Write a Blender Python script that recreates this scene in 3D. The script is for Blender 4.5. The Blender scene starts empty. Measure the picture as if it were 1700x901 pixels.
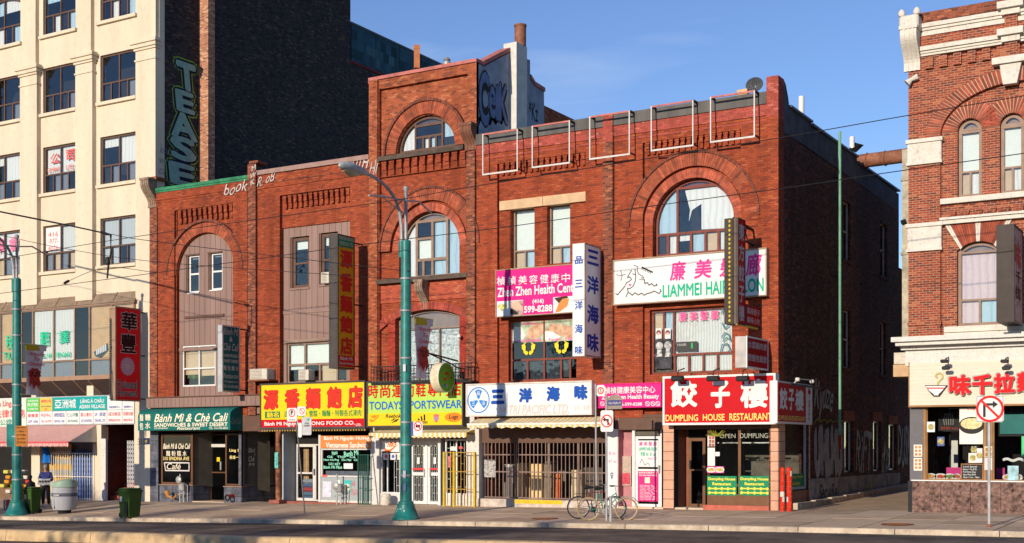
import bpy, bmesh, math, random
from math import sin, cos, tan, atan, radians as RD, pi, sqrt, hypot, atan2
from mathutils import Vector, Matrix
from mathutils.geometry import tessellate_polygon
R = random.Random(7)
SC = bpy.context.scene
COL = SC.collection

# ---------------------------------------------------------------- camera
FOC = 2106.0                      # focal length in pixels of a 1700 px wide picture
TH = atan(1250 / 2106.0)          # camera turned to the left of the facade normal
CS, SN = cos(TH), sin(TH)
CD, CH = 38.45, 2.015             # distance in front of the facade plane (Y = 0), lens height
cam_d = bpy.data.cameras.new('camera')
cam_d.sensor_width = 36
cam_d.lens = 36 * FOC / 1700
cam_d.shift_y = (742 - 450.5) / 1700
cam_d.clip_end = 3000
cam = bpy.data.objects.new('camera', cam_d)
COL.objects.link(cam)
cam.location = (0, -CD, CH)
cam.rotation_euler = (RD(90), 0, TH)
SC.camera = cam

# ---------------------------------------------------------------- light
SUN_EL, SUN_T = RD(15.0), 0.035   # low sun, almost square on to the facades
SC.view_settings.view_transform = 'Standard'
SC.view_settings.look = 'None'
SC.view_settings.exposure = 0.2
SC.view_settings.gamma = 1
world = bpy.data.worlds.new('World')
SC.world = world
world.use_nodes = True
wn = world.node_tree.nodes
wl = world.node_tree.links
bg = wn['Background']
sky = wn.new('ShaderNodeTexSky')
sky.sky_type = 'NISHITA'
sky.sun_disc = False
sky.sun_elevation = SUN_EL
sky.sun_rotation = RD(180 + math.degrees(atan(SUN_T)))
sky.air_density = 1.0
sky.dust_density = 0.0
sky.ozone_density = 3.5
hs = wn.new('ShaderNodeHueSaturation'); hs.inputs['Saturation'].default_value = 1.05; hs.inputs['Hue'].default_value = .514; hs.inputs['Value'].default_value = .92
tcw = wn.new('ShaderNodeTexCoord'); mpw = wn.new('ShaderNodeMapping'); mpw.inputs['Scale'].default_value = (1.5, 1.5, 7); mpw.inputs['Rotation'].default_value = (.25, .1, 0)
nzw = wn.new('ShaderNodeTexNoise'); nzw.inputs['Scale'].default_value = 2.2; nzw.inputs['Detail'].default_value = 7; nzw.inputs['Distortion'].default_value = .6
crw = wn.new('ShaderNodeMapRange'); crw.inputs[1].default_value = .60; crw.inputs[2].default_value = .85; crw.inputs[4].default_value = .3
mxw = wn.new('ShaderNodeMix'); mxw.data_type = 'RGBA'; mxw.inputs[7].default_value = (5.2, 5.6, 6.2, 1)   # thin high cloud
for a_, b_ in ((sky.outputs[0], hs.inputs['Color']), (tcw.outputs['Generated'], mpw.inputs[0]), (mpw.outputs[0], nzw.inputs[0]), (nzw.outputs[0], crw.inputs[0]), (crw.outputs[0], mxw.inputs[0]), (hs.outputs[0], mxw.inputs[6]), (mxw.outputs[2], bg.inputs[0])): wl.new(a_, b_)
bg.inputs[1].default_value = 0.15
sd = bpy.data.lights.new('sun', 'SUN')
sd.energy = 4.3
sd.angle = RD(0.53)
sd.color = (1.0, 0.86, 0.68)
sun = bpy.data.objects.new('sun', sd)
COL.objects.link(sun)
sun.rotation_euler = Vector((SUN_T, 1, -tan(SUN_EL) * hypot(1, SUN_T))).to_track_quat('-Z', 'Y').to_euler()

# ---------------------------------------------------------------- survey: photo measurement -> point on a real plane
def XA(px, Y=0.0):
    k = (px - 850) / FOC; d = Y + CD
    return d * (k * CS - SN) / (CS + k * SN)
def ZD(px, Y): return -XA(px, Y) * SN + (Y + CD) * CS
def ZA(px, py, Y=0.0): return CH - (py - 742) * ZD(px, Y) / FOC
def YA(px, X):
    k = (px - 850) / FOC
    return X * (CS + k * SN) / (k * CS - SN) - CD
def ZS(px, py, X): return ZA(px, py, YA(px, X))
def lerp(a, b, t): return a + (b - a) * t
def pw(tab, x):
    if x <= tab[0][0]: return tab[0][1]
    for (a, fa), (b, fb) in zip(tab, tab[1:]):
        if x <= b: return lerp(fa, fb, (x - a) / (b - a))
    return tab[-1][1]
BASE = [(-60, -.42), (-43.6, -.29), (-40.7, -.27), (-28.9, -.13), (-15.2, 0), (-9, .10), (10, .3)]
KERB = [(-60, -.85), (-41.6, -.64), (-28.7, -.37), (-18.8, -.17), (-11.1, -.05), (-4.9, .03), (10, .2)]
YK = -6.7
def G(X, Y):                                          # height of the pavement
    if Y >= 0: return pw(BASE, X) + .02 * min(Y, 30)
    return lerp(pw(BASE, X), pw(KERB, X), min(1, -Y / -YK))

# ---------------------------------------------------------------- objects
def tag(o, label=None, cat=None, group=None, kind=None):
    if label: o['label'] = label
    if cat: o['category'] = cat
    if group: o['group'] = group
    if kind: o['kind'] = kind
    return o
def thing(name, label, cat, loc, group=None):
    o = bpy.data.objects.new(name, None)
    o.empty_display_size = .3
    COL.objects.link(o); o.location = loc
    return tag(o, label, cat, group)
def origin(p):
    v = Vector((0, 0, 0))
    while p is not None:
        v += p.location; p = p.parent
    return v
def copy_tree(o, parent=None):
    c = o.copy(); COL.objects.link(c)
    if parent is not None: c.parent = parent
    for ch in list(o.children): copy_tree(ch, c)
    return c

class MB:
    def __init__(s): s.v = []; s.f = []
    def add(s, vs, fs):
        b = len(s.v); s.v += [tuple(v) for v in vs]; s.f += [tuple(b + i for i in f) for f in fs]; return s
    def box(s, x0, x1, y0, y1, z0, z1):
        if x0 > x1: x0, x1 = x1, x0
        if y0 > y1: y0, y1 = y1, y0
        if z0 > z1: z0, z1 = z1, z0
        return s.add([(x0,y0,z0),(x1,y0,z0),(x1,y1,z0),(x0,y1,z0),(x0,y0,z1),(x1,y0,z1),(x1,y1,z1),(x0,y1,z1)],
                     [(0,3,2,1),(4,5,6,7),(0,1,5,4),(1,2,6,5),(2,3,7,6),(3,0,4,7)])
    def cbox(s, x0, x1, y0, y1, z0, z1, c=.01):       # box with chamfered edges
        xs, ys, zs = sorted((x0, x1)), sorted((y0, y1)), sorted((z0, z1))
        c = min(c, .45 * (xs[1]-xs[0]), .45 * (ys[1]-ys[0]), .45 * (zs[1]-zs[0]))
        P = {}
        vs = []
        for i in (0, 1):
            for j in (0, 1):
                for k in (0, 1):
                    x, y, z = xs[i], ys[j], zs[k]
                    dx, dy, dz = (c if i == 0 else -c), (c if j == 0 else -c), (c if k == 0 else -c)
                    P[i, j, k] = (len(vs), len(vs)+1, len(vs)+2)
                    vs += [(x, y+dy, z+dz), (x+dx, y, z+dz), (x+dx, y+dy, z)]
        fs = []
        for ax in range(3):
            for side in (0, 1):
                o = [a for a in range(3) if a != ax]
                q = []
                for (p, r) in ((0,0),(1,0),(1,1),(0,1)):
                    k = [0,0,0]; k[ax] = side; k[o[0]] = p; k[o[1]] = r
                    q.append(P[tuple(k)][ax])
                fs.append(tuple(q))
        for ax in range(3):
            o = [a for a in range(3) if a != ax]
            for p in (0, 1):
                for r in (0, 1):
                    k0 = [0,0,0]; k1 = [0,0,0]; k0[ax] = 0; k1[ax] = 1
                    for k in (k0, k1): k[o[0]] = p; k[o[1]] = r
                    fs.append((P[tuple(k0)][o[0]], P[tuple(k1)][o[0]], P[tuple(k1)][o[1]], P[tuple(k0)][o[1]]))
        for key in P: fs.append(P[key])
        return s.add(vs, fs)
    def quad(s, *p): return s.add(p, [tuple(range(len(p)))])
    def tube(s, pts, r, n=8, cap=True):
        pts = [Vector(p) for p in pts]
        rr = r if isinstance(r, (list, tuple)) else [r] * len(pts)
        rings = []; up = None
        for i, p in enumerate(pts):
            t = (pts[min(i+1, len(pts)-1)] - pts[max(i-1, 0)])
            if t.length < 1e-9: t = Vector((0,0,1))
            t.normalize()
            if up is None: up = Vector((0,0,1)) if abs(t.z) < .9 else Vector((1,0,0))
            a = t.cross(up)
            if a.length < 1e-6: a = t.cross(Vector((0,1,0)))
            a.normalize(); b = t.cross(a).normalized(); pass
            rings.append([p + a * (cos(2*pi*k/n) * rr[i]) + b * (sin(2*pi*k/n) * rr[i]) for k in range(n)])
        vs = [q for g in rings for q in g]; fs = []
        for i in range(len(pts)-1):
            for k in range(n):
                fs.append((i*n+k, i*n+(k+1)%n, (i+1)*n+(k+1)%n, (i+1)*n+k))
        if cap: fs += [tuple(range(n))[::-1], tuple((len(pts)-1)*n+k for k in range(n))]
        return s.add(vs, fs)
    def lathe(s, prof, cx, cy, n=20, z0=0):           # prof: (radius, z)
        vs = []; fs = []
        for r, z in prof:
            for k in range(n): vs.append((cx + r*cos(2*pi*k/n), cy + r*sin(2*pi*k/n), z0 + z))
        for i in range(len(prof)-1):
            for k in range(n): fs.append((i*n+k, i*n+(k+1)%n, (i+1)*n+(k+1)%n, (i+1)*n+k))
        fs += [tuple(range(n))[::-1], tuple((len(prof)-1)*n+k for k in range(n))]
        return s.add(vs, fs)
    def torus(s, c, ax1, ax2, R_, r, n=28, m=6):
        c, ax1, ax2 = Vector(c), Vector(ax1), Vector(ax2); nn = ax1.cross(ax2)
        vs = []; fs = []
        for i in range(n):
            d = ax1*cos(2*pi*i/n) + ax2*sin(2*pi*i/n)
            for k in range(m): vs.append(c + d*(R_ + r*cos(2*pi*k/m)) + nn*(r*sin(2*pi*k/m)))
        for i in range(n):
            for k in range(m): fs.append((i*m+k, i*m+(k+1)%m, ((i+1)%n)*m+(k+1)%m, ((i+1)%n)*m+k))
        return s.add(vs, fs)
    def plate(s, outer, holes=(), d0=0, d1=.1, plane='F', back=True):
        """flat polygon with holes given thickness. 'F': (x,z) facing -Y; 'S': (y,z) facing +X; 'T': (x,y) facing up"""
        mp = {'F': lambda a, b, d: (a, d, b), 'S': lambda a, b, d: (d, a, b), 'T': lambda a, b, d: (a, b, d)}[plane]
        loops = [list(outer)] + [list(h) for h in holes]
        fl = [Vector((a, b, 0)) for l in loops for (a, b) in l]
        tris = tessellate_polygon([[Vector((a, b, 0)) for (a, b) in l] for l in loops])
        n = len(fl); vs = [mp(v.x, v.y, d0) for v in fl] + [mp(v.x, v.y, d1) for v in fl]
        fs = [tuple(t) for t in tris]
        if back: fs += [tuple(i + n for i in t)[::-1] for t in tris]
        o = 0
        for l in loops:
            m = len(l)
            for i in range(m): fs.append((o+i, o+(i+1)%m, n+o+(i+1)%m, n+o+i))
            o += m
        return s.add(vs, fs)
    def build(s, name, mat, parent=None, label=None, smooth=False, kind=None, cat=None, group=None, norm=True, loc=None):
        me = bpy.data.meshes.new(name)
        off = origin(parent) if parent is not None else Vector(loc or (0, 0, 0))
        me.from_pydata([(v[0]-off.x, v[1]-off.y, v[2]-off.z) for v in s.v], [], s.f)
        me.update()
        if norm:
            bm = bmesh.new(); bm.from_mesh(me)
            bmesh.ops.recalc_face_normals(bm, faces=bm.faces); bm.to_mesh(me); bm.free()
        if smooth:
            me.polygons.foreach_set('use_smooth', [True] * len(me.polygons))
            try: me.set_sharp_from_angle(angle=RD(40))
            except Exception: pass
        me.materials.append(mat)
        o = bpy.data.objects.new(name, me); COL.objects.link(o)
        if parent is not None: o.parent = parent
        else: o.location = off
        return tag(o, label, cat, group, kind)
def BX(name, mat, parent, x0, x1, y0, y1, z0, z1, c=0, **k):
    m = MB()
    (m.cbox(x0, x1, y0, y1, z0, z1, c) if c else m.box(x0, x1, y0, y1, z0, z1))
    return m.build(name, mat, parent, **k)

# ---------------------------------------------------------------- materials
MATS = {}
def nt(m): return m.node_tree.nodes, m.node_tree.links
def mat(name, col, rough=.7, metal=0.0, var=.14, sc=3.0, bump=0.0, bsc=40.0, spec=.14, dirt=0.0, streak=False):
    if name in MATS: return MATS[name]
    m = bpy.data.materials.new(name); m.use_nodes = True; MATS[name] = m
    n, l = nt(m); b = n['Principled BSDF']
    b.inputs['Roughness'].default_value = rough; b.inputs['Metallic'].default_value = metal
    b.inputs['Specular IOR Level'].default_value = spec
    g = n.new('ShaderNodeNewGeometry')
    no = n.new('ShaderNodeTexNoise'); no.inputs['Scale'].default_value = sc; no.inputs['Detail'].default_value = 5
    no.inputs['Roughness'].default_value = .65
    src = g.outputs['Position']
    if streak:
        mp = n.new('ShaderNodeMapping'); mp.inputs['Scale'].default_value = (1, 1, .12)
        l.new(src, mp.inputs[0]); src = mp.outputs[0]
    l.new(src, no.inputs[0])
    r = n.new('ShaderNodeValToRGB'); l.new(no.outputs[0], r.inputs[0])
    r.color_ramp.elements[0].position = .3; r.color_ramp.elements[1].position = .72
    lo = [max(0, c * (1 - var * 1.6)) for c in col]; hi = [min(1, c * (1 + var)) for c in col]
    r.color_ramp.elements[0].color = (*lo, 1); r.color_ramp.elements[1].color = (*hi, 1)
    out = r.outputs[0]
    if dirt > 0:
        n2 = n.new('ShaderNodeTexNoise'); n2.inputs['Scale'].default_value = sc * 3.1; n2.inputs['Detail'].default_value = 6
        l.new(g.outputs['Position'], n2.inputs[0])
        r2 = n.new('ShaderNodeValToRGB'); l.new(n2.outputs[0], r2.inputs[0])
        r2.color_ramp.elements[0].position = .55; r2.color_ramp.elements[1].position = .7
        r2.color_ramp.elements[0].color = (0, 0, 0, 1); r2.color_ramp.elements[1].color = (dirt, dirt, dirt, 1)
        mx = n.new('ShaderNodeMix'); mx.data_type = 'RGBA'
        l.new(r2.outputs[0], mx.inputs[0]); l.new(out, mx.inputs[6]); mx.inputs[7].default_value = (col[0]*.35, col[1]*.3, col[2]*.25, 1)
        out = mx.outputs[2]
    l.new(out, b.inputs['Base Color'])
    if bump:
        n3 = n.new('ShaderNodeTexNoise'); n3.inputs['Scale'].default_value = bsc; n3.inputs['Detail'].default_value = 4
        l.new(g.outputs['Position'], n3.inputs[0])
        bp = n.new('ShaderNodeBump'); bp.inputs['Strength'].default_value = bump; bp.inputs['Distance'].default_value = .02
        l.new(n3.outputs[0], bp.inputs['Height']); l.new(bp.outputs[0], b.inputs['Normal'])
    return m
def mth(n, l, op, a, b=None, c=None):
    x = n.new('ShaderNodeMath'); x.operation = op
    for i, v in enumerate((a, b, c)):
        if v is None: continue
        if isinstance(v, (int, float)): x.inputs[i].default_value = v
        else: l.new(v, x.inputs[i])
    return x.outputs[0]
def mixc(n, l, f, a, b, bt='MIX'):
    x = n.new('ShaderNodeMix'); x.data_type = 'RGBA'; x.blend_type = bt
    for i, v in ((0, f), (6, a), (7, b)):
        if isinstance(v, (int, float)): x.inputs[i].default_value = v
        elif isinstance(v, tuple): x.inputs[i].default_value = (*v, 1) if len(v) == 3 else v
        else: l.new(v, x.inputs[i])
    return x.outputs[2]
def brick(name, base, dark, light, mortar, pd=.12, pl=.10, w=.20, h=.068, mw=.010, stain=.35, stainc=(.03, .015, .012), rough=.85, patch=None):
    m = bpy.data.materials.new(name); m.use_nodes = True; MATS[name] = m
    n, l = nt(m); b = n['Principled BSDF']; b.inputs['Roughness'].default_value = rough
    b.inputs['Specular IOR Level'].default_value = .1
    g = n.new('ShaderNodeNewGeometry'); sp = n.new('ShaderNodeSeparateXYZ'); l.new(g.outputs['Position'], sp.inputs[0])
    u = mth(n, l, 'ADD', sp.outputs[0], sp.outputs[1]); v = sp.outputs[2]
    # courses are laid by hand: a little wave
    wv = n.new('ShaderNodeTexNoise'); wv.inputs['Scale'].default_value = .9; l.new(g.outputs['Position'], wv.inputs[0])
    v = mth(n, l, 'ADD', v, mth(n, l, 'MULTIPLY', mth(n, l, 'SUBTRACT', wv.outputs[0], .5), .035))
    row = mth(n, l, 'FLOOR', mth(n, l, 'DIVIDE', v, h))
    uo = mth(n, l, 'ADD', mth(n, l, 'DIVIDE', u, w), mth(n, l, 'MULTIPLY', mth(n, l, 'FLOORED_MODULO', row, 2), .5))
    col = mth(n, l, 'FLOOR', uo)
    fu = mth(n, l, 'FRACT', uo); fv = mth(n, l, 'FRACT', mth(n, l, 'DIVIDE', v, h))
    du = mth(n, l, 'MULTIPLY', mth(n, l, 'MINIMUM', fu, mth(n, l, 'SUBTRACT', 1, fu)), w)
    dv = mth(n, l, 'MULTIPLY', mth(n, l, 'MINIMUM', fv, mth(n, l, 'SUBTRACT', 1, fv)), h)
    d = mth(n, l, 'MINIMUM', du, dv)
    mr = n.new('ShaderNodeMapRange'); l.new(d, mr.inputs[0]); mr.inputs[1].default_value = mw*.35; mr.inputs[2].default_value = mw*.8
    isb = mr.outputs[0]
    cx = n.new('ShaderNodeCombineXYZ'); l.new(col, cx.inputs[0]); l.new(row, cx.inputs[1])
    wn_ = n.new('ShaderNodeTexWhiteNoise'); wn_.noise_dimensions = '3D'; l.new(cx.outputs[0], wn_.inputs[0])
    cr = n.new('ShaderNodeValToRGB'); cr.color_ramp.interpolation = 'CONSTANT'; l.new(wn_.outputs[0], cr.inputs[0])
    e = cr.color_ramp.elements; e[0].color = (*dark, 1); e[1].position = pd; e[1].color = (*[c*.86 for c in base], 1)
    for p, c in ((pd + .25*(1-pd-pl), base), (pd + .6*(1-pd-pl), tuple(x*1.12 for x in base)), (1-pl, light)):
        q = e.new(p); q.color = (*c, 1)
    bc = cr.outputs[0]
    st = n.new('ShaderNodeTexNoise'); st.inputs['Scale'].default_value = .55; st.inputs['Detail'].default_value = 8; st.inputs['Roughness'].default_value = .7
    l.new(g.outputs['Position'], st.inputs[0])
    sr = n.new('ShaderNodeMapRange'); l.new(st.outputs[0], sr.inputs[0]); sr.inputs[1].default_value = .5; sr.inputs[2].default_value = .75; sr.inputs[4].default_value = stain
    f2 = n.new('ShaderNodeTexNoise'); f2.inputs['Scale'].default_value = 22; f2.inputs['Detail'].default_value = 4; l.new(g.outputs['Position'], f2.inputs[0])
    gr = n.new('ShaderNodeMapRange'); l.new(f2.outputs[0], gr.inputs[0]); gr.inputs[1].default_value = .3; gr.inputs[2].default_value = .7; gr.inputs[3].default_value = .78; gr.inputs[4].default_value = 1.15
    out = mixc(n, l, isb, mortar, bc)
    cg = n.new('ShaderNodeCombineXYZ')
    for i in range(3): l.new(gr.outputs[0], cg.inputs[i])
    out = mixc(n, l, 1.0, out, cg.outputs[0], 'MULTIPLY')
    out = mixc(n, l, sr.outputs[0], out, stainc)
    mp2 = n.new('ShaderNodeMapping'); mp2.inputs['Scale'].default_value = (2.2, 2.2, .16); l.new(g.outputs['Position'], mp2.inputs[0])
    s2 = n.new('ShaderNodeTexNoise'); s2.inputs['Scale'].default_value = 1.0; s2.inputs['Detail'].default_value = 6; l.new(mp2.outputs[0], s2.inputs[0])
    s3 = n.new('ShaderNodeMapRange'); l.new(s2.outputs[0], s3.inputs[0]); s3.inputs[1].default_value = .48; s3.inputs[2].default_value = .72; s3.inputs[4].default_value = stain*.9
    out = mixc(n, l, s3.outputs[0], out, tuple(c*.35 for c in base))
    if patch:                                          # remains of old paint / efflorescence
        p2 = n.new('ShaderNodeTexNoise'); p2.inputs['Scale'].default_value = 2.6; p2.inputs['Detail'].default_value = 9; p2.inputs['Roughness'].default_value = .75
        l.new(g.outputs['Position'], p2.inputs[0])
        pr = n.new('ShaderNodeMapRange'); l.new(p2.outputs[0], pr.inputs[0]); pr.inputs[1].default_value = .62; pr.inputs[2].default_value = .66; pr.inputs[4].default_value = .7
        out = mixc(n, l, pr.outputs[0], out, patch)
    l.new(out, b.inputs['Base Color'])
    bp = n.new('ShaderNodeBump'); bp.inputs['Strength'].default_value = .6; bp.inputs['Distance'].default_value = .008
    hh = mth(n, l, 'ADD', isb, mth(n, l, 'MULTIPLY', f2.outputs[0], .5))
    l.new(hh, bp.inputs['Height']); l.new(bp.outputs[0], b.inputs['Normal'])
    return m
def vouss(name, base):                                 # voussoir bricks: tone varies brick by brick
    m = bpy.data.materials.new(name); m.use_nodes = True; n, l = nt(m); b = n['Principled BSDF']; b.inputs['Roughness'].default_value = .85
    g = n.new('ShaderNodeNewGeometry'); cr = n.new('ShaderNodeValToRGB'); l.new(g.outputs['Random Per Island'], cr.inputs[0])
    e = cr.color_ramp.elements; e[0].color = (*[c*.5 for c in base], 1); e[1].color = (*[min(1, c*1.35) for c in base], 1)
    q = e.new(.15); q.color = (*[c*.85 for c in base], 1); q = e.new(.8); q.color = (*base, 1)
    f2 = n.new('ShaderNodeTexNoise'); f2.inputs['Scale'].default_value = 5; f2.inputs['Detail'].default_value = 8; l.new(g.outputs['Position'], f2.inputs[0])
    gr = n.new('ShaderNodeMapRange'); l.new(f2.outputs[0], gr.inputs[0]); gr.inputs[1].default_value = .35; gr.inputs[2].default_value = .7; gr.inputs[3].default_value = .6; gr.inputs[4].default_value = 1.1
    cg = n.new('ShaderNodeCombineXYZ')
    for i in range(3): l.new(gr.outputs[0], cg.inputs[i])
    l.new(mixc(n, l, 1.0, cr.outputs[0], cg.outputs[0], 'MULTIPLY'), b.inputs['Base Color'])
    return m
def glass(name, tint=(.75, .8, .85), refl=.10, wav=.012):
    if name in MATS: return MATS[name]
    m = bpy.data.materials.new(name); m.use_nodes = True; MATS[name] = m; n, l = nt(m)
    n.remove(n['Principled BSDF']); o = n['Material Output']
    t = n.new('ShaderNodeBsdfTransparent'); t.inputs[0].default_value = (*tint, 1)
    gl = n.new('ShaderNodeBsdfGlossy'); gl.inputs['Roughness'].default_value = .02
    fr = n.new('ShaderNodeFresnel'); fr.inputs[0].default_value = 1.5
    no = n.new('ShaderNodeTexNoise'); no.inputs['Scale'].default_value = 1.7; no.inputs['Detail'].default_value = 2
    g = n.new('ShaderNodeNewGeometry'); l.new(g.outputs['Position'], no.inputs[0])
    bp = n.new('ShaderNodeBump'); bp.inputs['Strength'].default_value = 1; bp.inputs['Distance'].default_value = wav; l.new(no.outputs[0], bp.inputs['Height']); l.new(bp.outputs[0], gl.inputs['Normal'])
    f = mth(n, l, 'MULTIPLY', mth(n, l, 'ADD', fr.outputs[0], refl), mth(n, l, 'SUBTRACT', 1, g.outputs['Backfacing']))
    mx = n.new('ShaderNodeMixShader'); l.new(f, mx.inputs[0]); l.new(t.outputs[0], mx.inputs[1]); l.new(gl.outputs[0], mx.inputs[2]); l.new(mx.outputs[0], o.inputs[0])
    return m
def pleat(name, col, per=.12, amt=.25):                # pleated curtain or vertical blind: folds as shallow relief, shade in their troughs put into the colour
    if name in MATS: return MATS[name]
    m = bpy.data.materials.new(name); m.use_nodes = True; MATS[name] = m; n, l = nt(m); b = n['Principled BSDF']; b.inputs['Roughness'].default_value = .9
    g = n.new('ShaderNodeNewGeometry'); sp = n.new('ShaderNodeSeparateXYZ'); l.new(g.outputs['Position'], sp.inputs[0])
    no = n.new('ShaderNodeTexNoise'); no.inputs['Scale'].default_value = 1.2; l.new(g.outputs['Position'], no.inputs[0])
    a = mth(n, l, 'ADD', mth(n, l, 'MULTIPLY', sp.outputs[0], 2*pi/per), mth(n, l, 'MULTIPLY', no.outputs[0], 6))
    s = mth(n, l, 'SINE', a)
    bp = n.new('ShaderNodeBump'); bp.inputs['Strength'].default_value = 1; bp.inputs['Distance'].default_value = .012
    l.new(s, bp.inputs['Height']); l.new(bp.outputs[0], b.inputs['Normal'])
    mr = n.new('ShaderNodeMapRange'); l.new(s, mr.inputs[0]); mr.inputs[1].default_value = -1; mr.inputs[2].default_value = -.6; mr.inputs[3].default_value = 1-amt*.8; mr.inputs[4].default_value = 1
    cg = n.new('ShaderNodeCombineXYZ')
    for i in range(3): l.new(mr.outputs[0], cg.inputs[i])
    l.new(mixc(n, l, 1.0, col, cg.outputs[0], 'MULTIPLY'), b.inputs['Base Color'])
    return m
def stripes(name, c1, c2, per, ax=0, duty=.5, rough=.8):
    if name in MATS: return MATS[name]
    m = bpy.data.materials.new(name); m.use_nodes = True; MATS[name] = m; n, l = nt(m); b = n['Principled BSDF']; b.inputs['Roughness'].default_value = rough
    g = n.new('ShaderNodeNewGeometry'); sp = n.new('ShaderNodeSeparateXYZ'); l.new(g.outputs['Position'], sp.inputs[0])
    fr = mth(n, l, 'FRACT', mth(n, l, 'DIVIDE', sp.outputs[ax], per)); s = mth(n, l, 'GREATER_THAN', fr, duty)
    no = n.new('ShaderNodeTexNoise'); no.inputs['Scale'].default_value = 4; no.inputs['Detail'].default_value = 5; l.new(g.outputs['Position'], no.inputs[0])
    mr = n.new('ShaderNodeMapRange'); l.new(no.outputs[0], mr.inputs[0]); mr.inputs[3].default_value = .7; mr.inputs[4].default_value = 1.15
    cg = n.new('ShaderNodeCombineXYZ')
    for i in range(3): l.new(mr.outputs[0], cg.inputs[i])
    l.new(mixc(n, l, 1.0, mixc(n, l, s, c1, c2), cg.outputs[0], 'MULTIPLY'), b.inputs['Base Color'])
    return m
def paintm(c, rough=.5):                               # flat sign colour
    k = 'sign_' + '_'.join('%02d' % int(x*99) for x in c)
    return mat(k, c, rough=.55, var=.05, sc=2, spec=.12)

BR = brick('brick_red', (.325, .066, .028), (.215, .048, .026), (.40, .10, .042), (.18, .06, .04), pd=.10, pl=.07, stain=.55)
BRT = brick('brick_red_tower', (.37, .088, .037), (.21, .055, .032), (.48, .155, .07), (.27, .14, .09), pd=.16, pl=.14, stain=.5)
BRP = brick('brick_painted_red', (.38, .08, .06), (.30, .07, .05), (.52, .15, .11), (.34, .085, .065), pd=.2, pl=.1, stain=.3, patch=(.6, .42, .34))
BRS = brick('brick_sooty', (.26, .07, .038), (.13, .042, .028), (.40, .13, .06), (.26, .15, .11), pd=.3, pl=.12, stain=.5)
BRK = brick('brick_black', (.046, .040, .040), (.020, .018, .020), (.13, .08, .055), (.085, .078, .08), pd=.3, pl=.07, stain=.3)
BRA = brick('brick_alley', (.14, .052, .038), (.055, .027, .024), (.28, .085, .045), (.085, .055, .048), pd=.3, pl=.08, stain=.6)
BRF = brick('brick_corner', (.29, .058, .030), (.17, .042, .03), (.42, .12, .055), (.40, .25, .17), pd=.25, pl=.09, mw=.014, stain=.2)
BRC = brick('brick_chimney', (.45, .17, .09), (.2, .07, .045), (.62, .34, .2), (.5, .36, .26), pd=.15, pl=.2, mw=.014, stain=.3)
VS = vouss('voussoir_red', (.38, .085, .036)); VSD = vouss('voussoir_soot', (.22, .06, .034)); VSF = vouss('voussoir_corner', (.34, .07, .035))
MORT = mat('mortar', (.16, .08, .06), rough=.95); MORTL = mat('mortar_pale', (.5, .38, .28), rough=.95)
CREAM = mat('cream_render', (.66, .565, .43), rough=.85, var=.07, sc=1.3, streak=True, bump=.15, dirt=.16)
STONE = mat('tan_stone', (.58, .40, .24), rough=.8, var=.1, bump=.2)
GSTONE = mat('weathered_stone', (.30, .22, .16), rough=.9, var=.3, sc=6, bump=.5, dirt=.4)
WSTONE = mat('white_painted_stone', (.64, .60, .53), rough=.75, var=.08, sc=4, bump=.25, dirt=.35)
MAUVE = mat('mauve_siding', (.27, .175, .15), rough=.6, var=.12, sc=1.5, streak=True)
BROWN = mat('brown_frame', (.13, .075, .055), rough=.5); BROWNL = mat('light_brown_frame', (.28, .19, .145), rough=.5)
REDF = mat('red_brown_frame', (.20, .055, .04), rough=.5); WHITE = mat('white_paint', (.70, .70, .68), rough=.5, var=.04, dirt=.12)
WHITED = mat('worn_white_paint', (.63, .61, .57), rough=.6, var=.08, sc=6, dirt=.45)
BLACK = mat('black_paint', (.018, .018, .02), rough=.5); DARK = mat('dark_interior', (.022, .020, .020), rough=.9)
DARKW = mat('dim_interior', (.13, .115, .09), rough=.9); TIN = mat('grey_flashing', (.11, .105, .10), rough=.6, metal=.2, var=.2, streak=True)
GREENC = mat('green_coping', (.04, .22, .11), rough=.6, var=.25, dirt=.5); PINKC = mat('pink_coping', (.50, .17, .15), rough=.8, var=.2, dirt=.3)
STUCCO = mat('grey_blue_stucco', (.30, .34, .42), rough=.9, var=.25, sc=1.4, bump=.2)
STEEL = mat('galvanised_steel', (.36, .36, .37), rough=.55, metal=.4, var=.15, dirt=.2); ALU = mat('aluminium_frame', (.55, .56, .55), rough=.4, metal=.5)
TEALP = mat('teal_pole_paint', (.015, .19, .17), rough=.42, var=.25, spec=.4, dirt=.3); RUST = mat('rust', (.25, .09, .04), rough=.9, var=.4, sc=9, bump=.3)
RUSTP = mat('rusty_pipe', (.28, .12, .075), rough=.75, var=.3, sc=3, dirt=.3); IRON = mat('black_iron', (.03, .028, .028), rough=.5)
GL = glass('window_glass', (.95, .97, .98), .09); GLD = glass('dark_glass', (.5, .53, .57), .07, .004); GLS = glass('shop_glass', (.93, .94, .94), .03, .002)
CURT = pleat('white_curtain', (.80, .80, .76), .22); BLIND = pleat('vertical_blind', (.80, .80, .74), .10, .45)
SHADE = mat('roller_shade', (.78, .82, .74), rough=.8, var=.03); LACE = mat('lace_curtain', (.62, .66, .62), rough=.9, var=.45, sc=14)
PINKCU = pleat('pink_curtain', (.70, .55, .56), .2); TANB = mat('tan_blind', (.62, .46, .28), rough=.8, var=.06); BLUEC = pleat('blue_curtain', (.45, .62, .72), .3)
GREYC = pleat('grey_curtain', (.22, .24, .28), .12)

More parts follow.
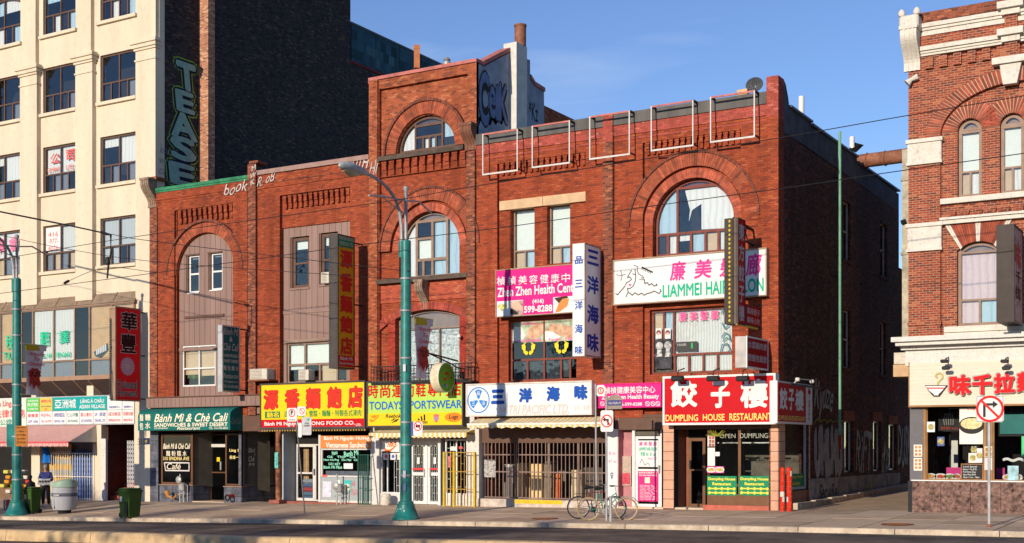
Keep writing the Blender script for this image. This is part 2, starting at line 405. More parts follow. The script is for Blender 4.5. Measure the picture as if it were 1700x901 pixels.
# ---------------------------------------------------------------- lettering
def text_mesh(body, bold=0.0, shear=0.0, sp=1.0, al='CENTER', line=1.0):
    c = bpy.data.curves.new('lettering', 'FONT'); c.body = body; c.offset = bold; c.shear = shear; c.space_character = sp
    c.align_x = al; c.resolution_u = 3; c.space_line = line
    o = bpy.data.objects.new('tmp', c)
    me = bpy.data.meshes.new_from_object(o); bpy.data.objects.remove(o); bpy.data.curves.remove(c)
    return me
def T(body, m, parent, a0, a1, z0, z1, d, plane='F', bold=.012, shear=0, sp=1.0, al='CENTER', ext=0, name='lettering', keep=False, line=1.0, rot=0, warp=None):
    """lettering fitted to the rectangle a0..a1 x z0..z1 on a plane at depth d; flat print unless ext gives it thickness"""
    big = bold > .014
    if big: bold *= .55 if any(ord(c) > 0x2E80 for c in body) else .85
    me = text_mesh(body, 0 if big else bold, shear, sp, al, line)
    if not me.vertices: bpy.data.meshes.remove(me); return None
    if big:
        pv = [(v.co.x, v.co.y, 0.0) for v in me.vertices]; pf = [tuple(f.vertices) for f in me.polygons]; nv = []; nf = []
        k8 = 8 if bold > .03 else 4
        for k in range(k8):
            a_ = 2*pi*k/k8; dx, dy, o_ = bold*cos(a_), bold*sin(a_), len(nv)
            nv += [(x+dx, y+dy, k) for x, y, _ in pv]; nf += [tuple(i+o_ for i in f) for f in pf]
        bpy.data.meshes.remove(me); me = bpy.data.meshes.new('lettering'); me.from_pydata(nv, [], nf); me.update()
    vs = [v.co.copy() for v in me.vertices]
    x0 = min(v.x for v in vs); x1 = max(v.x for v in vs); y0 = min(v.y for v in vs); y1 = max(v.y for v in vs)
    sx = (a1-a0)/max(1e-6, x1-x0); sz = (z1-z0)/max(1e-6, y1-y0); ca, cz = (a0+a1)/2, (z0+z1)/2
    if keep: sx = sz = min(sx, sz)
    out = []
    for v in vs:
        a = (v.x-(x0+x1)/2)*sx; z = (v.y-(y0+y1)/2)*sz
        if warp: a, z = warp(a, z)
        if rot: a, z = a*cos(rot)-z*sin(rot), a*sin(rot)+z*cos(rot)
        a += ca; z += cz
        e_ = v.z*1.5e-4 if big else 0
        out.append((a, d-e_, z) if plane == 'F' else (d+e_, a, z))
    off = origin(parent)
    for v, p in zip(me.vertices, out): v.co = Vector(p) - off
    if ext:
        bm = bmesh.new(); bm.from_mesh(me)
        r = bmesh.ops.extrude_face_region(bm, geom=bm.faces[:])
        dv = Vector((0, -ext, 0)) if plane == 'F' else Vector((ext, 0, 0))
        for g_ in r['geom']:
            if isinstance(g_, bmesh.types.BMVert): g_.co += dv
        bmesh.ops.recalc_face_normals(bm, faces=bm.faces); bm.to_mesh(me); bm.free()
    me.materials.clear(); me.materials.append(m); me.name = name
    o = bpy.data.objects.new(name, me); COL.objects.link(o); o.parent = parent
    return o
def column_text(chars, m, parent, a0, a1, ztop, zbot, d, plane, bold=.02, fill=.84, outline=None):
    n = len(chars); h = (ztop-zbot)/n
    for i, ch in enumerate(chars):
        zc = ztop-h*(i+.5); hh = h*fill/2
        hh = min(hh, (a1-a0)*.62)
        if outline: T(ch, outline, parent, a0-.03, a1+.03, zc-hh-.03, zc+hh+.03, d[0], plane, bold=bold+.04)
        T(ch, m, parent, a0, a1, zc-hh, zc+hh, d[1] if isinstance(d, tuple) else d, plane, bold=bold)

# ---------------------------------------------------------------- shapes on a facade
def pr(L, T_, R_, B, Y=0.0):                           # photo rectangle (top / bottom read at its middle) -> x0, x1, z0, z1
    m = (L+R_)/2
    return XA(L, Y), XA(R_, Y), ZA(m, B, Y), ZA(m, T_, Y)
def rectp(x0, x1, z0, z1): return [(x0, z0), (x1, z0), (x1, z1), (x0, z1)]
def archp(x0, x1, z0, zs, rise=None, n=20):            # opening with a round or segmental head
    cx = (x0+x1)/2; r = (x1-x0)/2; rise = rise or r
    p = [(x0, z0), (x1, z0)]
    for i in range(n+1):
        a = pi*i/n
        if rise >= r*.98: p.append((cx + r*cos(a), zs + rise*sin(a)))
        else:
            Rr = (r*r + rise*rise)/(2*rise); a0 = math.asin(r/Rr); t = a0 - 2*a0*i/n
            p.append((cx + Rr*sin(t), zs - (Rr-rise) + Rr*cos(t)))
    return p
def clip(poly, x0, x1, z0, z1):
    def cut(p, f, inter):
        o = []
        for i in range(len(p)):
            a, b = p[i-1], p[i]; fa, fb = f(a), f(b)
            if fb:
                if not fa: o.append(inter(a, b))
                o.append(b)
            elif fa: o.append(inter(a, b))
        return o
    def ix(X): return lambda a, b: (X, a[1] + (b[1]-a[1])*(X-a[0])/(b[0]-a[0]))
    def iz(Z): return lambda a, b: (a[0] + (b[0]-a[0])*(Z-a[1])/(b[1]-a[1]), Z)
    for f, i in ((lambda q: q[0] >= x0, ix(x0)), (lambda q: q[0] <= x1, ix(x1)), (lambda q: q[1] >= z0, iz(z0)), (lambda q: q[1] <= z1, iz(z1))):
        if len(poly) < 3: return []
        poly = cut(poly, f, i)
    o = []
    for q in poly:
        if not o or hypot(q[0]-o[-1][0], q[1]-o[-1][1]) > 1e-4: o.append(q)
    if len(o) > 2 and hypot(o[0][0]-o[-1][0], o[0][1]-o[-1][1]) < 1e-4: o.pop()
    return o if len(o) >= 3 else []
def inset(poly, t):
    xs = [p[0] for p in poly]; zs = [p[1] for p in poly]
    cx, cz = (min(xs)+max(xs))/2, (min(zs)+max(zs))/2; w, h = max(xs)-min(xs), max(zs)-min(zs)
    return [(cx+(x-cx)*(w-2*t)/w, cz+(z-cz)*(h-2*t)/h) for x, z in poly]
def window(parent, poly, y, rows, fm, gm=None, t=.055, m=.045, dep=.07, stuff=None, room=None, plane='F', name='window', label=None, lite=None, cl=None, rm=None):
    """frame (a part) with panes and curtains (its sub-parts). rows: [(height share, [column shares])] from the top;
    stuff: per pane a material hung behind the glass, or None, or (material, fraction of height from the top)"""
    gm = gm or GL
    sg = 1 if plane == 'F' else -1
    ins = inset(poly, t); xs = [p[0] for p in ins]; zs = [p[1] for p in ins]
    X0, X1, Z0, Z1 = min(xs), max(xs), min(zs), max(zs)
    cells = []; tot = sum(r[0] for r in rows); z = Z1
    for hgt, cols in rows:
        h = (Z1-Z0)*hgt/tot; tc = sum(cols); x = X0
        for c in cols:
            w = (X1-X0)*c/tc
            q = clip(ins, x + (m/2 if x > X0+1e-6 else 0), x+w - (m/2 if x+w < X1-1e-6 else 0), z-h + (m/2 if z-h > Z0+1e-6 else 0), z - (m/2 if z < Z1-1e-6 else 0))
            cells.append(q); x += w
        z -= h
    if cl: cells = [clip(ins, lerp(X0, X1, a)+(m/2 if a > 0 else 0), lerp(X0, X1, b)-(m/2 if b < 1 else 0), lerp(Z1, Z0, d)+(m/2 if d < 1 else 0), lerp(Z1, Z0, c)-(m/2 if c > 0 else 0)) for a, b, c, d in cl]
    f = MB().plate(poly, [c for c in cells if c], y, y+sg*dep, plane).build(name, fm, parent, label=label)
    for i, c in enumerate(cells):
        if not c: continue
        MB().plate(inset(c, -.006), (), y+sg*dep*.45, y+sg*(dep*.45+.008), plane).build('pane', gm, f)
        s = stuff[i % len(stuff)] if stuff else None
        if s:
            fr, nm = 1.0, 'curtain'
            if isinstance(s, tuple): s, fr = s
            zz = [p[1] for p in c]; c2 = clip(inset(c, -.02), -1e4, 1e4, max(zz)-(max(zz)-min(zz))*fr-.02, 1e4)
            if c2: MB().plate(c2, (), y+sg*(dep+.05), y+sg*(dep+.062), plane).build('curtain', s, f)
    if lite: lite(f, cells)
    d = room if room is not None else .9
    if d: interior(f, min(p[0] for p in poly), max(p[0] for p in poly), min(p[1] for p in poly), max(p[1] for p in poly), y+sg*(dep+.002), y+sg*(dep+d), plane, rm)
    return f
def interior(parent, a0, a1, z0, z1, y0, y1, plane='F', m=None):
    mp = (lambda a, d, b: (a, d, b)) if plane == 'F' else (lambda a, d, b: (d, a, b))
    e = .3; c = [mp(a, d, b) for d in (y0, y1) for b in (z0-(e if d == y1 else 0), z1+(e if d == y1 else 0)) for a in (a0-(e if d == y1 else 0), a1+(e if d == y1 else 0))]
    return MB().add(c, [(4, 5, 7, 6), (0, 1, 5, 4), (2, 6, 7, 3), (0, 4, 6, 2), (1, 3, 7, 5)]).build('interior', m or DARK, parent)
def arch_ring(parent, cx, cz, r0, r1, y0, y1, m, n=None, a0=0.0, a1=pi, back=MORT, name='arch', sx=1.0, gap=.09):
    """brick voussoirs, each wedge with its own edges, on a recessed bed of mortar"""
    n = n or max(8, int((a1-a0)*(r0+r1)/2/.085)); b = MB(); st = (a1-a0)/n
    P = lambda a, r: (cx + r*cos(a)*sx, cz + r*sin(a))
    for i in range(n):
        u, v = a0+st*(i+gap/2), a0+st*(i+1-gap/2)
        j = R.uniform(-.006, .006)
        q = [P(u, r0), P(u, r1), P(v, r1), P(v, r0)]
        vs = [(a, y0+j, z) for a, z in q] + [(a, y1, z) for a, z in q]
        b.add(vs, [(0, 1, 2, 3), (7, 6, 5, 4), (0, 4, 5, 1), (1, 5, 6, 2), (2, 6, 7, 3), (3, 7, 4, 0)])
    o = b.build(name, m, parent, kind='stuff')
    k = 24; ring = [P(a0+(a1-a0)*i/k, r1-.004) for i in range(k+1)] + [P(a1-(a1-a0)*i/k, r0+.004) for i in range(k+1)]
    MB().plate(ring, (), y0+.02, y1-.003).build('mortar_bed', back, parent)
    return o
def blob_pts(cx, cz, r, n=14): return [(cx+r*cos(2*pi*i/n), cz+r*sin(2*pi*i/n)) for i in range(n)]
def ringm(mb, cx, cz, r0, r1, d0, d1, plane='F', n=28, sx=1.0):
    a = [(cx+r1*cos(2*pi*i/n)*sx, cz+r1*sin(2*pi*i/n)) for i in range(n)]; b = [(cx+r0*cos(2*pi*i/n)*sx, cz+r0*sin(2*pi*i/n)) for i in range(n)]
    return mb.plate(a, [b], d0, d1, plane)
def stroke(mb, pts, w, d0, d1, plane='F'):             # painted line of width w along pts
    n = len(pts)
    for i in range(n-1):
        (a, b), (c, e) = pts[i], pts[i+1]; L = hypot(c-a, e-b) or 1e-6; nx, nz = -(e-b)/L*w/2, (c-a)/L*w/2
        ex, ez = (c-a)/L*w*.3, (e-b)/L*w*.3
        mb.plate([(a+nx-ex, b+nz-ez), (a-nx-ex, b-nz-ez), (c-nx+ex, e-nz+ez), (c+nx+ex, e+nz+ez)], (), d0+i*2e-5, d1, plane)
    return mb
def curve_pts(f, n=24, t0=0.0, t1=1.0): return [f(t0+(t1-t0)*i/n) for i in range(n+1)]
# ================================================================ ground
ASPH = mat('asphalt', (.165, .128, .10), rough=.9, var=.4, sc=.8, bump=.12, bsc=60, dirt=.25)
ASPHT = mat('track_bed_concrete', (.15, .11, .09), rough=.9, var=.2, sc=.8, bump=.3)
PAVE = mat('pavement_concrete', (.55, .415, .29), rough=.9, var=.10, sc=.9, bump=.08, bsc=50, dirt=.22)
PAVE2 = mat('pavement_concrete_dark', (.46, .34, .235), rough=.9, var=.14, sc=1.1, bump=.08, bsc=50, dirt=.3)
PAVE3 = mat('pavement_concrete_new', (.60, .46, .33), rough=.9, var=.12, sc=1.0, bump=.08, bsc=50, dirt=.15)
KERBM = mat('kerb_concrete', (.55, .45, .34), rough=.85, var=.25, sc=2.2, bump=.15, dirt=.35)
ISL = mat('island_concrete', (.60, .43, .24), rough=.85, var=.2, sc=1.2, bump=.2, dirt=.4)
def grid_mesh(xs, ys, zf):
    b = MB(); nx = len(xs)
    vs = [(x, y, zf(x, y)) for y in ys for x in xs]
    fs = [(j*nx+i, j*nx+i+1, (j+1)*nx+i+1, (j+1)*nx+i) for j in range(len(ys)-1) for i in range(nx-1)]
    return b.add(vs, fs)
XS = [-2000, -400, -120] + [-90 + 3*i for i in range(41)] + [60, 150, 400, 2000]
def road_z(x, y):
    k = pw(KERB, x) - .14
    if y > YK: return k - .1
    if y > -13.6: return k + .10*sin(pi*min(1, (YK-y)/6.9)) - .02
    return k - .02 - .05
grid_mesh(XS, [-2000, -400, -120, -75], lambda x, y: pw(KERB, x)-.5).build('ground', ASPHT, kind='structure')
grid_mesh(XS, [0.6, 30, 100, 400, 2000], lambda x, y: pw(BASE, x) + .02*min(y, 30) - .06).build('yard_ground', PAVE2, kind='structure')
grid_mesh(XS, [-13.75 + .86*i for i in range(9)] + [YK+.05], road_z).build('road', ASPH, kind='structure')
grid_mesh(XS, [-75, -60, -50, -45, -40, -30, -20, -14.0, -13.7], lambda x, y: pw(KERB, x)-.30).build('track_bed', ASPHT, kind='structure')
# road markings and patches
PW = mat('worn_road_paint', (.5, .48, .44), var=.4, sc=8, dirt=.6)
TAR = mat('tar_seal', (.028, .027, .028), rough=.7); PATCH = mat('asphalt_patch', (.088, .08, .074), rough=.9, var=.2, sc=3)
def ribbon(pts, w, m, name, parent=None, lift=.006):
    b = MB()
    for (x0, y0), (x1, y1) in zip(pts, pts[1:]):
        L = hypot(x1-x0, y1-y0) or 1; nx, ny = -(y1-y0)/L*w/2, (x1-x0)/L*w/2
        b.quad(*[(x, y, road_z(x, y)+lift) for x, y in ((x0-nx, y0-ny), (x1-nx, y1-ny), (x1+nx, y1+ny), (x0+nx, y0+ny))])
    return b.build(name, m, parent, kind='structure')
for k in range(7):
    x = -60+k*9.5; ribbon([(x+i*.8, -8.3-R.random()*.1-(k % 3)*1.6) for i in range(9)], .045, TAR, 'tar_line')
for k, (x, y, w, h) in enumerate(((-36, -8.4, 5, .9), (-20, -9.2, 4.5, 1.1), (-9, -8.3, 4, .7))):
    ribbon([(x+i*w/5, y) for i in range(6)], h, PATCH, 'asphalt_patch', lift=.004)
# pavement: slabs with recessed joints, each cell a slab
pav = thing('pavement', None, None, (-25, -3, 0)); tag(pav, kind='structure')
grid_mesh([-90+3*i for i in range(40)], [YK+.16, -5, -3, -1.5, 0, .7], lambda x, y: G(x, y)-.03).build('joint_bed', mat('joint_dirt', (.07, .055, .045), rough=.95), pav)
rows = [(-.02, -1.62), (-1.62, -3.25), (-3.25, -4.9), (-4.9, YK+.17)]
g = .014
for i in range(44):
    x0 = -72 + i*1.62
    if x0 > 3: break
    for j, (y0, y1) in enumerate(rows):
        if x0 < -55 and j > 9: continue
        xa, xb, ya, yb = x0+g, x0+1.62-g, y0-g, y1+g
        if j == 0: ya = .62
        dz = R.uniform(-.004, .004)
        q = [(xa, ya), (xb, ya), (xb, yb), (xa, yb)]
        vs = [(x, y, G(x, min(y, 0))+dz) for x, y in q] + [(x, y, G(x, min(y, 0))-.05) for x, y in q]
        MB().add(vs, [(0, 1, 2, 3), (0, 4, 5, 1), (1, 5, 6, 2), (2, 6, 7, 3), (3, 7, 4, 0)]).build('paving_slab', R.choice((PAVE, PAVE, PAVE2, PAVE3) if x0 > -40 else (PAVE2, PAVE2, PAVE)), pav)
kerb = thing('kerb', None, None, (-25, YK, 0)); tag(kerb, kind='structure')
for i in range(32):
    x0 = -74+i*2.45; x1 = x0+2.43
    if x0 > 3: break
    P0 = [(YK, -.2), (YK, -.018), (YK+.02, 0), (YK+.15, .002), (YK+.15, -.2)]
    vs = []
    for x in (x0, x1): vs += [(x, y+R.uniform(-.006, .006), G(x, YK)+z) for y, z in P0]
    MB().add(vs, [(0, 1, 6, 5), (1, 2, 7, 6), (2, 3, 8, 7), (3, 4, 9, 8), (0, 4, 3, 2, 1), (5, 6, 7, 8, 9)]).build('kerb_stone', KERBM, kerb)
grid_mesh([-74+2.45*i for i in range(32)], [YK-.28, YK+.01], lambda x, y: road_z(x, YK-.3)+.006+.02*(y-YK+.3)).build('gutter', mat('gutter_concrete', (.20, .165, .135), rough=.9, var=.3, sc=3, dirt=.3), None, kind='structure')
# raised island kerb of the tram reservation
isl = thing('island_kerb', None, None, (-25, -13.8, 0)); tag(isl, kind='structure')
for i in range(20):
    x0 = -75+i*3.6; x1 = x0+3.585
    if x0 > -2: break
    P0 = [(-14.02, -.36), (-13.98, -.06), (-13.93, -.012), (-13.87, 0), (-13.62, 0), (-13.58, -.03), (-13.56, -.4)]
    n = len(P0); vs = []
    for s in range(5):
        x = lerp(x0, x1, s/4); vs += [(x, y, pw([(-60, -.62), (-32.5, -.43), (-27.3, -.34), (-22.9, -.29), (-14.7, -.10), (0, .12)], x)+z) for y, z in P0]
    fs = [(s*n+k, s*n+k+1, (s+1)*n+k+1, (s+1)*n+k) for s in range(4) for k in range(n-1)]
    fs += [tuple(range(n))[::-1], tuple(4*n+k for k in range(n))]
    MB().add(vs, fs).build('kerb_block', ISL, isl, smooth=False)
# manhole covers let into the pavement
for (px, py, lab) in ((905, 879, 'round iron cover in the pavement near the white kerb line'), (1490, 886, 'round iron cover in the pavement by the alley mouth')):
    y = -5.2; x = XA(px, y); z = G(x, y)+.006
    t = thing('manhole_cover', lab, 'manhole cover', (x, y, z))
    MB().lathe([(.42, 0), (.42, .006), (.36, .008)], x, y, 24, z).build('rim', RUST, t)
    m = MB()
    for k in range(-3, 4): m.box(x-.3*cos(k/3.5*1.4), x+.3*cos(k/3.5*1.4), y+k*.09-.02, y+k*.09+.02, z+.006, z+.013)
    m.build('tread', RUST, t)
# ================================================================ street trees on the far side of the road, behind the camera
LEAF = mat('leaf', (.07, .11, .03), rough=.7, var=.4, sc=2); BARK = mat('bark', (.09, .065, .05), rough=.95, var=.3, sc=10, bump=.6)
def tree(x, y, h, cr, seed, label, n=2600, clumps=26):
    r = random.Random(seed); z0 = pw(KERB, x)-.4
    t = thing('street_tree', label, 'tree', (x, y, z0), 'street trees across the road')
    m = MB(); m.tube([(x, y, z0), (x+.05, y, z0+h*.25), (x-.1, y+.1, z0+h*.5), (x+.05, y, z0+h*.75)], [.2, .16, .12, .05], 8)
    cl = []
    for k in range(clumps):
        a = r.uniform(0, 2*pi); rr = cr*sqrt(r.random())*.85; zz = z0+h*.42 + h*.58*r.random()
        rr *= 1 - .55*abs((zz-z0)/h-.65)/.4
        c = Vector((x+rr*cos(a), y+rr*sin(a), zz)); cl.append((c, r.uniform(.45, .95)))
        if k % 2 == 0: m.tube([(x, y, z0+h*r.uniform(.3, .5)), tuple((Vector((x, y, zz-.8))+c)/2), tuple(c)], [.06, .04, .015], 5)
    m.build('trunk', BARK, t, smooth=True)
    lf = MB()
    for k in range(n):
        c, s = r.choice(cl); p = c + Vector((r.gauss(0, 1), r.gauss(0, 1), r.gauss(0, .8)))*s*.6
        u = Vector((r.gauss(0, 1), r.gauss(0, 1), r.gauss(0, 1))).normalized(); v = u.cross(Vector((r.gauss(0, 1), r.gauss(0, 1), 1))).normalized(); q = r.uniform(.11, .21)
        lf.add([p-u*q, p+v*q*.6, p+u*q, p-v*q*.6], [(0, 1, 2, 3)])
    lf.build('crown', LEAF, t, kind='stuff', norm=False)
    return t
for k, (x, y, h, cr, nn) in enumerate(((-45, -47, 13.5, 3.2, 3200), (-37, -46, 12.0, 3.0, 3000), (-30.5, -47, 11.6, 2.8, 2800), (-25, -46, 12.2, 2.4, 2400), (-19, -47.5, 11.0, 2.2, 1800))):
    tree(x, y, h, cr, 30+k, ['broad tree furthest left across the road', 'smaller tree second from the left across the road', 'tree in the middle of the row across the road', 'tree second from the right across the road', 'thin tree furthest right across the road'][k], nn)
# the other side of the avenue, behind the camera (seen only in the glass)
OM = [mat('far_brick_%s' % n, c, var=.2) for n, c in (('red', (.25, .09, .06)), ('buff', (.38, .30, .20)), ('brown', (.16, .10, .07)))]
for k, (x0, x1, h, mi, lab) in enumerate(((-95, -70, 8.0, 0, 'red brick shop row furthest left across the avenue'), (-69.5, -48, 9.0, 1, 'buff shop row second from left across the avenue'), (-47.5, -27, 7.5, 2, 'brown shop row in the middle across the avenue'), (-26.5, -6, 8.6, 0, 'red brick shop row right of the middle across the avenue'), (-5.5, 20, 8.2, 1, 'buff shop row furthest right across the avenue'))):
    t = thing('shop_building', lab, 'building', ((x0+x1)/2, -62, -.6), 'buildings across the avenue')
    BX('wall', OM[mi], t, x0, x1, -72, -62, -1.5, h); BX('cornice', OM[(mi+1) % 3], t, x0, x1, -61.98, -61.7, h-.5, h-.1)
    n = int((x1-x0)/2.6)
    for i in range(n):
        for z0, z1 in ((.0, 2.6), (4.2, 6.2)): f = BX('window', mat('far_frame', (.5, .48, .44)), t, x0+.5+i*2.6, x0+2.3+i*2.6, -61.99, -61.9, z0, z1); BX('pane', mat('far_pane', (.03, .035, .04), rough=.2, spec=.5), f, x0+.6+i*2.6, x0+2.2+i*2.6, -61.9, -61.88, z0+.1, z1-.1)
# ================================================================ buildings
ZB = -1.2                                              # walls run down below the pavement
def shell(t, x0, x1, yf, yb, z1, m, side=None, roof=True, left=None, zl=ZB, zr=ZB):
    """back wall, party walls and roof of a building whose street front is built separately"""
    BX('rear_wall', m, t, x0, x1, yb-.3, yb, ZB, z1-.3)
    BX('party_wall', left or m, t, x0+.012, x0+.31, yf, yb-.3, zl, z1-.3)
    if side is not None: BX('side_wall', side, t, x1-.31, x1, yf, yb-.3, ZB, z1)
    else: BX('party_wall', m, t, x1-.31, x1-.012, yf, yb-.3, zr, z1-.3)
    if roof: BX('roof', TIN, t, x0+.32, x1-.32, yf, yb-.3, z1-.95, z1-.8)
def corbels(t, x0, x1, zt, zb, n, y0, y1, m, name='corbel'):
    w = (x1-x0)/n
    me = None
    for i in range(n):
        a = x0+w*(i+.28); b = x0+w*(i+.72+.12)
        q = MB().box(a, b, y0+.002, y1, lerp(zb, zt, .45), zt).box(a+.01, b-.01, y0+.05, y1, zb, lerp(zb, zt, .45)).box(a-.02, b+.02, y0-.012, y1, zt-.07, zt+.004)
        q.build(name, m, t)
def course(t, x0, x1, z, y0, m, h=.08, pr_=.035, name='string_course'):
    return BX(name, m, t, x0, x1, y0-pr_, y0+.02, z-h/2, z+h/2)
def siding(t, poly, holes, y, m=None):
    """board cladding: each board its own piece, battens between"""
    xs = [p[0] for p in poly]; x0, x1 = min(xs), max(xs); n = max(1, round((x1-x0)/.30)); w = (x1-x0)/n
    for i in range(n):
        c = clip(poly, x0+i*w+.012, x0+(i+1)*w-.012, -99, 99)
        if not c: continue
        a0, a1 = x0+i*w+.012, x0+(i+1)*w-.012; zz = [p[1] for p in c]; lo, hi = min(zz), max(zz)
        cuts = sorted([(h[2], h[3]) for h in holes if h[0] < a1 and h[1] > a0])
        segs = []
        for (hx0, hx1, hz0, hz1) in sorted([h for h in holes if h[0] < a1-.001 and h[1] > a0+.001], key=lambda h: h[2]):
            if hx0 <= a0 and hx1 >= a1: segs.append(('cut', hz0, hz1, 0, 0))
            else: segs.append(('part', hz0, hz1, hx0, hx1))
        pieces = [(a0, a1, lo, hi)]
        for k, hz0, hz1, hx0, hx1 in segs:
            new = []
            for (p0, p1, q0, q1) in pieces:
                if q1 <= hz0 or q0 >= hz1: new.append((p0, p1, q0, q1)); continue
                if q0 < hz0: new.append((p0, p1, q0, hz0))
                if k == 'part':
                    if hx0 > p0+.01: new.append((p0, min(hx0, p1), max(q0, hz0), min(q1, hz1)))
                    if hx1 < p1-.01: new.append((max(hx1, p0), p1, max(q0, hz0), min(q1, hz1)))
                if q1 > hz1: new.append((p0, p1, hz1, q1))
            pieces = new
        for p in pieces:
            cc = clip(c, *p)
            if cc: MB().plate(cc, (), y, y+.02).build('board', m or MAUVE, t)
    hs = [rectp(*h) for h in holes]
    MB().plate(inset(poly, .003), hs, y+.016, y+.05).build('cladding', m or MAUVE, t)
GRY = mat('dark_tile_joint', (.03, .03, .035), rough=.8)
TILE = mat('grey_marbled_tile', (.125, .13, .16), rough=.35, var=.4, sc=2.5, dirt=.2)
def tiles(t, x0, x1, y0, y1, z0, z1, s=.4, m=None, face='F', name='tile', g=.008):
    """facing of separate tiles on a wall panel; face F: front at y0, face S: right end at x1"""
    m = m or TILE
    L = (x1-x0) if face == 'F' else (y1-y0)
    nx = max(1, round(L/s)); nz = max(1, round((z1-z0)/s))
    for i in range(nx):
        for j in range(nz):
            a, b = i/nx, (i+1)/nx; za, zb = lerp(z0, z1, j/nz)+g, lerp(z0, z1, (j+1)/nz)-g
            if face == 'F': BX(name, m, t, lerp(x0, x1, a)+g, lerp(x0, x1, b)-g, y0-.012, y0+.005, za, zb)
            else: BX(name, m, t, x1-.005, x1+.012, lerp(y0, y1, a)+g, lerp(y0, y1, b)-g, za, zb)

# ---------------------------------------------------------------- A: brick shop with arched, boarded upper floor
ZT1 = 12.95
xa0, xa1 = XA(249.5), XA(414)
bA = thing('brick_shop_building', 'red brick shop with a clad arch and two small white windows, green roof edge', 'building', (xa0, 0, -.27))
ox0, ox1 = XA(290.5), XA(386.5)
ztopA = ZA(338, 343); arch_sp = ZA(338, 437); arch_top = ZA(338, 386); rA = (ox1-ox0)/2
arcA = archp(ox0, ox1, 3.25, arch_top-rA, rA)
fz = 3.25
MB().plate(rectp(xa0, xa1-.12, fz, ZT1), [rectp(ox0-.04, ox1, fz+.001, ztopA)], 0, .15).build('wall', BR, bA)
MB().plate(rectp(xa0+.01, xa1, fz, ztopA+.2), [[(x, max(z, fz+.001)) for x, z in arcA]], .15, .5).build('wall', BR, bA)
MB().plate(rectp(ox0-.05, ox1+.01, fz, ztopA+.02), [rectp(ox0, ox1, fz+.001, ztopA)], .1, .16).build('reveal', BR, bA)
corbels(bA, ox0+.1, ox1, ZA(338, 344), ZA(338, 366), 11, 0, .15, BR)
acx = (ox0+ox1)/2
arch_ring(bA, acx, arch_top-rA, rA+.02, rA+.44, .07, .16, VS)
arch_ring(bA, acx, arch_top-rA, rA+.45, rA+.55, -.03, .15, VSD, gap=.12)
for a, b_ in ((ox0-.32, ox0-.02), (ox1+.02, ox1+.55)): BX('string_course', BR, bA, a, b_, -.03, 0, arch_top-rA-.07, arch_top-rA)
course(bA, xa0, xa1, ZA(330, 322), 0, BR); course(bA, xa0, xa1, ZA(330, 326.5), 0, BR, h=.05, pr_=.02)
BX('pilaster', BRS, bA, xa0+.005, XA(262), -.05, .01, fz, ZA(256, 345))
w1 = pr(310, 422, 332.5, 486, .3); w2 = pr(347, 418, 371, 481, .3); w3 = pr(304, 573, 359, 641, .3)
siding(bA, arcA, [w1, w2, w3], .24)
BX('trim', MAUVE, bA, ox0, ox1, .215, .24, ZA(338, 580), ZA(338, 575))
BX('trim', BROWN, bA, XA(300), XA(366), .18, .24, ZA(333, 526)+0.0, ZA(333, 522))
for q in (w1, w2):
    BX('sill', WHITE, bA, q[0]+.12, q[1], .2, .28, q[2]-.05, q[2])
    window(bA, rectp(q[0]+.16, q[1]-.01, q[2], q[3]-.05), .30, [(1, [1]), (1, [1])], WHITE, t=.07, m=.07, stuff=[(GREYC, .1), None])
    BX('lintel', BROWN, bA, q[0], q[1], .2, .3, q[3]-.06, q[3])
    BX('reveal', BROWN, bA, q[0], q[0]+.15, .245, .35, q[2], q[3]-.06)
def plantlite(f, cells):
    r = random.Random(3); m = MB(); c = cells[0]; x0, x1 = w3[0]+.1, w3[0]+1.0; z0 = w3[2]+.1
    for k in range(170):
        p = Vector((r.uniform(x0, x1), r.uniform(.43, .5), z0+.25+abs(r.gauss(0, .55)))); u = Vector((r.gauss(0, 1), .2, r.gauss(0, 1))).normalized()*r.uniform(.04, .09); v = Vector((-u.z, .01, u.x))*.5
        m.add([p-u, p+v, p+u, p-v], [(0, 1, 2, 3)])
    m.build('house_plant', mat('window_plant', (.10, .20, .03), var=.4, sc=9), f, norm=False)
w3f = window(bA, rectp(*w3), .28, [(1.3, [1, 1]), (1, [1, 1])], WHITE, t=.06, m=.06, stuff=[TANB, TANB, (TANB, .3), (TANB, .4)], lite=plantlite)
BX('coping', GREENC, bA, xa0-.02, xa1-.02, -.06, .5, ZT1-.12, ZT1-.002); BX('coping', GREENC, bA, xa0-.01, xa1-.03, -.03, .5, ZT1-.2, ZT1-.125)
# stone scroll bracket at the top left corner
def bracket(t, x0, x1, y0, y1, z0, z1, m, name='scroll_bracket'):
    n = 14; P = []
    for i in range(n+1):
        u = i/n; dpt = .55+.45*cos(pi*u)*(1 if u < .5 else .9) + .12*sin(u*pi*2.0)
        P.append((lerp(y1, y0, max(.12, dpt)), lerp(z1, z0, u)))
    pf = [(y1, z1)] + P + [(y1, z0)]
    MB().plate(pf, (), x0, x1, 'S').box(x0-.03, x1+.03, y0-.04, y1, z1, z1+.1).build(name, m, t)
    b = MB(); w = (x1-x0)
    for k in range(3):
        a = x0+w*(.16+.27*k); b.plate([(y-.02, z) for y, z in P] + [(y+.03, z) for y, z in P[::-1]], (), a, a+w*.14, 'S')
    b.build('fluting', m, t)
bracket(bA, xa0-.14, XA(259), -.42, .05, ZA(249, 345), ZA(249, 302), GSTONE)
BX('parapet_cap', BRS, bA, xa0-.16, XA(262), -.1, .5, ZA(252, 303)+.1, ZA(252, 303)+.22)
shell(bA, xa0, xa1, .5, 14, ZT1-.2, BRS, zr=3.3)
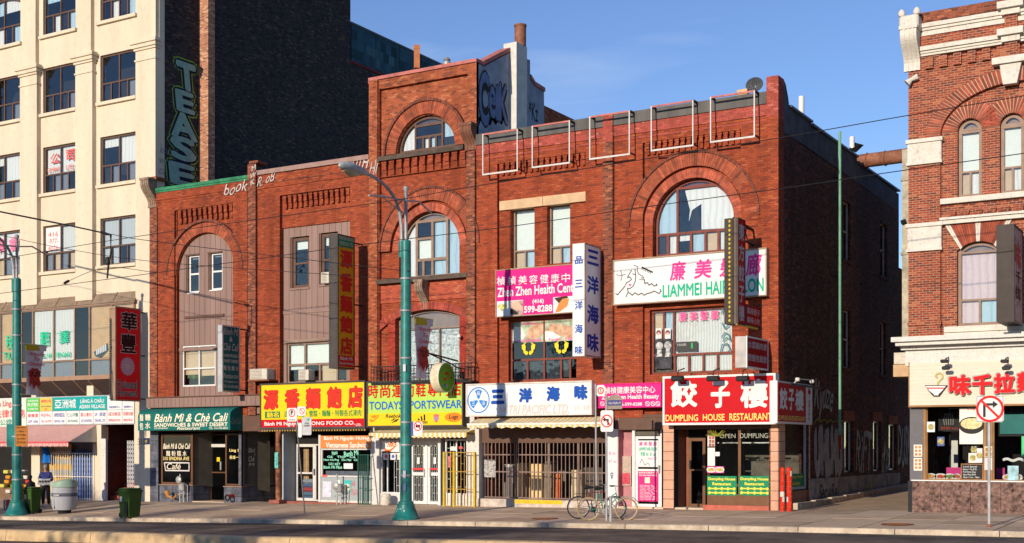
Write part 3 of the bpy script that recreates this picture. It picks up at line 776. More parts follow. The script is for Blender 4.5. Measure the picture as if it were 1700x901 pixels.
# ground floor: fascia, tiled bulkheads, recessed entrance
BX('fascia_board', MAUVE, bA, XA(243, -.3), XA(433, -.3), -.3, .1, ZA(338, 675, -.3), ZA(338, 658.5, -.3))
for i in range(26):
    x = lerp(XA(243, -.3), XA(433, -.3), (i+.5)/26); BX('board', MAUVE, bA, x-.1, x+.1, -.315, -.3, ZA(338, 674, -.3), ZA(338, 660, -.3))
BX('fascia_cap', BROWN, bA, XA(242, -.35), XA(434, -.35), -.36, .1, ZA(338, 658.3, -.3), ZA(338, 658.3, -.3)+.04)
def xz(px, Y=0): return XA(px, Y)
GA = -.27
zf0, zf1 = ZA(338, 714, 0), ZA(338, 660, 0)
BX('lintel_wall', BROWN, bA, xa0, XA(464), -.02, .35, ZA(360, 716), 3.3)
BX('ceiling', BROWN, bA, xa0, XA(464), .35, 3.4, ZA(360, 716)+.03, ZA(360, 716)+.1)
BX('pier', GRY, bA, XA(250), XA(264), -.03, .4, ZB, ZA(257, 714)); tiles(bA, XA(250), XA(264), -.03, 0, -.35, ZA(257, 714), .42)
zbk = ZA(290, 804)
xr1 = XA(320); xr2 = XA(372); xr3 = XA(401)
BX('bulkhead', GRY, bA, XA(265), xr1, 0, .4, ZB, zbk-.04); BX('bulkhead', GRY, bA, xr1-.3, xr1, .4, 1.0, ZB, zbk-.04)
tiles(bA, XA(265), xr1, 0, 0, -.35, zbk-.05); tiles(bA, 0, xr1, 0, 1.0, -.35, zbk-.05, .33, face='S')
BX('sill', BROWNL, bA, XA(264.5), xr1+.03, -.04, .42, zbk-.04, zbk)
BX('bulkhead', GRY, bA, xr2, xr3, 0, .35, ZB, zbk-.06); BX('bulkhead', GRY, bA, xr3-.3, xr3, .35, 2.1, ZB, zbk-.06)
tiles(bA, xr2, xr3, 0, 0, -.35, zbk-.07); tiles(bA, 0, xr3, 0, 2.1, -.35, zbk-.07, .4, face='S')
BX('sill', BROWNL, bA, xr2-.02, xr3+.03, -.04, .37, zbk-.06, zbk-.02)
BRZ = mat('bronze_frame', (.16, .08, .045), rough=.45, metal=.3)
zh = ZA(300, 720)
shopw = thing
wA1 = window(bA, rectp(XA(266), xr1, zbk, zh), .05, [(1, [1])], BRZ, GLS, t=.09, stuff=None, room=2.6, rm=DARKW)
window(bA, rectp(.12, 1.0, zbk, zh), xr1-.03, [(1, [1])], BRZ, GLS, t=.06, plane='S', room=.0)
BX('corner_post', BRZ, bA, xr1-.1, xr1+.01, -.01, .1, zbk, zh)
dA = window(bA, rectp(XA(349, 1.0), xr2+.02, -.26, zh), 1.0, [(.35, [1]), (1, [1]), (1, [1])], BRZ, GLD, t=.06, m=.05, room=2.0, name='door', rm=DARKW)
BX('door_handle', STEEL, dA, XA(367, 1.0), XA(369, 1.0), .93, .98, ZA(368, 780, 1.0), ZA(368, 766, 1.0))
BX('notice', paintm((.85, .55, .02)), dA, XA(360, .99), XA(365, .99), .985, .99, ZA(362, 766, .99), ZA(362, 759, .99))
BX('transom_blind', WHITED, dA, XA(349, .99), XA(374, .99), .98, .99, ZA(362, 742, .99), ZA(362, 737, .99))
window(bA, rectp(xr2+.02, xr3-.14, zbk, zh), .05, [(1, [1])], BRZ, GLS, t=.07, room=1.4, rm=DARKW)
BX('pier', GRY, bA, xr3-.15, xr3, 0, .1, zbk-.02, zh+.05); tiles(bA, xr3-.15, xr3, 0, 0, zbk, zh, .4)
window(bA, rectp(.15, 1.25, zbk, zh+.1), xr3-.03, [(1, [1])], BROWNL, GLS, t=.05, plane='S', room=0)
window(bA, rectp(1.3, 2.1, zbk, zh+.1), xr3-.03, [(1, [1])], BROWNL, GLS, t=.05, plane='S', room=0)
BX('floor', PAVE3, bA, xr1, xr2, -.02, 3, ZB, -.22)
BX('louvre_panel', BROWN, bA, XA(403, .1), XA(433, .1), .1, .2, ZA(418, 716, .1), ZA(418, 690, .1))
for k in range(5):
    z = ZA(418, 697+k*3.6, .1); BX('louvre_slat', BROWNL, bA, XA(418, .05), XA(433, .05), .03, .1, z-.02, z+.02)
IV = paintm((.80, .72, .55)); IVY = paintm((.80, .62, .25))
T('Bánh Mì & Chè Cali', IV, wA1, XA(271, .04), XA(316, .04), ZA(293, 745, .04), ZA(293, 736, .04), .035, shear=.3, bold=.02)
T('麵 粉 糕 水', IV, wA1, XA(276, .04), XA(310, .04), ZA(293, 757, .04), ZA(293, 748, .04), .035, bold=.02)
T('310 SPADINA AVE', IVY, wA1, XA(271, .04), XA(314, .04), ZA(293, 764, .04), ZA(293, 758, .04), .035, bold=.02)
m = MB(); stroke(m, [(XA(273, .04), ZA(293, 768, .04)), (XA(314, .04), ZA(293, 768, .04)), (XA(314, .04), ZA(293, 781, .04)), (XA(275, .04), ZA(293, 781, .04)), (XA(273, .04), ZA(293, 768, .04))], .05, .033, .036); m.build('neon_outline', WHITED, wA1)
T('Café', IV, wA1, XA(277, .04), XA(300, .04), ZA(293, 779, .04), ZA(293, 769, .04), .035, shear=.2, bold=.0)
for k, (s, a, b_) in enumerate((('Bánh Mì', 743, 751), ('&', 752, 756), ('Chè Cali', 757, 766), ('麵 糖 粉 水', 768, 773))):
    ya, yb = YA(411, xr3), YA(434, xr3)
    T(s, IV, bA, ya+.05, yb-.02, ZS(422, b_, xr3), ZS(422, a, xr3), xr3+.004, 'S', shear=.2, bold=.02, keep=(k == 1))
T('Ling 1', IVY, bA, XA(381, .04), XA(396, .04), ZA(389, 751, .04), ZA(389, 745, .04), .035, bold=.03)
T('長城一', IVY, bA, XA(381, .04), XA(396, .04), ZA(389, 762, .04), ZA(389, 756, .04), .035, bold=.03)

# ---------------------------------------------------------------- B: brick shop with flat boarded panel
xb0, xb1 = XA(414), XA(614)
bB = thing('brick_shop_building', 'red brick shop with a tall square mauve panel holding two brown windows', 'building', (xb0, 0, -.2))
bx0, bx1 = XA(464.5), XA(581)
zpt = ZA(522, 317); zpl = ZA(523, 371)
PB = rectp(xb0, xb1, 3.0, 13.0)
MB().plate(PB, [rectp(bx0, bx1, 3.001, zpt)], 0, .15).build('wall', BR, bB)
MB().plate(rectp(xb0+.01, xb1-.01, 3.0, zpt+.2), [rectp(bx0, bx1, 3.001, zpl)], .15, .5).build('wall', BR, bB)
corbels(bB, bx0+.1, bx1, ZA(522, 319), ZA(522, 340), 13, 0, .15, BR)
course(bB, XA(428), xb1, ZA(520, 300), 0, BR); course(bB, XA(428), xb1, ZA(520, 292), 0, BRS, h=.05, pr_=.02)
BX('pilaster', BRS, bB, XA(414.5), XA(427.5), -.12, .0, 3.3, ZA(420, 273)); BX('parapet_cap', BRS, bB, XA(413.5, -.15), XA(428.5, -.15), -.16, .4, ZA(421, 273)+.001, ZA(421, 268.5))
q1 = pr(484, 393, 515.5, 478, .3); q2 = pr(531.6, 386, 563, 472, .3); q3 = pr(478, 567, 582, 631, .3)
siding(bB, rectp(bx0, bx1, 3.0, zpl), [q1, q2, (q3[0], q3[1]-.1, q3[2]-.1, q3[3])], .22)
BX('trim', MAUVE, bB, bx0, bx1, .195, .22, ZA(523, 517), ZA(523, 511)); BX('trim', BROWNL, bB, q3[0]-.1, bx1, .17, .22, q3[3], q3[3]+.12)
for q in (q1, q2):
    window(bB, rectp(q[0]+.1, q[1], q[2], q[3]-.04), .29, [(1.05, [1]), (1, [1])], BROWN, t=.12, m=.07, stuff=[(SHADE, .35), None])
    BX('reveal', BROWN, bB, q[0], q[0]+.095, .245, .35, q[2], q[3]); BX('sill', MAUVE, bB, q[0], q[1]+.02, .17, .3, q[2]-.07, q[2])
window(bB, rectp(q3[0], q3[1]-.1, q3[2]-.1, q3[3]), .28, [(1.2, [.28, .72]), (1, [.28, .26, .3, .16])], BROWNL, t=.08, m=.08, stuff=[SHADE, SHADE, (SHADE, .2), None, TANB, None])
BX('coping', mat('mauve_coping', (.34, .22, .19), rough=.7, var=.15, dirt=.2), bB, XA(428)+.02, xb1-.01, -.08, .5, 12.88, 13.06)
shell(bB, xb0, xb1, .5, 14, 12.7, BRS, zl=3.3)
# ground floor B
BX('fascia_board', MAUVE, bB, XA(428), XA(470), -.05, .3, ZA(450, 676), 3.35)
BX('lintel_wall', BROWN, bB, XA(428), xb1, .0, .4, ZA(520, 716), 3.4)
BX('ceiling', BROWN, bB, XA(401), xb1, .4, 2.6, ZA(520, 716)+.1, ZA(520, 716)+.2)
BX('rear_partition', DARKW, bB, XA(401), XA(486), 2.3, 2.4, ZB, 3.3)
pipe = RUST
bBx = XA(532)
BX('step', mat('red_step', (.30, .10, .075), rough=.8, var=.2, dirt=.3), bB, XA(466), xb1-.05, -.1, .9, ZB, -.11)
GREYF = mat('pale_grey_frame', (.42, .45, .44), rough=.5, var=.08); BLKH = mat('grey_bulkhead_panel', (.34, .38, .39), rough=.6, var=.06)
BX('side_panel', GREYF, bB, XA(468.5, .1), XA(476, .1), .1, 1.0, -.12, ZA(472, 716)+.1)
window(bB, rectp(XA(477, .6), XA(490, .6), ZA(483, 808, .6), ZA(483, 716, .6)), .6, [(1, [1])], GREYF, GLD, t=.04, room=1.2)
BX('bulkhead', BLKH, bB, XA(477, .6), XA(490, .6), .6, .7, -.12, ZA(483, 808, .6))
dB = window(bB, rectp(XA(490.6, .6), XA(523, .6), -.11, ZA(507, 737, .6)), .6, [(1.05, [1]), (1, [1])], WHITED, GLS, t=.11, m=.07, room=2.5, name='door', stuff=[None, None])
BX('door_handle', STEEL, dB, XA(520.5, .6), XA(523.5, .6), .52, .58, ZA(520, 788, .6), ZA(520, 778, .6))
window(bB, rectp(XA(523.2, .6), XA(530, .6), -.11, ZA(526, 737, .6)), .6, [(1, [1])], WHITED, GLD, t=.05, room=1.5)
BX('transom', DARK, bB, XA(477, .65), XA(531, .65), .66, .7, ZA(507, 737, .6), 3)
# goods seen through the shop door
BOX = mat('cardboard', (.46, .28, .14), rough=.9, var=.1); SACK = stripes('stacked_sacks', (.10, .15, .26), (.40, .10, .10), .5, ax=2, duty=.72)
for k in range(5):
    z0 = ZA(509, 803, 1.0)+k*.32-.0
    b = thing('cardboard_box', ['lowest', 'second lowest', 'middle', 'second highest', 'topmost'][k] + ' cardboard box of the stack behind the noodle shop door', 'box', (XA(509, 1.0), 1.1, z0), 'boxes behind the shop door')
    BX('carton', BOX, b, XA(505, 1.0), XA(514, 1.0), .95, 1.3, z0, z0+.31); BX('packing_tape', mat('packing_tape', (.6, .45, .25), rough=.4), b, XA(509, .95)-.03, XA(509, .95)+.03, .945, .95, z0, z0+.31)
sk = thing('sack_pile', 'pile of blue and red striped sacks inside the noodle shop door', 'sacks', (XA(512, 1), 1.1, -.1))
for k in range(5):
    z0 = -.1+k*.17; MB().cbox(XA(504, 1.0), XA(522, 1.0), .9, 1.4, z0, z0+.165, .05).build('sack', paintm(((.10, .16, .30), (.12, .2, .3), (.42, .08, .08), (.10, .16, .30), (.3, .35, .4))[k]), sk)
zw0 = ZA(574, 792); zw1 = ZA(574, 744)
wB = window(bB, rectp(bBx, XA(616), zw0, zw1), .04, [(1, [1])], WHITED, GLS, t=.06, room=2.0)
BX('window_ledge', mat('stainless', (.3, .33, .38), rough=.3, metal=.6), wB, bBx+.1, XA(614), .2, .9, zw0+.05, ZA(574, 782))
BX('bulkhead', BLKH, bB, bBx, XA(616), .04, .14, -.115, zw0-.01)
BX('frame_post', WHITED, bB, bBx-.1, bBx, .0, .14, -.12, ZA(532, 722)); BX('base_rail', WHITED, bB, bBx, XA(616), .02, .05, -.115, -.03)
sB = thing('shop_sign', 'orange board with white script above the sandwich window', 'sign', (bBx, -.02, zw1))
BX('panel', paintm((.62, .22, .06)), sB, bBx+.02, XA(616, -.02), -.03, .03, zw1+.01, ZA(574, 723))
T('Bánh Mì Nguyên Hương', paintm((.85, .80, .75)), sB, XA(538, -.03), XA(613, -.03), ZA(575, 732, -.03), ZA(575, 724, -.03), -.034, bold=.02)
T('Vietnamese Sandwich', paintm((.85, .80, .75)), sB, XA(541, -.03), XA(611, -.03), ZA(575, 743, -.03), ZA(575, 734, -.03), -.034, bold=.02)
GN = paintm((.25, .62, .45))
for s, a, b_, c, d, r in (('Menu', 551, 560, 748, 755, .25), ('Banh Mi', 571, 595, 748, 757, .12), ('Gà   Thịt   Cá', 543, 590, 756, 761, 0), ('Nem Nướng   Xíu Mại   Chả', 537, 596, 761, 766, 0), ('ĐẶC BIỆT', 545, 565, 767, 773, 0), ('Bánh Mì Pâté', 537, 568, 773, 778, 0)):
    T(s, GN, wB, XA(a, .03), XA(b_, .03), ZA((a+b_)/2, d, .03), ZA((a+b_)/2, c, .03), .03, bold=.035, rot=r)
BX('price_card', WHITE, wB, XA(570), XA(585), .02, .03, ZA(577, 778), ZA(577, 769)); BX('sticker', paintm((.75, .12, .10)), wB, XA(534), XA(542), .02, .03, ZA(538, 791), ZA(538, 788))
def poster(parent, px0, px1, py0, py1, Y, m, name='poster', lab=None):
    mid = (px0+px1)/2; return BX(name, m, parent, XA(px0, Y), XA(px1, Y), Y-.012, Y, ZA(mid, py1, Y), ZA(mid, py0, Y), label=lab)
poster(bB, 536, 550, 799, 825, .038, mat('faded_poster', (.68, .62, .72), var=.25, sc=6)); poster(bB, 559, 565, 797, 810, .038, mat('white_poster', (.75, .74, .66), var=.1)); 
p = poster(bB, 572, 583, 797, 817, .038, paintm((.05, .45, .42))); MB().plate(blob_pts(XA(576, .02), ZA(577, 810, .02), .17), (), .018, .024).build('print', mat('poster_print', (.72, .68, .5), var=.6, sc=14), p)
T('Vô \n TaTi', paintm((.62, .10, .15)), bB, XA(583, .03), XA(594, .03), ZA(589, 822, .03), ZA(589, 798, .03), .03, bold=.0, shear=.3)

# ---------------------------------------------------------------- C: three storey tower bay
xc0, xc1 = XA(614), XA(791)
ZTC = 15.82
bC = thing('brick_tower_building', 'tall narrow brick building with a half-round top window and two arches below', 'building', (xc0, 0, -.1))
cx0, cx1 = XA(629.5), XA(776)
zs1 = ZA(705, 250)                                     # sill of the half-round window
hx0, hx1 = XA(656), XA(753.5); hr = (hx1-hx0)/2; hcx = (hx0+hx1)/2; hz = zs1+.06
zk = ZA(705, 279)                                      # foot of the corbel table
ax0, ax1 = XA(661.5), XA(761.5); ar = (ax1-ax0)/2; acx = (ax0+ax1)/2; atop = ZA(711, 350); zs2 = ZA(703, 459)
lx0, lx1 = XA(655), XA(761.5); ltop = ZA(711, 513); lz0 = 3.2; lsp = ZA(708, 526)
Hh = archp(hx0, hx1, hz, hz, hr*.98); AA = archp(ax0, ax1, zs2, atop-ar, ar); LL = archp(lx0, lx1, lz0+.01, lsp, ltop-lsp)
MB().plate(rectp(xc0, xc1, 3.0, ZTC), [rectp(cx0, cx1, 3.001, ZTC-.35)], 0, .14).build('wall', BRT, bC)
MB().plate(rectp(xc0+.01, xc1-.01, zs1-.02, ZTC-.01), [Hh], .14, .5).build('wall', BRT, bC)
MB().plate(rectp(xc0+.01, xc1-.01, 3.0, zs1-.03), [AA, LL], .14, .5).build('wall', BR, bC)
BX('parapet_course', BRT, bC, cx0-.01, cx1+.01, .001, .14, ZTC-.36, ZTC-.34); BX('coping', PINKC, bC, xc0-.03, xc1+.04, -.06, .5, ZTC, ZTC+.12); BX('coping', PINKC, bC, xc0-.02, XA(628), -.075, -.06, ZTC-.1, ZTC+.11)
arch_ring(bC, hcx, hz, hr+.01, hr+.46, .05, .15, VS, a0=0, a1=pi); arch_ring(bC, hcx, hz, hr+.47, hr+.57, -.02, .14, VSD, gap=.15)
window(bC, inset(Hh, .02), .27, [], BROWN, t=.09, m=.08, cl=[(0, .26, 0, 1), (.26, .76, 0, .2), (.26, .76, .2, .6), (.26, .40, .6, 1), (.40, .52, .6, 1), (.52, .64, .6, 1), (.64, .76, .6, 1), (.76, 1, 0, 1)], stuff=[CURT, BROWN, None, None, CURT, BLUEC, None, (BLUEC, .6)])
SILLM = mat('dark_sill', (.10, .075, .06), rough=.85, var=.25, bump=.3, dirt=.3)
BX('sill', SILLM, bC, cx0-.05, XA(771), -.1, .3, zs1-.17, zs1-.001)
bracket(bC, XA(770, -.1), XA(789, -.1), -.38, -.001, ZA(779, 250), ZA(779, 212), mat('brown_stone', (.20, .09, .06), rough=.85, var=.25, bump=.4))
corbels(bC, cx0+.02, cx1-.05, zs1-.2, zk-.1, 11, 0, .14, BR)
BX('wall_strip', BR, bC, cx0, cx1, .05, .14, zk-.12, zk-.1)
MB().box(XA(776.5), XA(790.5), -.1, 0, 3.2, ZA(779, 252)-.0).build('pilaster', BRS, bC); MB().box(XA(614.5), XA(628.5), -.08, 0, 3.2, ZTC-.0).build('pilaster', BRT, bC)
# arch of the middle floor: two rings and a sill with a keystone bracket
zsp = atop-ar
PR = brick('brick_rubbed', (.48, .10, .045), (.36, .075, .04), (.55, .13, .06), (.4, .10, .06), w=.075, h=.23, mw=.006, stain=.25)
arch_ring(bC, acx, zsp, ar+.005, ar+.30, .04, .16, vouss('voussoir_rubbed', (.46, .10, .05)), gap=.04); arch_ring(bC, acx, zsp, ar+.40, ar+.82, -.0, .14, VS); arch_ring(bC, acx, zsp, ar+.83, ar+.91, -.05, .13, VSD, gap=.15)
for a, b_ in ((ax0-.3, ax0-.005), (ax1+.005, ax1+.3)): BX('jamb', BR, bC, a, b_, .04, .14, zs2, zsp)
window(bC, inset(AA, .015), .27, [], BROWNL, t=.07, m=.10, cl=[(0, .22, 0, 1), (.22, .76, 0, .10), (.22, .5, .10, .38), (.22, .5, .38, .74), (.22, .34, .74, 1), (.34, .5, .74, 1), (.5, .76, .10, .74), (.5, .76, .74, 1), (.76, 1, 0, 1)],
       stuff=[CURT, BROWNL, None, SHADE, DARK, None, BLUEC, BLUEC, BLUEC])
BX('sill', SILLM, bC, cx0-.04, XA(778), -.14, .3, zs2-.16, zs2-.001)
kx0, kx1 = XA(694, -.1), XA(707, -.1)
bracket(bC, kx0, kx1, -.34, .1, ZA(702, 513), ZA(702, 470), GSTONE, 'keystone')
# splayed brickwork between sill and lower arch
arch_ring(bC, (lx0+lx1)/2, lsp-((lx1-lx0)**2/8/(ltop-lsp)-(ltop-lsp)/2)+.0, (lx1-lx0)**2/8/(ltop-lsp)+(ltop-lsp)/2, (lx1-lx0)**2/8/(ltop-lsp)+(ltop-lsp)/2+.28, .03, .16, vouss('voussoir_bright', (.40, .065, .038)), a0=pi/2-.62, a1=pi/2+.62, gap=.05)
BRPT = brick('brick_red_painted', (.34, .045, .03), (.28, .04, .028), (.40, .07, .04), (.3, .045, .03), stain=.3)
for a, b_ in ((lx0-.32, lx0-.005), (lx1+.005, lx1+.3)): BX('jamb', BRPT, bC, a, b_, .04, .14, lz0, lsp+.07)
MB().plate(rectp(cx0+.001, cx1-.001, lsp+.62, zs2-.165), (), .09, .135).build('wall_panel', brick('brick_peeling', (.42, .085, .045), (.3, .06, .04), (.5, .15, .08), (.3, .1, .07), stain=.2, patch=(.62, .45, .36)), bC)
window(bC, inset(LL, .015), .27, [(.32, [1]), (1.7, [.3, .35, .35])], BROWNL, t=.07, m=.05, stuff=[BROWNL, LACE, LACE, LACE])
# tower side wall and roof parts
ZR = ZA(791, 222)
for a in (0,):
    side = [(.0, 13.0), (0, ZTC), (.48, 15.78), (2.27, 16.75), (3.85, 16.9), (3.85, 16.19), (4.94, 16.04), (5.0, 13.0)]
    MB().plate([(y+.01, z) for y, z in side], (), xc1-.34, xc1, 'S').build('side_wall', STUCCO, bC)
    cp = [(.4, 15.8), (2.27, 16.8), (2.27, 16.95), (.4, 15.95)]
    MB().plate(cp, (), xc1-.4, xc1+.05, 'S').build('coping', PINKC, bC); MB().plate([(3.86, 16.2), (4.2, 16.0), (4.98, 15.95), (4.98, 16.1), (4.2, 16.15), (3.86, 16.35)], (), xc1-.4, xc1+.05, 'S').build('coping', PINKC, bC)
chx = XA(857.5, 2.3)
BX('chimney_stack', mat('stack_render', (.62, .60, .56), rough=.85, var=.12, bump=.2, dirt=.2), bC, xc1-.25, chx, 2.3, YA(875, chx), 12.6, ZA(851, 70, 2.3))
MB().lathe([(.22, 0), (.22, .75), (.24, .75), (.24, .82), (.2, .82)], (xc1+chx)/2-.03, 2.9, 16, ZA(851, 70, 2.3)).build('chimney_pot', RUSTP, bC, smooth=True)
shell(bC, xc0, xc1, .5, 14, ZTC-.1, BRT); BX('party_wall', STUCCO, bC, xc1-.3, xc1-.02, 5, 13.7, 3, 13.9)
# small roof dormer and pipes on top of the tower
m = MB(); x0, x1 = XA(650, 3), XA(705, 3)
m.add([(x0, 2.2, ZTC), (x1, 2.2, ZTC), (x1, 5, ZTC), (x0, 5, ZTC), (lerp(x0, x1, .75), 2.2, ZTC+.75), (lerp(x0, x1, .75), 5, ZTC+.75)], [(0, 1, 4), (3, 5, 2), (0, 4, 5, 3), (1, 2, 5, 4)]); m.build('roof_light', PINKC, bC)
MB().lathe([(.14, 0), (.14, .75), (.16, .75), (.16, .9), (.13, .9)], XA(692, 3), 3, 4, ZA(692, 113, 3)).build('chimney_pot', mat('terracotta', (.55, .2, .09), rough=.9), bC)
vb = ZA(742, 112, 3); MB().lathe([(.09, -.4), (.09, .1), (.16, .1), (.16, .2), (.1, .24), (.15, .3), (.06, .4)], XA(742, 3), 3, 12, vb).build('roof_vent', STEEL, bC, smooth=True)
# tower ground floor: white shopfront with barred doors
BX('lintel_wall', WHITED, bC, xc0, xc1, 0, .4, ZA(700, 727), 3.2)
zc0 = -.13
BX('pier', WHITED, bC, XA(618), XA(631), -.06, .3, ZB, ZA(625, 722)); BX('pier', WHITED, bC, XA(775.5), XA(789), -.06, .4, ZB, 3.2)
BX('bulkhead', WHITED, bC, XA(631.5), XA(664), 0, .2, ZB, ZA(649, 819))
BX('ceiling', DARK, bC, xc0, xc1, .4, 3, ZA(700, 727)+.02, ZA(700, 727)+.1)
BX('party_wall', DARKW, bC, xc0, xc0+.1, .3, 3, ZB, 3); BX('party_wall', DARKW, bC, xc1-.1, xc1, .4, 3, ZB, 3)
zwc = ZA(649, 819)
def bars(parent, x0, x1, z0, z1, y, m, n=6, name='bar', d=.018, pat=True):
    b = MB(); w = (x1-x0)/n
    for i in range(n+1): b.box(x0+w*i-d/2, x0+w*i+d/2, y, y+d, z0, z1)
    k = max(2, round((z1-z0)/.3))
    for j in range(k+1):
        z = lerp(z0, z1, j/k)
        for i in range(n):
            if not pat or (i+j) % 2 == 0: b.box(x0+w*i, x0+w*(i+1), y+.002, y+d-.002, z-d/2, z+d/2)
    return b.build(name, m, parent)
wc = window(bC, rectp(XA(631.5), XA(664), zwc, ZA(649, 727)), .05, [(.6, [1]), (1.6, [.3, .7])], WHITED, GLS, t=.05, m=.05, room=1.6, stuff=[WHITE, None, None])
bars(wc, XA(652), XA(664), zwc, ZA(658, 752), .10, WHITE, 3, name='grille')
poster(wc, 634, 663, 731, 750, .045, WHITE, 'notice'); 
ORG = paintm((.78, .19, .03))
T('NIKE', ORG, wc, XA(643, .03), XA(659, .03), ZA(651, 742, .03), ZA(651, 733, .03), .028, bold=.04, shear=.35)
SW = [(0, .0), (.25, -.18), (.55, -.2), (1.55, .32), (.6, -.42), (.2, -.5), (-.02, -.32)]
def swoosh(parent, m, xc, zc, w, y, plane='F'):
    return MB().plate([(xc+a*w/1.55-w/2, zc+b*w/1.55+.08*w) for a, b in SW], (), y, y+.004, plane).build('swoosh_logo', m, parent)
swoosh(wc, ORG, XA(650, .03), ZA(650, 745, .03), XA(662, .03)-XA(639, .03), .024)
for a, mm in ((636.5, paintm((.6, .10, .12))), (648, paintm((.08, .12, .4))), (660, paintm((.72, .5, .2)))):
    pb = poster(wc, a, a+9, 752, 763, .046, WHITE, 'brand_card'); MB().plate(blob_pts(XA(a+4.5, .03), ZA(a+4.5, 757.5, .03), .07), (), .028, .033).build('print', mm, pb)
dz0, dz1 = -.10, ZA(708, 736, .5)
for a, b_ in ((682, 706.5), (710, 733)):
    dd = window(bC, rectp(XA(a, .5), XA(b_, .5), dz0, dz1), .5, [(1.02, [1]), (1, [1])], WHITE, GLS, t=.10, m=.12, room=2.5, name='door')
    bars(dd, XA(a+4, .5), XA(b_-4, .5), dz0+.12, dz1-.12, .56, WHITE, 5, name='grille'); poster(dd, a+3, b_-3, 777, 780, .49, paintm((.75, .05, .05)), 'sticker_strip')
    BX('door_closer', WHITE, dd, XA((a+b_)/2-2, .45), XA((a+b_)/2+2, .45), .46, .5, ZA((a+b_)/2, 770, .45), ZA((a+b_)/2, 759, .45))
    BX('door_handle', STEEL, dd, XA(b_-3 if a < 700 else a+3, .42)-.02, XA(b_-3 if a < 700 else a+3, .42)+.02, .44, .49, ZA(708, 792, .42), ZA(708, 778, .42))
BX('door_post', WHITE, bC, XA(706.6, .5), XA(709.9, .5), .47, .58, dz0, dz1+.15); BX('door_head', WHITE, bC, XA(676, .5), XA(735, .5), .48, .56, dz1+.002, 3); BX('door_post', WHITE, bC, XA(733.2, .3), XA(737.5, .3), .05, .58, ZB, ZA(735, 727))
BX('floor', PAVE3, bC, XA(664), XA(737), -.05, 3, ZB, -.12)
wc2 = window(bC, rectp(XA(738), XA(775), ZA(756, 821), ZA(756, 729)), .05, [(1, [1, 1])], WHITE, GLS, t=.05, m=.05, room=1.6)
bars(wc2, XA(739), XA(774), ZA(756, 821), ZA(756, 731), .11, WHITE, 6, name='grille')
poster(wc2, 744, 753, 757, 776, .045, mat('red_notice', (.62, .2, .2), var=.4, sc=16), 'notice'); poster(wc2, 748, 759, 741, 748, .045, WHITE, 'notice'); poster(wc2, 762, 768, 741, 745, .045, paintm((.75, .1, .1)), 'notice')
BX('bulkhead', WHITED, bC, XA(738), XA(775), 0, .2, ZB, ZA(756, 821)-.002)
# ---------------------------------------------------------------- D: brick shop with stone lintel
xd0, xd1 = XA(791)+.01, XA(1020)
ZTD = 12.9; ZCAP = 13.24
bD = thing('brick_shop_building', 'red brick shop with tan stone lintel over two shaded windows', 'building', (xd0, 0, -.08))
dx0, dx1 = XA(825.5), XA(972)
zdt = ZA(898, 262); zdl = ZA(900, 560)
PD = brick('brick_red_right', (.345, .068, .028), (.22, .05, .028), (.43, .11, .044), (.18, .06, .042), pd=.10, pl=.06, stain=.5)
zpk = ZA(900, 243)                                     # foot of the old painted band
zpt_ = ZA(900, 226)
w1 = pr(852, 347, 891, 446, .3); w2 = pr(912, 340, 950, 439, .3)
w3 = pr(848, 529, 960.5, 632, .3)
MB().plate(rectp(xd0, xd1, 3.0, zpk), [rectp(dx0, dx1, 3.001, zdt)], 0, .14).build('wall', PD, bD)
MB().plate(rectp(xd0+.01, xd1-.01, 3.0, zdt+.2), [rectp(*w1), rectp(*w2), rectp(*w3)], .14, .5).build('wall', PD, bD)
BX('painted_band', BRP, bD, xd0, xd1, -.03, .3, zpk+.001, zpt_)
BX('coping', TIN, bD, xd0, xd1-.01, -.08, .35, zpt_, ZTD+.3) 
course(bD, xd0, xd1, zpk-.15, 0, BRP, h=.06, pr_=.02)
corbels(bD, dx0+.05, dx1, zdt-.02, zdt-.42, 15, 0, .14, PD)
BX('pilaster', BRS, bD, XA(1003), XA(1020)-.02, -.1, 0, 3, zpk-.2); BX('pilaster', BRP, bD, XA(1003), XA(1020)-.02, -.1, -.03, zpk-.19, ZTD+.29)
for a, b_ in ((828, 899.6), (900.2, 971.5)):
    q = pr(a, ZA and 0, b_, 0, .0); z1 = ZA(900, 325.5); z0 = ZA(900, 341)
    BX('lintel', STONE, bD, XA(a), XA(b_), .04, .3, z0, z1)
BX('pilaster', PD, bD, XA(843), w1[0]-.02, .10, .14, w1[2], z0)
for q in (w1, w2):
    window(bD, rectp(*q), .34, [(2.4, [1]), (1, [1, 1])], BROWNL, t=.06, m=.05, stuff=[SHADE, (TANB, 1), BLUEC])
    BX('sill', STONE if q is w1 else PD, bD, q[0], q[1], .10, .35, q[2]-.07, q[2]+.02)
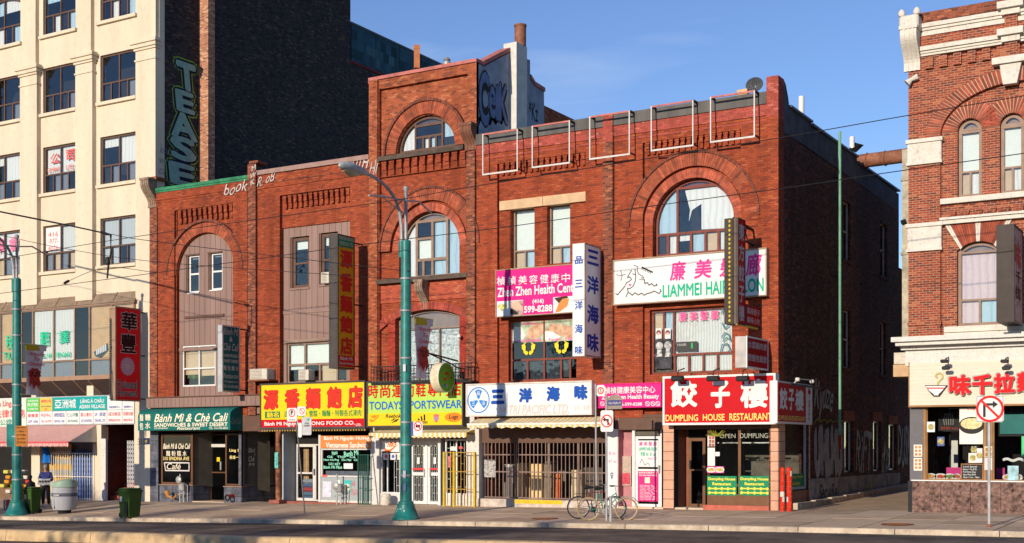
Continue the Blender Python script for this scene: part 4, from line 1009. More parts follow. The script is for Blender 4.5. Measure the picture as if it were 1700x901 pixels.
def massage(f, cells):
    for i in (0, 1):
        c = cells[i]; x0, x1 = c[0][0], c[1][0]; zt = max(p[1] for p in c); zb = min(p[1] for p in c); zm = lerp(zt, zb, .56); h = zt-zm
        y = .305
        b = BX('poster', mat('spa_poster_green', (.42, .50, .36), var=.5, sc=2.5), f, x0, x1, y, y+.008, zm, zt)
        MB().plate([(lerp(x0, x1, u), lerp(zm, zt, v)) for u, v in (((.45, .2), (.75, .15), (1, .4), (1, .95), (.7, .9), (.5, .62)) if i == 0 else ((.05, .55), (.35, .35), (.7, .12), (1, .1), (1, .6), (.6, .75), (.2, .85)))], (), y-.004, y-.001).build('print', mat('spa_poster_skin', (.62, .38, .25), var=.35, sc=5), b)
        MB().plate([(lerp(x0, x1, u), lerp(zm, zt, v)) for u, v in (((0, .1), (.3, .05), (.42, .35), (.3, .75), (.05, .8)) if i == 0 else ((0, .1), (.3, .05), (.5, .2), (.25, .45), (0, .5)))], (), y-.006, y-.0045).build('print', mat('spa_poster_towel', (.78, .78, .72), var=.15, sc=5), b)
        T('Massage' if i == 0 else '', paintm((.80, .10, .35)), b, lerp(x0, x1, .3), lerp(x0, x1, .78), zt-.16*h, zt-.03*h, y-.007, bold=.03) if i == 0 else None
        T('416-599-8288' if i == 0 else 'Facial   Nail', paintm((.80, .10, .35)), b, lerp(x0, x1, .12), lerp(x0, x1, .92), zm+.03*h, zm+.15*h, y-.007, bold=.03)
        fx, fz = lerp(x0, x1, .52), lerp(zm, zb, .38)
        foot = MB()
        for s in (-1, 1):
            E = lambda ox, oz, rx, rz: [(fx+s*.13+ox+rx*cos(u*.5236), fz+oz+rz*sin(u*.5236)) for u in range(12)]
            foot.plate(E(s*.06, .06, .08, .11), (), y-.002, y+.004); foot.plate(E(-s*.05, -.15, .065, .07), (), y-.003, y+.004); foot.plate(E(s*.03, -.05, .045, .12), (), y-.0035, y+.004)
            for k in range(5): foot.plate(E(s*(-.01+.036*k), .20-.02*k, .018, .022), (), y-.001, y+.003)
        foot.build('footprint_logo', paintm((.85, .62, .03)), f)
fw = window(bD, rectp(*w3), .30, [(1.75, [.5, .5]), (.9, [.24, .26, .26, .14, .1])], REDF, GLD, t=.07, m=.07, stuff=[None, None, LACE, LACE, LACE, (SHADE, .9), None], lite=massage)
shell(bD, xd0, xd1, .5, 15, ZTD-.1, BRS)
# shop under it: iron grille over an open front
zg0 = -.02
BX('lintel_wall', BROWN, bD, xd0, xd1-.2, .1, .5, ZA(880, 735), 3.1)
BX('pier', WHITED, bD, XA(789.5), XA(797.5), -.1, .3, ZB, ZA(793, 712))
BX('step', mat('worn_white_step', (.55, .47, .40), var=.2, sc=5, dirt=.4), bD, XA(795), XA(1008), -.15, .55, ZB, ZA(880, 829))
BX('step_edge', mat('yellow_edge_paint', (.75, .46, .03), var=.15, sc=6, dirt=.3), bD, XA(858), XA(937), -.157, -.145, ZA(895, 836), ZA(895, 830)+.01)
BX('side_lining', mat('red_side_lining', (.20, .06, .05), var=.15), bD, XA(797), XA(797)+.08, .3, 4, 0, 3.0)
BX('rear_partition', DARKW, bD, xd0, xd1, 4.0, 4.1, -.1, 3.1); BX('floor', PAVE2, bD, xd0, xd1, .55, 4, -.2, .14); BX('ceiling', BROWN, bD, xd0, xd1, .5, 4, 2.95, 3.05)
BX('transom_panel', mat('brown_transom', (.13, .05, .04), var=.2), bD, XA(799), XA(1003), .35, .4, ZA(880, 722), 3.0)
gt = thing('security_grille', 'long brown iron bar grille closing the open dry goods shop front', 'grille', (XA(800), .12, .1))
GI = mat('brown_grille_iron', (.24, .165, .14), rough=.6, var=.2, dirt=.3)
gz0, gz1 = ZA(895, 827), ZA(895, 724)
gx0, gx1 = XA(801), XA(1004); n = 31
for i in range(n+1):
    x = lerp(gx0, gx1, i/n); BX('bar', GI, gt, x-.014, x+.014, .12, .148, gz0, gz1)
for f in (0, .42, .70, 1): BX('rail', GI, gt, gx0, gx1, .108, .119, lerp(gz0, gz1, f)-.02, lerp(gz0, gz1, f)+.02)
for f in (0, .27, .535, .78, 1): 
    x = lerp(gx0, gx1, f); BX('grille_post', GI, gt, x-.025, x+.025, .15, .2, gz0-.1, gz1)
poster(gt, 804, 823, 763, 792, .105, mat('crumpled_notice', (.42, .40, .38), var=.7, sc=12))
for k in range(5): MB().lathe([(.03, 0), (.03, .06), (.05, .06)], lerp(gx0+.3, gx1-.3, k/4), .1, 8, .1).build('caster', BLACK, gt)
# goods behind the grille
def goods(px0, px1, py0, Y, m, lab, dep=.5, top=None, name='goods_stack'):
    t = thing(name, lab, 'goods', (XA((px0+px1)/2, Y), Y, .14)); x0, x1 = XA(px0, Y), XA(px1, Y); z1 = ZA((px0+px1)/2, py0, Y); n = max(2, round((z1-.14)/.5))
    for i in range(n): BX('carton', m, t, x0+R.uniform(0, .03), x1-R.uniform(0, .03), Y, Y+dep, lerp(.14, z1, i/n)+.004, lerp(.14, z1, (i+1)/n))
    if top: MB().cbox(x0+.05, x1-.05, Y-.02, Y+dep, z1, z1+.12, .04).build('cloth', top, t)
BXL = mat('pale_carton', (.72, .50, .25), rough=.9, var=.1)
goods(855, 868, 769, .7, BXL, 'narrow pale carton tower behind the grille, left of the wide one'); goods(878, 901, 770, .7, BXL, 'wide pale carton tower in the middle behind the grille')
goods(868.5, 877, 775, .9, BOX, 'brown carton column between the two pale carton towers'); goods(902, 916, 771, .8, mat('olive_carton', (.22, .19, .13)), 'olive carton column right of the wide pale tower', top=DARKW)
goods(834, 852, 776, .8, mat('grey_crates', (.16, .14, .14)), 'grey covered crates at the left behind the grille', top=WHITED)
goods(948, 965, 780, .9, mat('cream_bags', (.62, .52, .34)), 'cream paper bags standing at the right behind the grille'); goods(968, 1000, 776, 1.3, mat('dark_racks', (.08, .07, .06)), 'dark shelving at the right end behind the grille')
goods(922, 930, 786, 1.0, mat('orange_lantern_box', (.55, .12, .03)), 'small orange red package in the dark gap behind the grille', dep=.2)

# ---------------------------------------------------------------- E: corner shop with the big arch
xe0, xe1 = XA(1020)+.01, XA(1293)
bE = thing('brick_corner_building', 'red brick corner building with a large arched window beside the dark alley', 'building', (xe0, 0, 0))
ex0, ex1 = XA(1067), XA(1230)
zpk2 = ZA(1145, 206)
zet = ZA(1145, 226)
ar0, ar1 = XA(1082.6), XA(1217.5); er = (ar1-ar0)/2; ecx = (ar0+ar1)/2; etop = ZA(1152, 294); ezb = ZA(1150, 420)
EA = archp(ar0, ar1, ezb, etop-er, er)
ez = pr(1082, 511, 1219, 620, .3)
MB().plate(rectp(xe0, xe1-.31, 3.0, zpk), [rectp(ex0, ex1, 3.001, zet)], 0, .14).build('wall', PD, bE)
MB().plate(rectp(xe0+.01, xe1-.32, 3.0, zet+.2), [EA, rectp(*ez)], .14, .5).build('wall', PD, bE)
BX('painted_band', BRP, bE, xe0, XA(1273), -.03, .3, zpk+.001, zpt_)
BX('coping', TIN, bE, xe0, XA(1273), -.08, .35, zpt_, ZTD+.3)
course(bE, xe0, XA(1273), zpk-.15, 0, BRP, h=.06, pr_=.02)
BX('corner_pier', PD, bE, XA(1273)+.001, xe1, -.05, .5, 3.0, 12.4); BX('corner_pier', BRP, bE, XA(1273)+.001, xe1, -.05, .5, 12.401, 13.66)
corbels(bE, ex0+.05, ex1, zet-.02, zet-.42, 16, 0, .14, PD)
arch_ring(bE, ecx, etop-er, er+.005, er+.30, .05, .16, vouss('voussoir_rubbed_right', (.46, .10, .05)), gap=.05); arch_ring(bE, ecx, etop-er, er+.38, er+.80, -.0, .14, VS); arch_ring(bE, ecx, etop-er, er+.81, er+.89, -.05, .13, VSD, gap=.15)
for a, b_ in ((ar0-.3, ar0-.005), (ar1+.005, ar1+.3)): BX('jamb', PD, bE, a, b_, .05, .14, ezb, etop-er)
for z in (etop-er-.1, etop-er-.32): [BX('string_course', PD, bE, a, b_, -.03, 0, z-.04, z+.04) for a, b_ in ((XA(1021), ar0-.31), (ar1+.31, XA(1272)))]
def torn(f, cells):
    y = .295+.09; x0, x1 = XA(1118), XA(1158); zt = ZA(1140, 312)
    m = MB(); P = [(x0+.25, zt), (x1+1.35, zt+.25), (x1+1.3, ZA(1180, 378)), (x1-.02, ZA(1155, 378)), (x1-.02, ZA(1155, 335)), (x1-.35, ZA(1145, 345)), (lerp(x0, x1, .45), ZA(1137, 365)), (lerp(x0, x1, .5), ZA(1137, 345))]
    m.plate(P, (), y, y+.01).build('torn_curtain', CURT, f)
window(bE, inset(EA, .02), .29, [], REDF, t=.07, m=.08, lite=torn, cl=[(.2, .8, 0, .07), (0, .26, .07, .72), (.26, 1, .07, .72), (0, .13, .72, 1), (.13, .26, .72, 1), (.26, .44, .72, 1), (.44, .63, .72, 1), (.63, .8, .72, 1), (.8, 1, .72, 1)], stuff=[REDF, BLUEC, None, DARK, CURT, (CURT, .3), BLUEC, TANB, CURT])
def salon(f, cells):
    y = .305; GRN = paintm((.02, .45, .25))
    T('廉 美 髮 廊', paintm((.80, .08, .30)), f, XA(1127, y), XA(1193, y), ZA(1160, 532, y), ZA(1160, 516, y), y, bold=.03)
    p = poster(f, 1087.5, 1116, 563, 612, y, mat('dark_photo_poster', (.06, .06, .07), var=.6, sc=5)); w = MB()
    for a, b_ in ((1095, 574), (1109, 573)): w.plate(blob_pts(XA(a, y), ZA(a, b_, y), .13), (), y-.018, y-.014); w.plate([(XA(a-5, y), ZA(a, 592, y)), (XA(a+5, y), ZA(a, 592, y)), (XA(a+3, y), ZA(a, 579, y)), (XA(a-3, y), ZA(a, 579, y))], (), y-.018, y-.014)
    w.build('print', mat('bw_print', (.5, .5, .5), var=.6, sc=12), p)
    for a in (1089, 1104):
        q = poster(f, a, a+9.5, 545, 562, y, WHITE); MB().plate(blob_pts(XA(a+4.7, y), ZA(a+4.7, 552, y), .085), (), y-.018, y-.014).build('print', mat('hair_print', (.22, .08, .09), var=.4, sc=20), q); MB().plate(blob_pts(XA(a+4.7, y), ZA(a+4.7, 554, y), .05), (), y-.02, y-.0185).build('print', paintm((.7, .45, .38)), q)
    m = MB()
    for pts in ([(1198, 560), (1203, 552), (1210, 555), (1212, 565)], [(1200, 566), (1206, 560), (1214, 566)], [(1196, 584), (1199, 572), (1207, 570), (1212, 580), (1206, 586)], [(1198, 520), (1200, 510), (1206, 512)], [(1199, 536), (1203, 545), (1209, 540)]):
        stroke(m, [(XA(a, y), ZA(a, b_, y)) for a, b_ in pts], .04, y-.004, y)
    m.build('face_drawing', paintm((.08, .22, .25)), f)
    d = poster(f, 1123, 1158, 567, 583, y, paintm((.06, .06, .06)), 'display_board'); T('HAIR', paintm((.4, .4, .4)), d, XA(1125, y), XA(1140, y), ZA(1133, 574, y), ZA(1133, 570, y), y-.014); T('ψ', paintm((.02, .55, .12)), d, XA(1143, y), XA(1155, y), ZA(1149, 582, y), ZA(1149, 569, y), y-.014, bold=.02)
window(bE, rectp(*ez), .30, [(2.15, [.13, .13, .74]), (.85, [.27, .185, .185, .18, .18])], REDF, GL, t=.08, m=.07, room=.9, stuff=[TANB, BLUEC, BLIND, DARKW, BLIND, BLIND, BLIND, BLIND], lite=salon)
# alley wall with its stepped parapet
SOFT = mat('dark_parapet_render', (.12, .12, .13), rough=.9, var=.25, sc=2)
GRAF = mat('grey_painted_base', (.30, .30, .31), rough=.85, var=.35, sc=2, dirt=.4)
ALG = glass('alley_glass', (.6, .65, .7), .30, .002)
side_w = [(7.07, 8.05, 8.83, 10.96), (12.2, 13.25, 8.83, 10.96), (7.07, 8.05, 4.9, 7.0), (12.2, 13.1, 4.9, 7.0)]
def sw(a, b_, c, d): 
    y0, y1 = YA(a, xe1), YA(b_, xe1); return (y0, y1, ZS((a+b_)/2, d, xe1), ZS((a+b_)/2, c, xe1))
gw = [sw(1402, 1417, 698, 784), sw(1450, 1463, 699, 782), sw(1476, 1489, 704, 780)]
zs_par = 12.0
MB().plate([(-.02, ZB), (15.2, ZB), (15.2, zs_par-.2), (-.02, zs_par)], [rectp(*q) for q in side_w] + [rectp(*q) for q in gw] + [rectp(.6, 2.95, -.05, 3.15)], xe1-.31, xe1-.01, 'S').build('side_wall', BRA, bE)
pp = [(.51, zs_par), (.51, 13.66), (.72, 13.55), (.95, 13.2), (1.06, 12.92), (3.35, 12.90), (3.36, 12.78), (8.9, 12.86), (8.91, 12.7), (15.2, 12.55), (15.2, zs_par-.19), (3, zs_par+.01)]
MB().plate(pp, (), xe1-.3, xe1-.012, 'S').build('parapet', SOFT, bE)
for a, b_, z in ((1.06, 3.35, 12.91), (3.36, 8.9, 12.83), (8.91, 15.2, 12.64)): MB().box(xe1-.36, xe1+.06, a, b_, z, z+.07).build('coping', mat('blue_grey_coping', (.16, .18, .22), rough=.5), bE)
for q in side_w: 
    window(bE, rectp(*q), xe1-.12, [(1, [1]), (1, [1])], WHITED, ALG, t=.05, plane='S', stuff=[(SHADE, .9), SHADE], room=.8); MB().box(xe1-.1, xe1+.03, q[0]-.1, q[1]+.1, q[2]-.12, q[2]).build('sill', BRA, bE)
for q in gw: window(bE, rectp(*q), xe1-.12, [(1, [1])], ALU, ALG, t=.06, plane='S', stuff=[GREYC], room=.8); MB().box(xe1-.05, xe1+.02, q[0]-.1, q[1]+.1, q[3], q[3]+.35).build('lintel', BRF, bE)
for a, b_, in ((3.1, 6.4), (6.45, 11), (11.05, 15.2)): MB().box(xe1-.02, xe1+.04, a, b_, ZB, .95).build('base_course', GRAF, bE)
xg = xe1+.003
PG = mat('graffiti_silver', (.30, .30, .33), rough=.6, var=.3, sc=3); PK = mat('graffiti_black', (.018, .018, .02), rough=.7); PGY = mat('graffiti_yellow', (.28, .25, .03), var=.3); PGW = mat('graffiti_white', (.42, .42, .44), var=.2)
def wave(a, z): return a+.05*sin(z*7), z+.07*sin(a*5)
GD = thing('graffiti_piece', 'big silver block letter graffiti low on the dark alley wall', 'graffiti', (xe1, 4.6, 1.2))
ya, yb = YA(1352, xe1), YA(1399, xe1)
T('UHLHU', PG, GD, ya, yb, .95, 2.75, xg, 'S', bold=.13, warp=wave); T('UHLHU', PK, GD, ya-.04, yb+.04, .9, 2.8, xg-.0015, 'S', bold=.17, warp=wave)
m = MB(); stroke(m, [(lerp(ya, yb, i/16), 2.85+.12*abs(sin(i*.9))) for i in range(17)], .07, xg, xg+.002, 'S'); m.build('outline', PGY, GD)
for k, (s, a, b_, z0, z1, lab) in enumerate((('Kyuze', 1352, 1383, 3.0, 4.3, 'thin white scrawl high on the alley wall above the silver letters'), ('RiFT', 1420, 1448, 1.1, 2.6, 'pale scrawl between the first and second alley windows'), ('oMek', 1464, 1476, 1.0, 2.3, 'pale scrawl between the second and third alley windows'), ('DUSK', 1490, 1512, 1.2, 2.9, 'pale scrawl at the far end of the alley wall'))):
    gg = thing('graffiti_tag', lab, 'graffiti', (xe1, YA(a, xe1), z0)); T(s, PGW if k < 1 else PG, gg, YA(a, xe1), YA(b_, xe1), z0, z1, xg, 'S', bold=.01, shear=.3, warp=wave)
gg = thing('graffiti_tag', 'black scrawl on the grey painted base of the alley wall', 'graffiti', (xe1, 4, .4)); T('Sec uRe', PK, gg, YA(1357, xe1), YA(1388, xe1), .2, .75, xe1+.043, 'S', bold=.02, shear=.3)
gg = thing('graffiti_tag', 'yellow scrawl on the grey painted base further down the alley', 'graffiti', (xe1, 8, .4)); T('waS', PGY, gg, YA(1433, xe1), YA(1450, xe1), .2, .8, xe1+.043, 'S', bold=.03, shear=.2)
MB().box(xe1-.3, xe1-.03, 15.21, 34, ZB, 9.5).build('rear_annex', BRA, bE); BX('rear_wall', BRA, bE, xe0, xe1-.32, 14.9, 15.2, ZB, 12.4); BX('party_wall', BRS, bE, xe0+.002, xe0+.3, .5, 14.9, ZB, 12.5); BX('roof', TIN, bE, xe0+.3, xe1-.32, .5, 14.9, 12.0, 12.1)
# ground floor: salon entrance and the dumpling shop
BX('lintel_wall', BROWN, bE, xe0, xe1-.32, .02, .5, ZA(1190, 712), 3.1)
PINKW = mat('pink_entrance_wall', (.50, .22, .24), rough=.6, var=.2, sc=2); MAG = paintm((.55, .035, .18)); PTILE = mat('peach_tile', (.60, .33, .22), rough=.45, var=.1, sc=7)
z0 = 0
BX('side_wall_panel', WHITE, bE, XA(1008.5), XA(1026), -.02, .5, ZB, ZA(1017, 712)); BX('floor', PAVE3, bE, XA(1026), XA(1180), 0, 3, ZB, .03)
p = BX('panel', WHITE, bE, XA(1009), XA(1025.5), -.03, -.021, .15, ZA(1017, 714))
T('剪 $6', paintm((.80, .25, .50)), p, XA(1011), XA(1023), ZA(1017, 756, -.03), ZA(1017, 749, -.03), -.034, bold=.02); T('$7 up', paintm((.80, .25, .50)), p, XA(1011), XA(1024), ZA(1017, 769, -.03), ZA(1017, 763, -.03), -.034, bold=.02); T('♀', paintm((.1, .08, .2)), p, XA(1014), XA(1019), ZA(1017, 795, -.03), ZA(1017, 784, -.03), -.034, bold=.04)
xw = XA(1026)
MB().box(xw, xw+.02, 0, 1.0, .02, 3.0).build('entrance_panel', PINKW, bE)
BX('entrance_panel', PINKW, bE, xw, XA(1052, .35), .35, .45, .02, ZA(1038, 757, .35)+1.3)
ep = BX('panel', MAG, bE, XA(1026.5, .34), XA(1050, .34), .33, .348, ZA(1038, 708, .34), ZA(1038, 680, .34)); m = MB(); ringm(m, XA(1038, .32), ZA(1038, 693, .32), .15, .2, .322, .328); m.box(XA(1036, .32), XA(1037.4, .32), .322, .328, ZA(1038, 698, .32), ZA(1038, 688, .32)); m.box(XA(1038.6, .32), XA(1040, .32), .322, .328, ZA(1038, 698, .32), ZA(1038, 688, .32)); m.build('hands_logo', paintm((.75, .5, .6)), ep); T('HAIR & BEAUTY', paintm((.75, .5, .6)), ep, XA(1029, .32), XA(1046, .32), ZA(1038, 705, .32), ZA(1038, 702, .32), .325, bold=.02)
mb_ = BX('mailbox_panel', mat('beige_mailboxes', (.48, .38, .30), var=.2, sc=20), bE, XA(1031, .3), XA(1048, .3), .28, .34, ZA(1040, 806, .3), ZA(1040, 757, .3))
for k in range(6): BX('notice', paintm(((.5, .1, .15), (.6, .3, .3), (.55, .15, .25))[k % 3]), mb_, XA(1032+5*(k % 3), .28), XA(1036+5*(k % 3), .28), .272, .28, ZA(1040, 795+9*(k//3), .28), ZA(1040, 788+9*(k//3), .28))
pr_ = BX('price_list', mat('red_price_list', (.6, .08, .12), var=.3, sc=10), bE, XA(1034, .27), XA(1046, .27), .26, .27, ZA(1040, 803, .27), ZA(1040, 785, .27))
spo = BX('salon_poster', mat('roses_poster', (.38, .24, .17), var=.7, sc=2.2), bE, XA(1053, .2), XA(1101, .2), .2, .22, ZA(1077, 708, .2), ZA(1077, 681, .2)); MB().plate(blob_pts(XA(1068, .18), ZA(1068, 692, .18), .28), (), .184, .19).build('print', mat('rose_print', (.5, .16, .14), var=.5, sc=6), spo); MB().plate(blob_pts(XA(1064, .17), ZA(1064, 697, .17), .2), (), .178, .183).build('print', mat('skin_print', (.6, .45, .35), var=.2, sc=4), spo); T('2F HAIR SALON', paintm((.75, .08, .35)), spo, XA(1064, .17), XA(1098, .17), ZA(1080, 706, .17), ZA(1080, 703, .17), .175, bold=.03)
ds = window(bE, rectp(XA(1055, .2), XA(1097, .2), .03, ZA(1077, 724, .2)), .2, [(1.55, [1]), (.14, [1]), (1.55, [1])], WHITE, GL, t=.09, m=.07, room=1.2, name='door')
BX('door_frame', WHITE, bE, XA(1050.5, .2), XA(1054.8, .2), .15, .3, .03, ZA(1052, 712, .2)); BX('door_frame', WHITE, bE, XA(1097.3, .2), XA(1099.5, .2), .15, .3, .03, ZA(1052, 712, .2)); BX('transom', DARKW, bE, XA(1055, .2), XA(1101, .2), .25, .3, ZA(1077, 723, .2), ZA(1077, 708, .2)); BX('door_frame', WHITE, bE, XA(1055, .2), XA(1101, .2), .15, .24, ZA(1077, 712, .2), ZA(1077, 709.5, .2))
a0, a1 = XA(1059, .19), XA(1093, .19); Zd_ = lambda py: ZA(1076, py, .19)
s1 = BX('salon_notice', WHITE, ds, a0, a1, .18, .19, Zd_(775), Zd_(731)); GR2 = paintm((.02, .42, .25)); PK2 = paintm((.80, .06, .28))
T('廉 美 髮 廊', PK2, s1, a0+.05, a1-.05, Zd_(740), Zd_(733), .176, bold=.03); T('LIAMMEI HAIR SALON', GR2, s1, a0+.04, a1-.04, Zd_(748), Zd_(742), .176, bold=.03); T('剪髮 $6  $7 up', GR2, s1, a0+.1, a1-.1, Zd_(758), Zd_(750), .176, bold=.03); T('中心二樓', PK2, s1, lerp(a0, a1, .5), a1-.05, Zd_(763), Zd_(759), .176); m = MB(); stroke(m, [(lerp(a0, a1, u), Zd_(v)) for u, v in ((.1, 769), (.2, 762), (.3, 768), (.35, 772), (.5, 768), (.6, 773))], .02, .174, .178); m.build('drawing', paintm((.2, .2, .2)), s1)
s2 = BX('price_board', paintm((.75, .03, .20)), ds, a0, a1, .18, .19, Zd_(832), Zd_(782)); T('楨楨美容健康中心', WHITE, s2, a0+.03, a1-.03, Zd_(786), Zd_(783), .176, bold=.03); T('Zhen Zhen Health Centre', WHITE, s2, a0+.05, a1-.05, Zd_(790), Zd_(787), .176, bold=.03)
BX('card', mat('cream_card', (.75, .72, .55), var=.3, sc=20), s2, lerp(a0, a1, .35), lerp(a0, a1, .6), .172, .178, Zd_(802), Zd_(792))
for k in range(11): T(R.choice(('Facial Treatment   $25', 'Body Massage   $30', 'Foot Massage   $20', 'Waxing   Nails   $15')), WHITE, s2, a0+.08, lerp(a0, a1, R.uniform(.7, .95)), Zd_(806.4+k*2.3), Zd_(804.8+k*2.3), .176, bold=.04)
BX('door_handle', STEEL, ds, XA(1094, .15)-.03, XA(1094, .15)+.03, .12, .17, Zd_(785), Zd_(772))
# dumpling shop front
zde = ZA(1190, 706)
BX('pier', GRY, bE, XA(1102), XA(1120), -.05, .3, ZB, zde+.2); tiles(bE, XA(1102), XA(1120), -.05, 0, .0, zde+.1, .31, PTILE)
BX('pier', GRY, bE, XA(1280), xe1, -.05, .6, ZB, zde+.2); tiles(bE, XA(1280), xe1, -.05, 0, .02, zde+.1, .31, PTILE); tiles(bE, 0, xe1, -.04, .58, .02, zde+.1, .31, PTILE, face='S')
rt = mat('red_brown_tile', (.24, .085, .05), rough=.4, var=.15); MB().box(XA(1120)-.02, XA(1120), .3, 1.0, 0, 3).build('side_lining', rt, bE); BX('entrance_wall', rt, bE, XA(1120)+.002, XA(1143, .9), .9, 1, 0, 3)
MBX = BX('mailbox', BLACK, bE, XA(1124, .85), XA(1129, .85), .82, .9, ZA(1126, 766, .85), ZA(1126, 747, .85))
dd = window(bE, rectp(XA(1143, .9), XA(1171, .9), .03, ZA(1157, 727, .9)), .9, [(.85, [1]), (1, [1])], BRZ, GLD, t=.1, m=.05, room=2, name='door'); BX('door_handle', BLACK, dd, XA(1146, .85)-.03, XA(1146, .85)+.03, .82, .9, ZA(1150, 778, .85), ZA(1150, 764, .85)); BX('transom', DARK, bE, XA(1143, .9), XA(1173, .9), .9, .95, ZA(1157, 727, .9)+.01, 3)
MB().box(XA(1172.5)-.0, XA(1172.5)+.04, .1, .9, .03, 3).build('side_lining', BRZ, bE)
BX('step', mat('red_brick_step', (.48, .13, .09), var=.15, sc=5), bE, XA(1168), XA(1277), -.04, .06, ZB, ZA(1222, 839)); BX('threshold', STEEL, bE, XA(1121), XA(1168), .02, .06, ZB, .045)
BX('stall_riser', BRZ, bE, XA(1173), XA(1280), .05, .15, ZA(1222, 839), ZA(1222, 823))
def dshop(f, cells):
    y = .095
    for k, (a, b_) in enumerate(((1174, 1223), (1227.5, 1278))):
        m_ = (a+b_)/2; Z = lambda p: ZA(m_, p, y); g1 = poster(f, a, b_, 790, 822.5, y, paintm((.015, .23, .10)), 'window_banner'); YL = paintm((.72, .65, .08))
        T('Dumpling House', YL, g1, XA(a+2, y), XA(b_-2, y), Z(798.5), Z(792.5), y-.016, bold=.05); T('Restaurant', YL, g1, XA(a+9, y), XA(b_-9, y), Z(805.5), Z(800.5), y-.016, bold=.05)
        q = MB()
        for r_ in (811, 818):
            for c_ in range(9):
                xx = XA(lerp(a+4, b_-4, c_/8), y); (q.plate(blob_pts(xx, Z(r_), .05, 8), (), y-.016, y-.012) if c_ % 2 == 0 else q.box(xx-.06, xx+.06, y-.016, y-.012, Z(r_)-.02, Z(r_)+.02))
        q.build('ornament', YL, g1)
    T('OPEN', paintm((.42, .42, .36)), f, XA(1195, y), XA(1221, y), ZA(1208, 727, y), ZA(1208, 720, y), y-.003, bold=-.01); T('DUMPLING?', paintm((.45, .47, .40)), f, XA(1229, y), XA(1278, y), ZA(1254, 727, y), ZA(1254, 719, y), y-.003, bold=-.01)
    poster(f, 1175, 1187, 722, 741, y, WHITE, 'notice'); pp_ = poster(f, 1175, 1187, 743, 773, y, WHITE, 'notice'); poster(f, 1187.5, 1195, 750, 757, y, WHITE, 'notice')
    for k in range(6): poster(f, 1177+(k % 2)*5, 1181+(k % 2)*5, 724+(k//2)*6, 729+(k//2)*6, y-.013, mat('menu_photo', (.45, .16, .12), var=.7, sc=12), 'menu_photo')
    w = poster(f, 1174, 1202, 774, 785, y, paintm((.55, .10, .28)), 'dish_poster')
    for a in (1181, 1195): MB().plate([(XA(a, y)+.16*cos(u*.4488), ZA(a, 779.5, y)+.09*sin(u*.4488)) for u in range(14)], (), y-.02, y-.014).build('plate_print', WHITE, w); MB().plate([(XA(a, y)+.12*cos(u*.4488), ZA(a, 779.5, y)+.06*sin(u*.4488)) for u in range(14)], (), y-.024, y-.021).build('food_print', mat('dumpling_print', (.6, .38, .12), var=.4, sc=20), w)
    m = MB(); r = random.Random(5)
    for k in range(24):
        a = r.uniform(.1, pi-.1); L = r.uniform(.15, .4); x, z = XA(1190, y), ZA(1190, 724, y); m.tube([(x, y-.03, z), (x+cos(a)*L, y-.04, z+sin(a)*L*.6)], .008, 4)
    m.build('straw_ornament', paintm((.30, .30, .05)), f)
window(bE, rectp(XA(1173), XA(1280), ZA(1222, 823), zde+.1), .10, [(1, [1, 1])], BRZ, GLS, t=.05, m=.09, room=0, lite=dshop)
SI = mat('shop_interior', (.16, .145, .115), var=.2)
for q in ((XA(1173)+.06, xe1-.32, 3.15, 3.25, .02, 3.15), (XA(1173)+.045, XA(1173)+.06, .95, 3.15, .02, 3.15)): BX('room_wall', SI, bE, *q)
BX('room_floor', SI, bE, XA(1173)+.06, xe1-.05, .12, 3.15, -.1, .02); BX('room_ceiling', DARKW, bE, XA(1173)+.06, xe1-.32, .12, 3.15, 3.152, 3.2)
for k in range(3): BX('counter', mat('counter_wood', (.22, .12, .07)), bE, -15.3+k*.75, -14.7+k*.75, 1.5, 2.1, .03, .8)
for k, (a, b_) in enumerate(((1187, 1225), (1232, 1278))): BX('light_tube', paintm((.7, .72, .7)), bE, XA(a, 1.2), XA(b_, 1.2), 1.2, 1.26, ZA(1207, 736, 1.2), ZA(1207, 735, 1.2)+.02)
# return side of the dumpling shop
y0s, y1s = .6, 2.95
MB().box(xe1-.25, xe1-.03, .61, 2.95, ZB, .62).build('stall_riser', GRY, bE); tiles(bE, 0, xe1-.02, .61, 2.95, .05, .60, .3, rt, face='S')
def side_l(f, cells):
    x = xe1-.065; g1 = MB().box(x-.01, x, .75, 2.75, .72, 1.15).build('window_banner', paintm((.015, .23, .10)), f); T('Dumpling House', paintm((.65, .6, .08)), g1, .9, 2.6, .98, 1.1, x+.004, 'S', bold=.04); T('Restaurant', paintm((.65, .6, .08)), g1, 1.2, 2.3, .78, .9, x+.004, 'S', bold=.04)
window(bE, rectp(.62, 2.93, .63, 3.1), xe1-.06, [(1, [1])], mat('pale_blue_frame', (.4, .5, .55)), GLS, t=.08, plane='S', room=0, lite=side_l)
MB().box(xe1-.31, xe1-.012, .5, 3.1, 3.16, 3.3).build('lintel_wall', BROWN, bE)
tiles(bE, 0, xe1+.01, 2.98, 3.12, .0, 3.1, .31, PTILE, face='S'); MB().box(xe1-.1, xe1+.01, 2.96, 3.14, ZB, 3.1).build('pier', GRY, bE)
# bay canopy above the return window
MB().box(xe1-.02, xe1+.35, .1, 3.3, 3.95, 4.02).build('side_hood', TIN, bE)
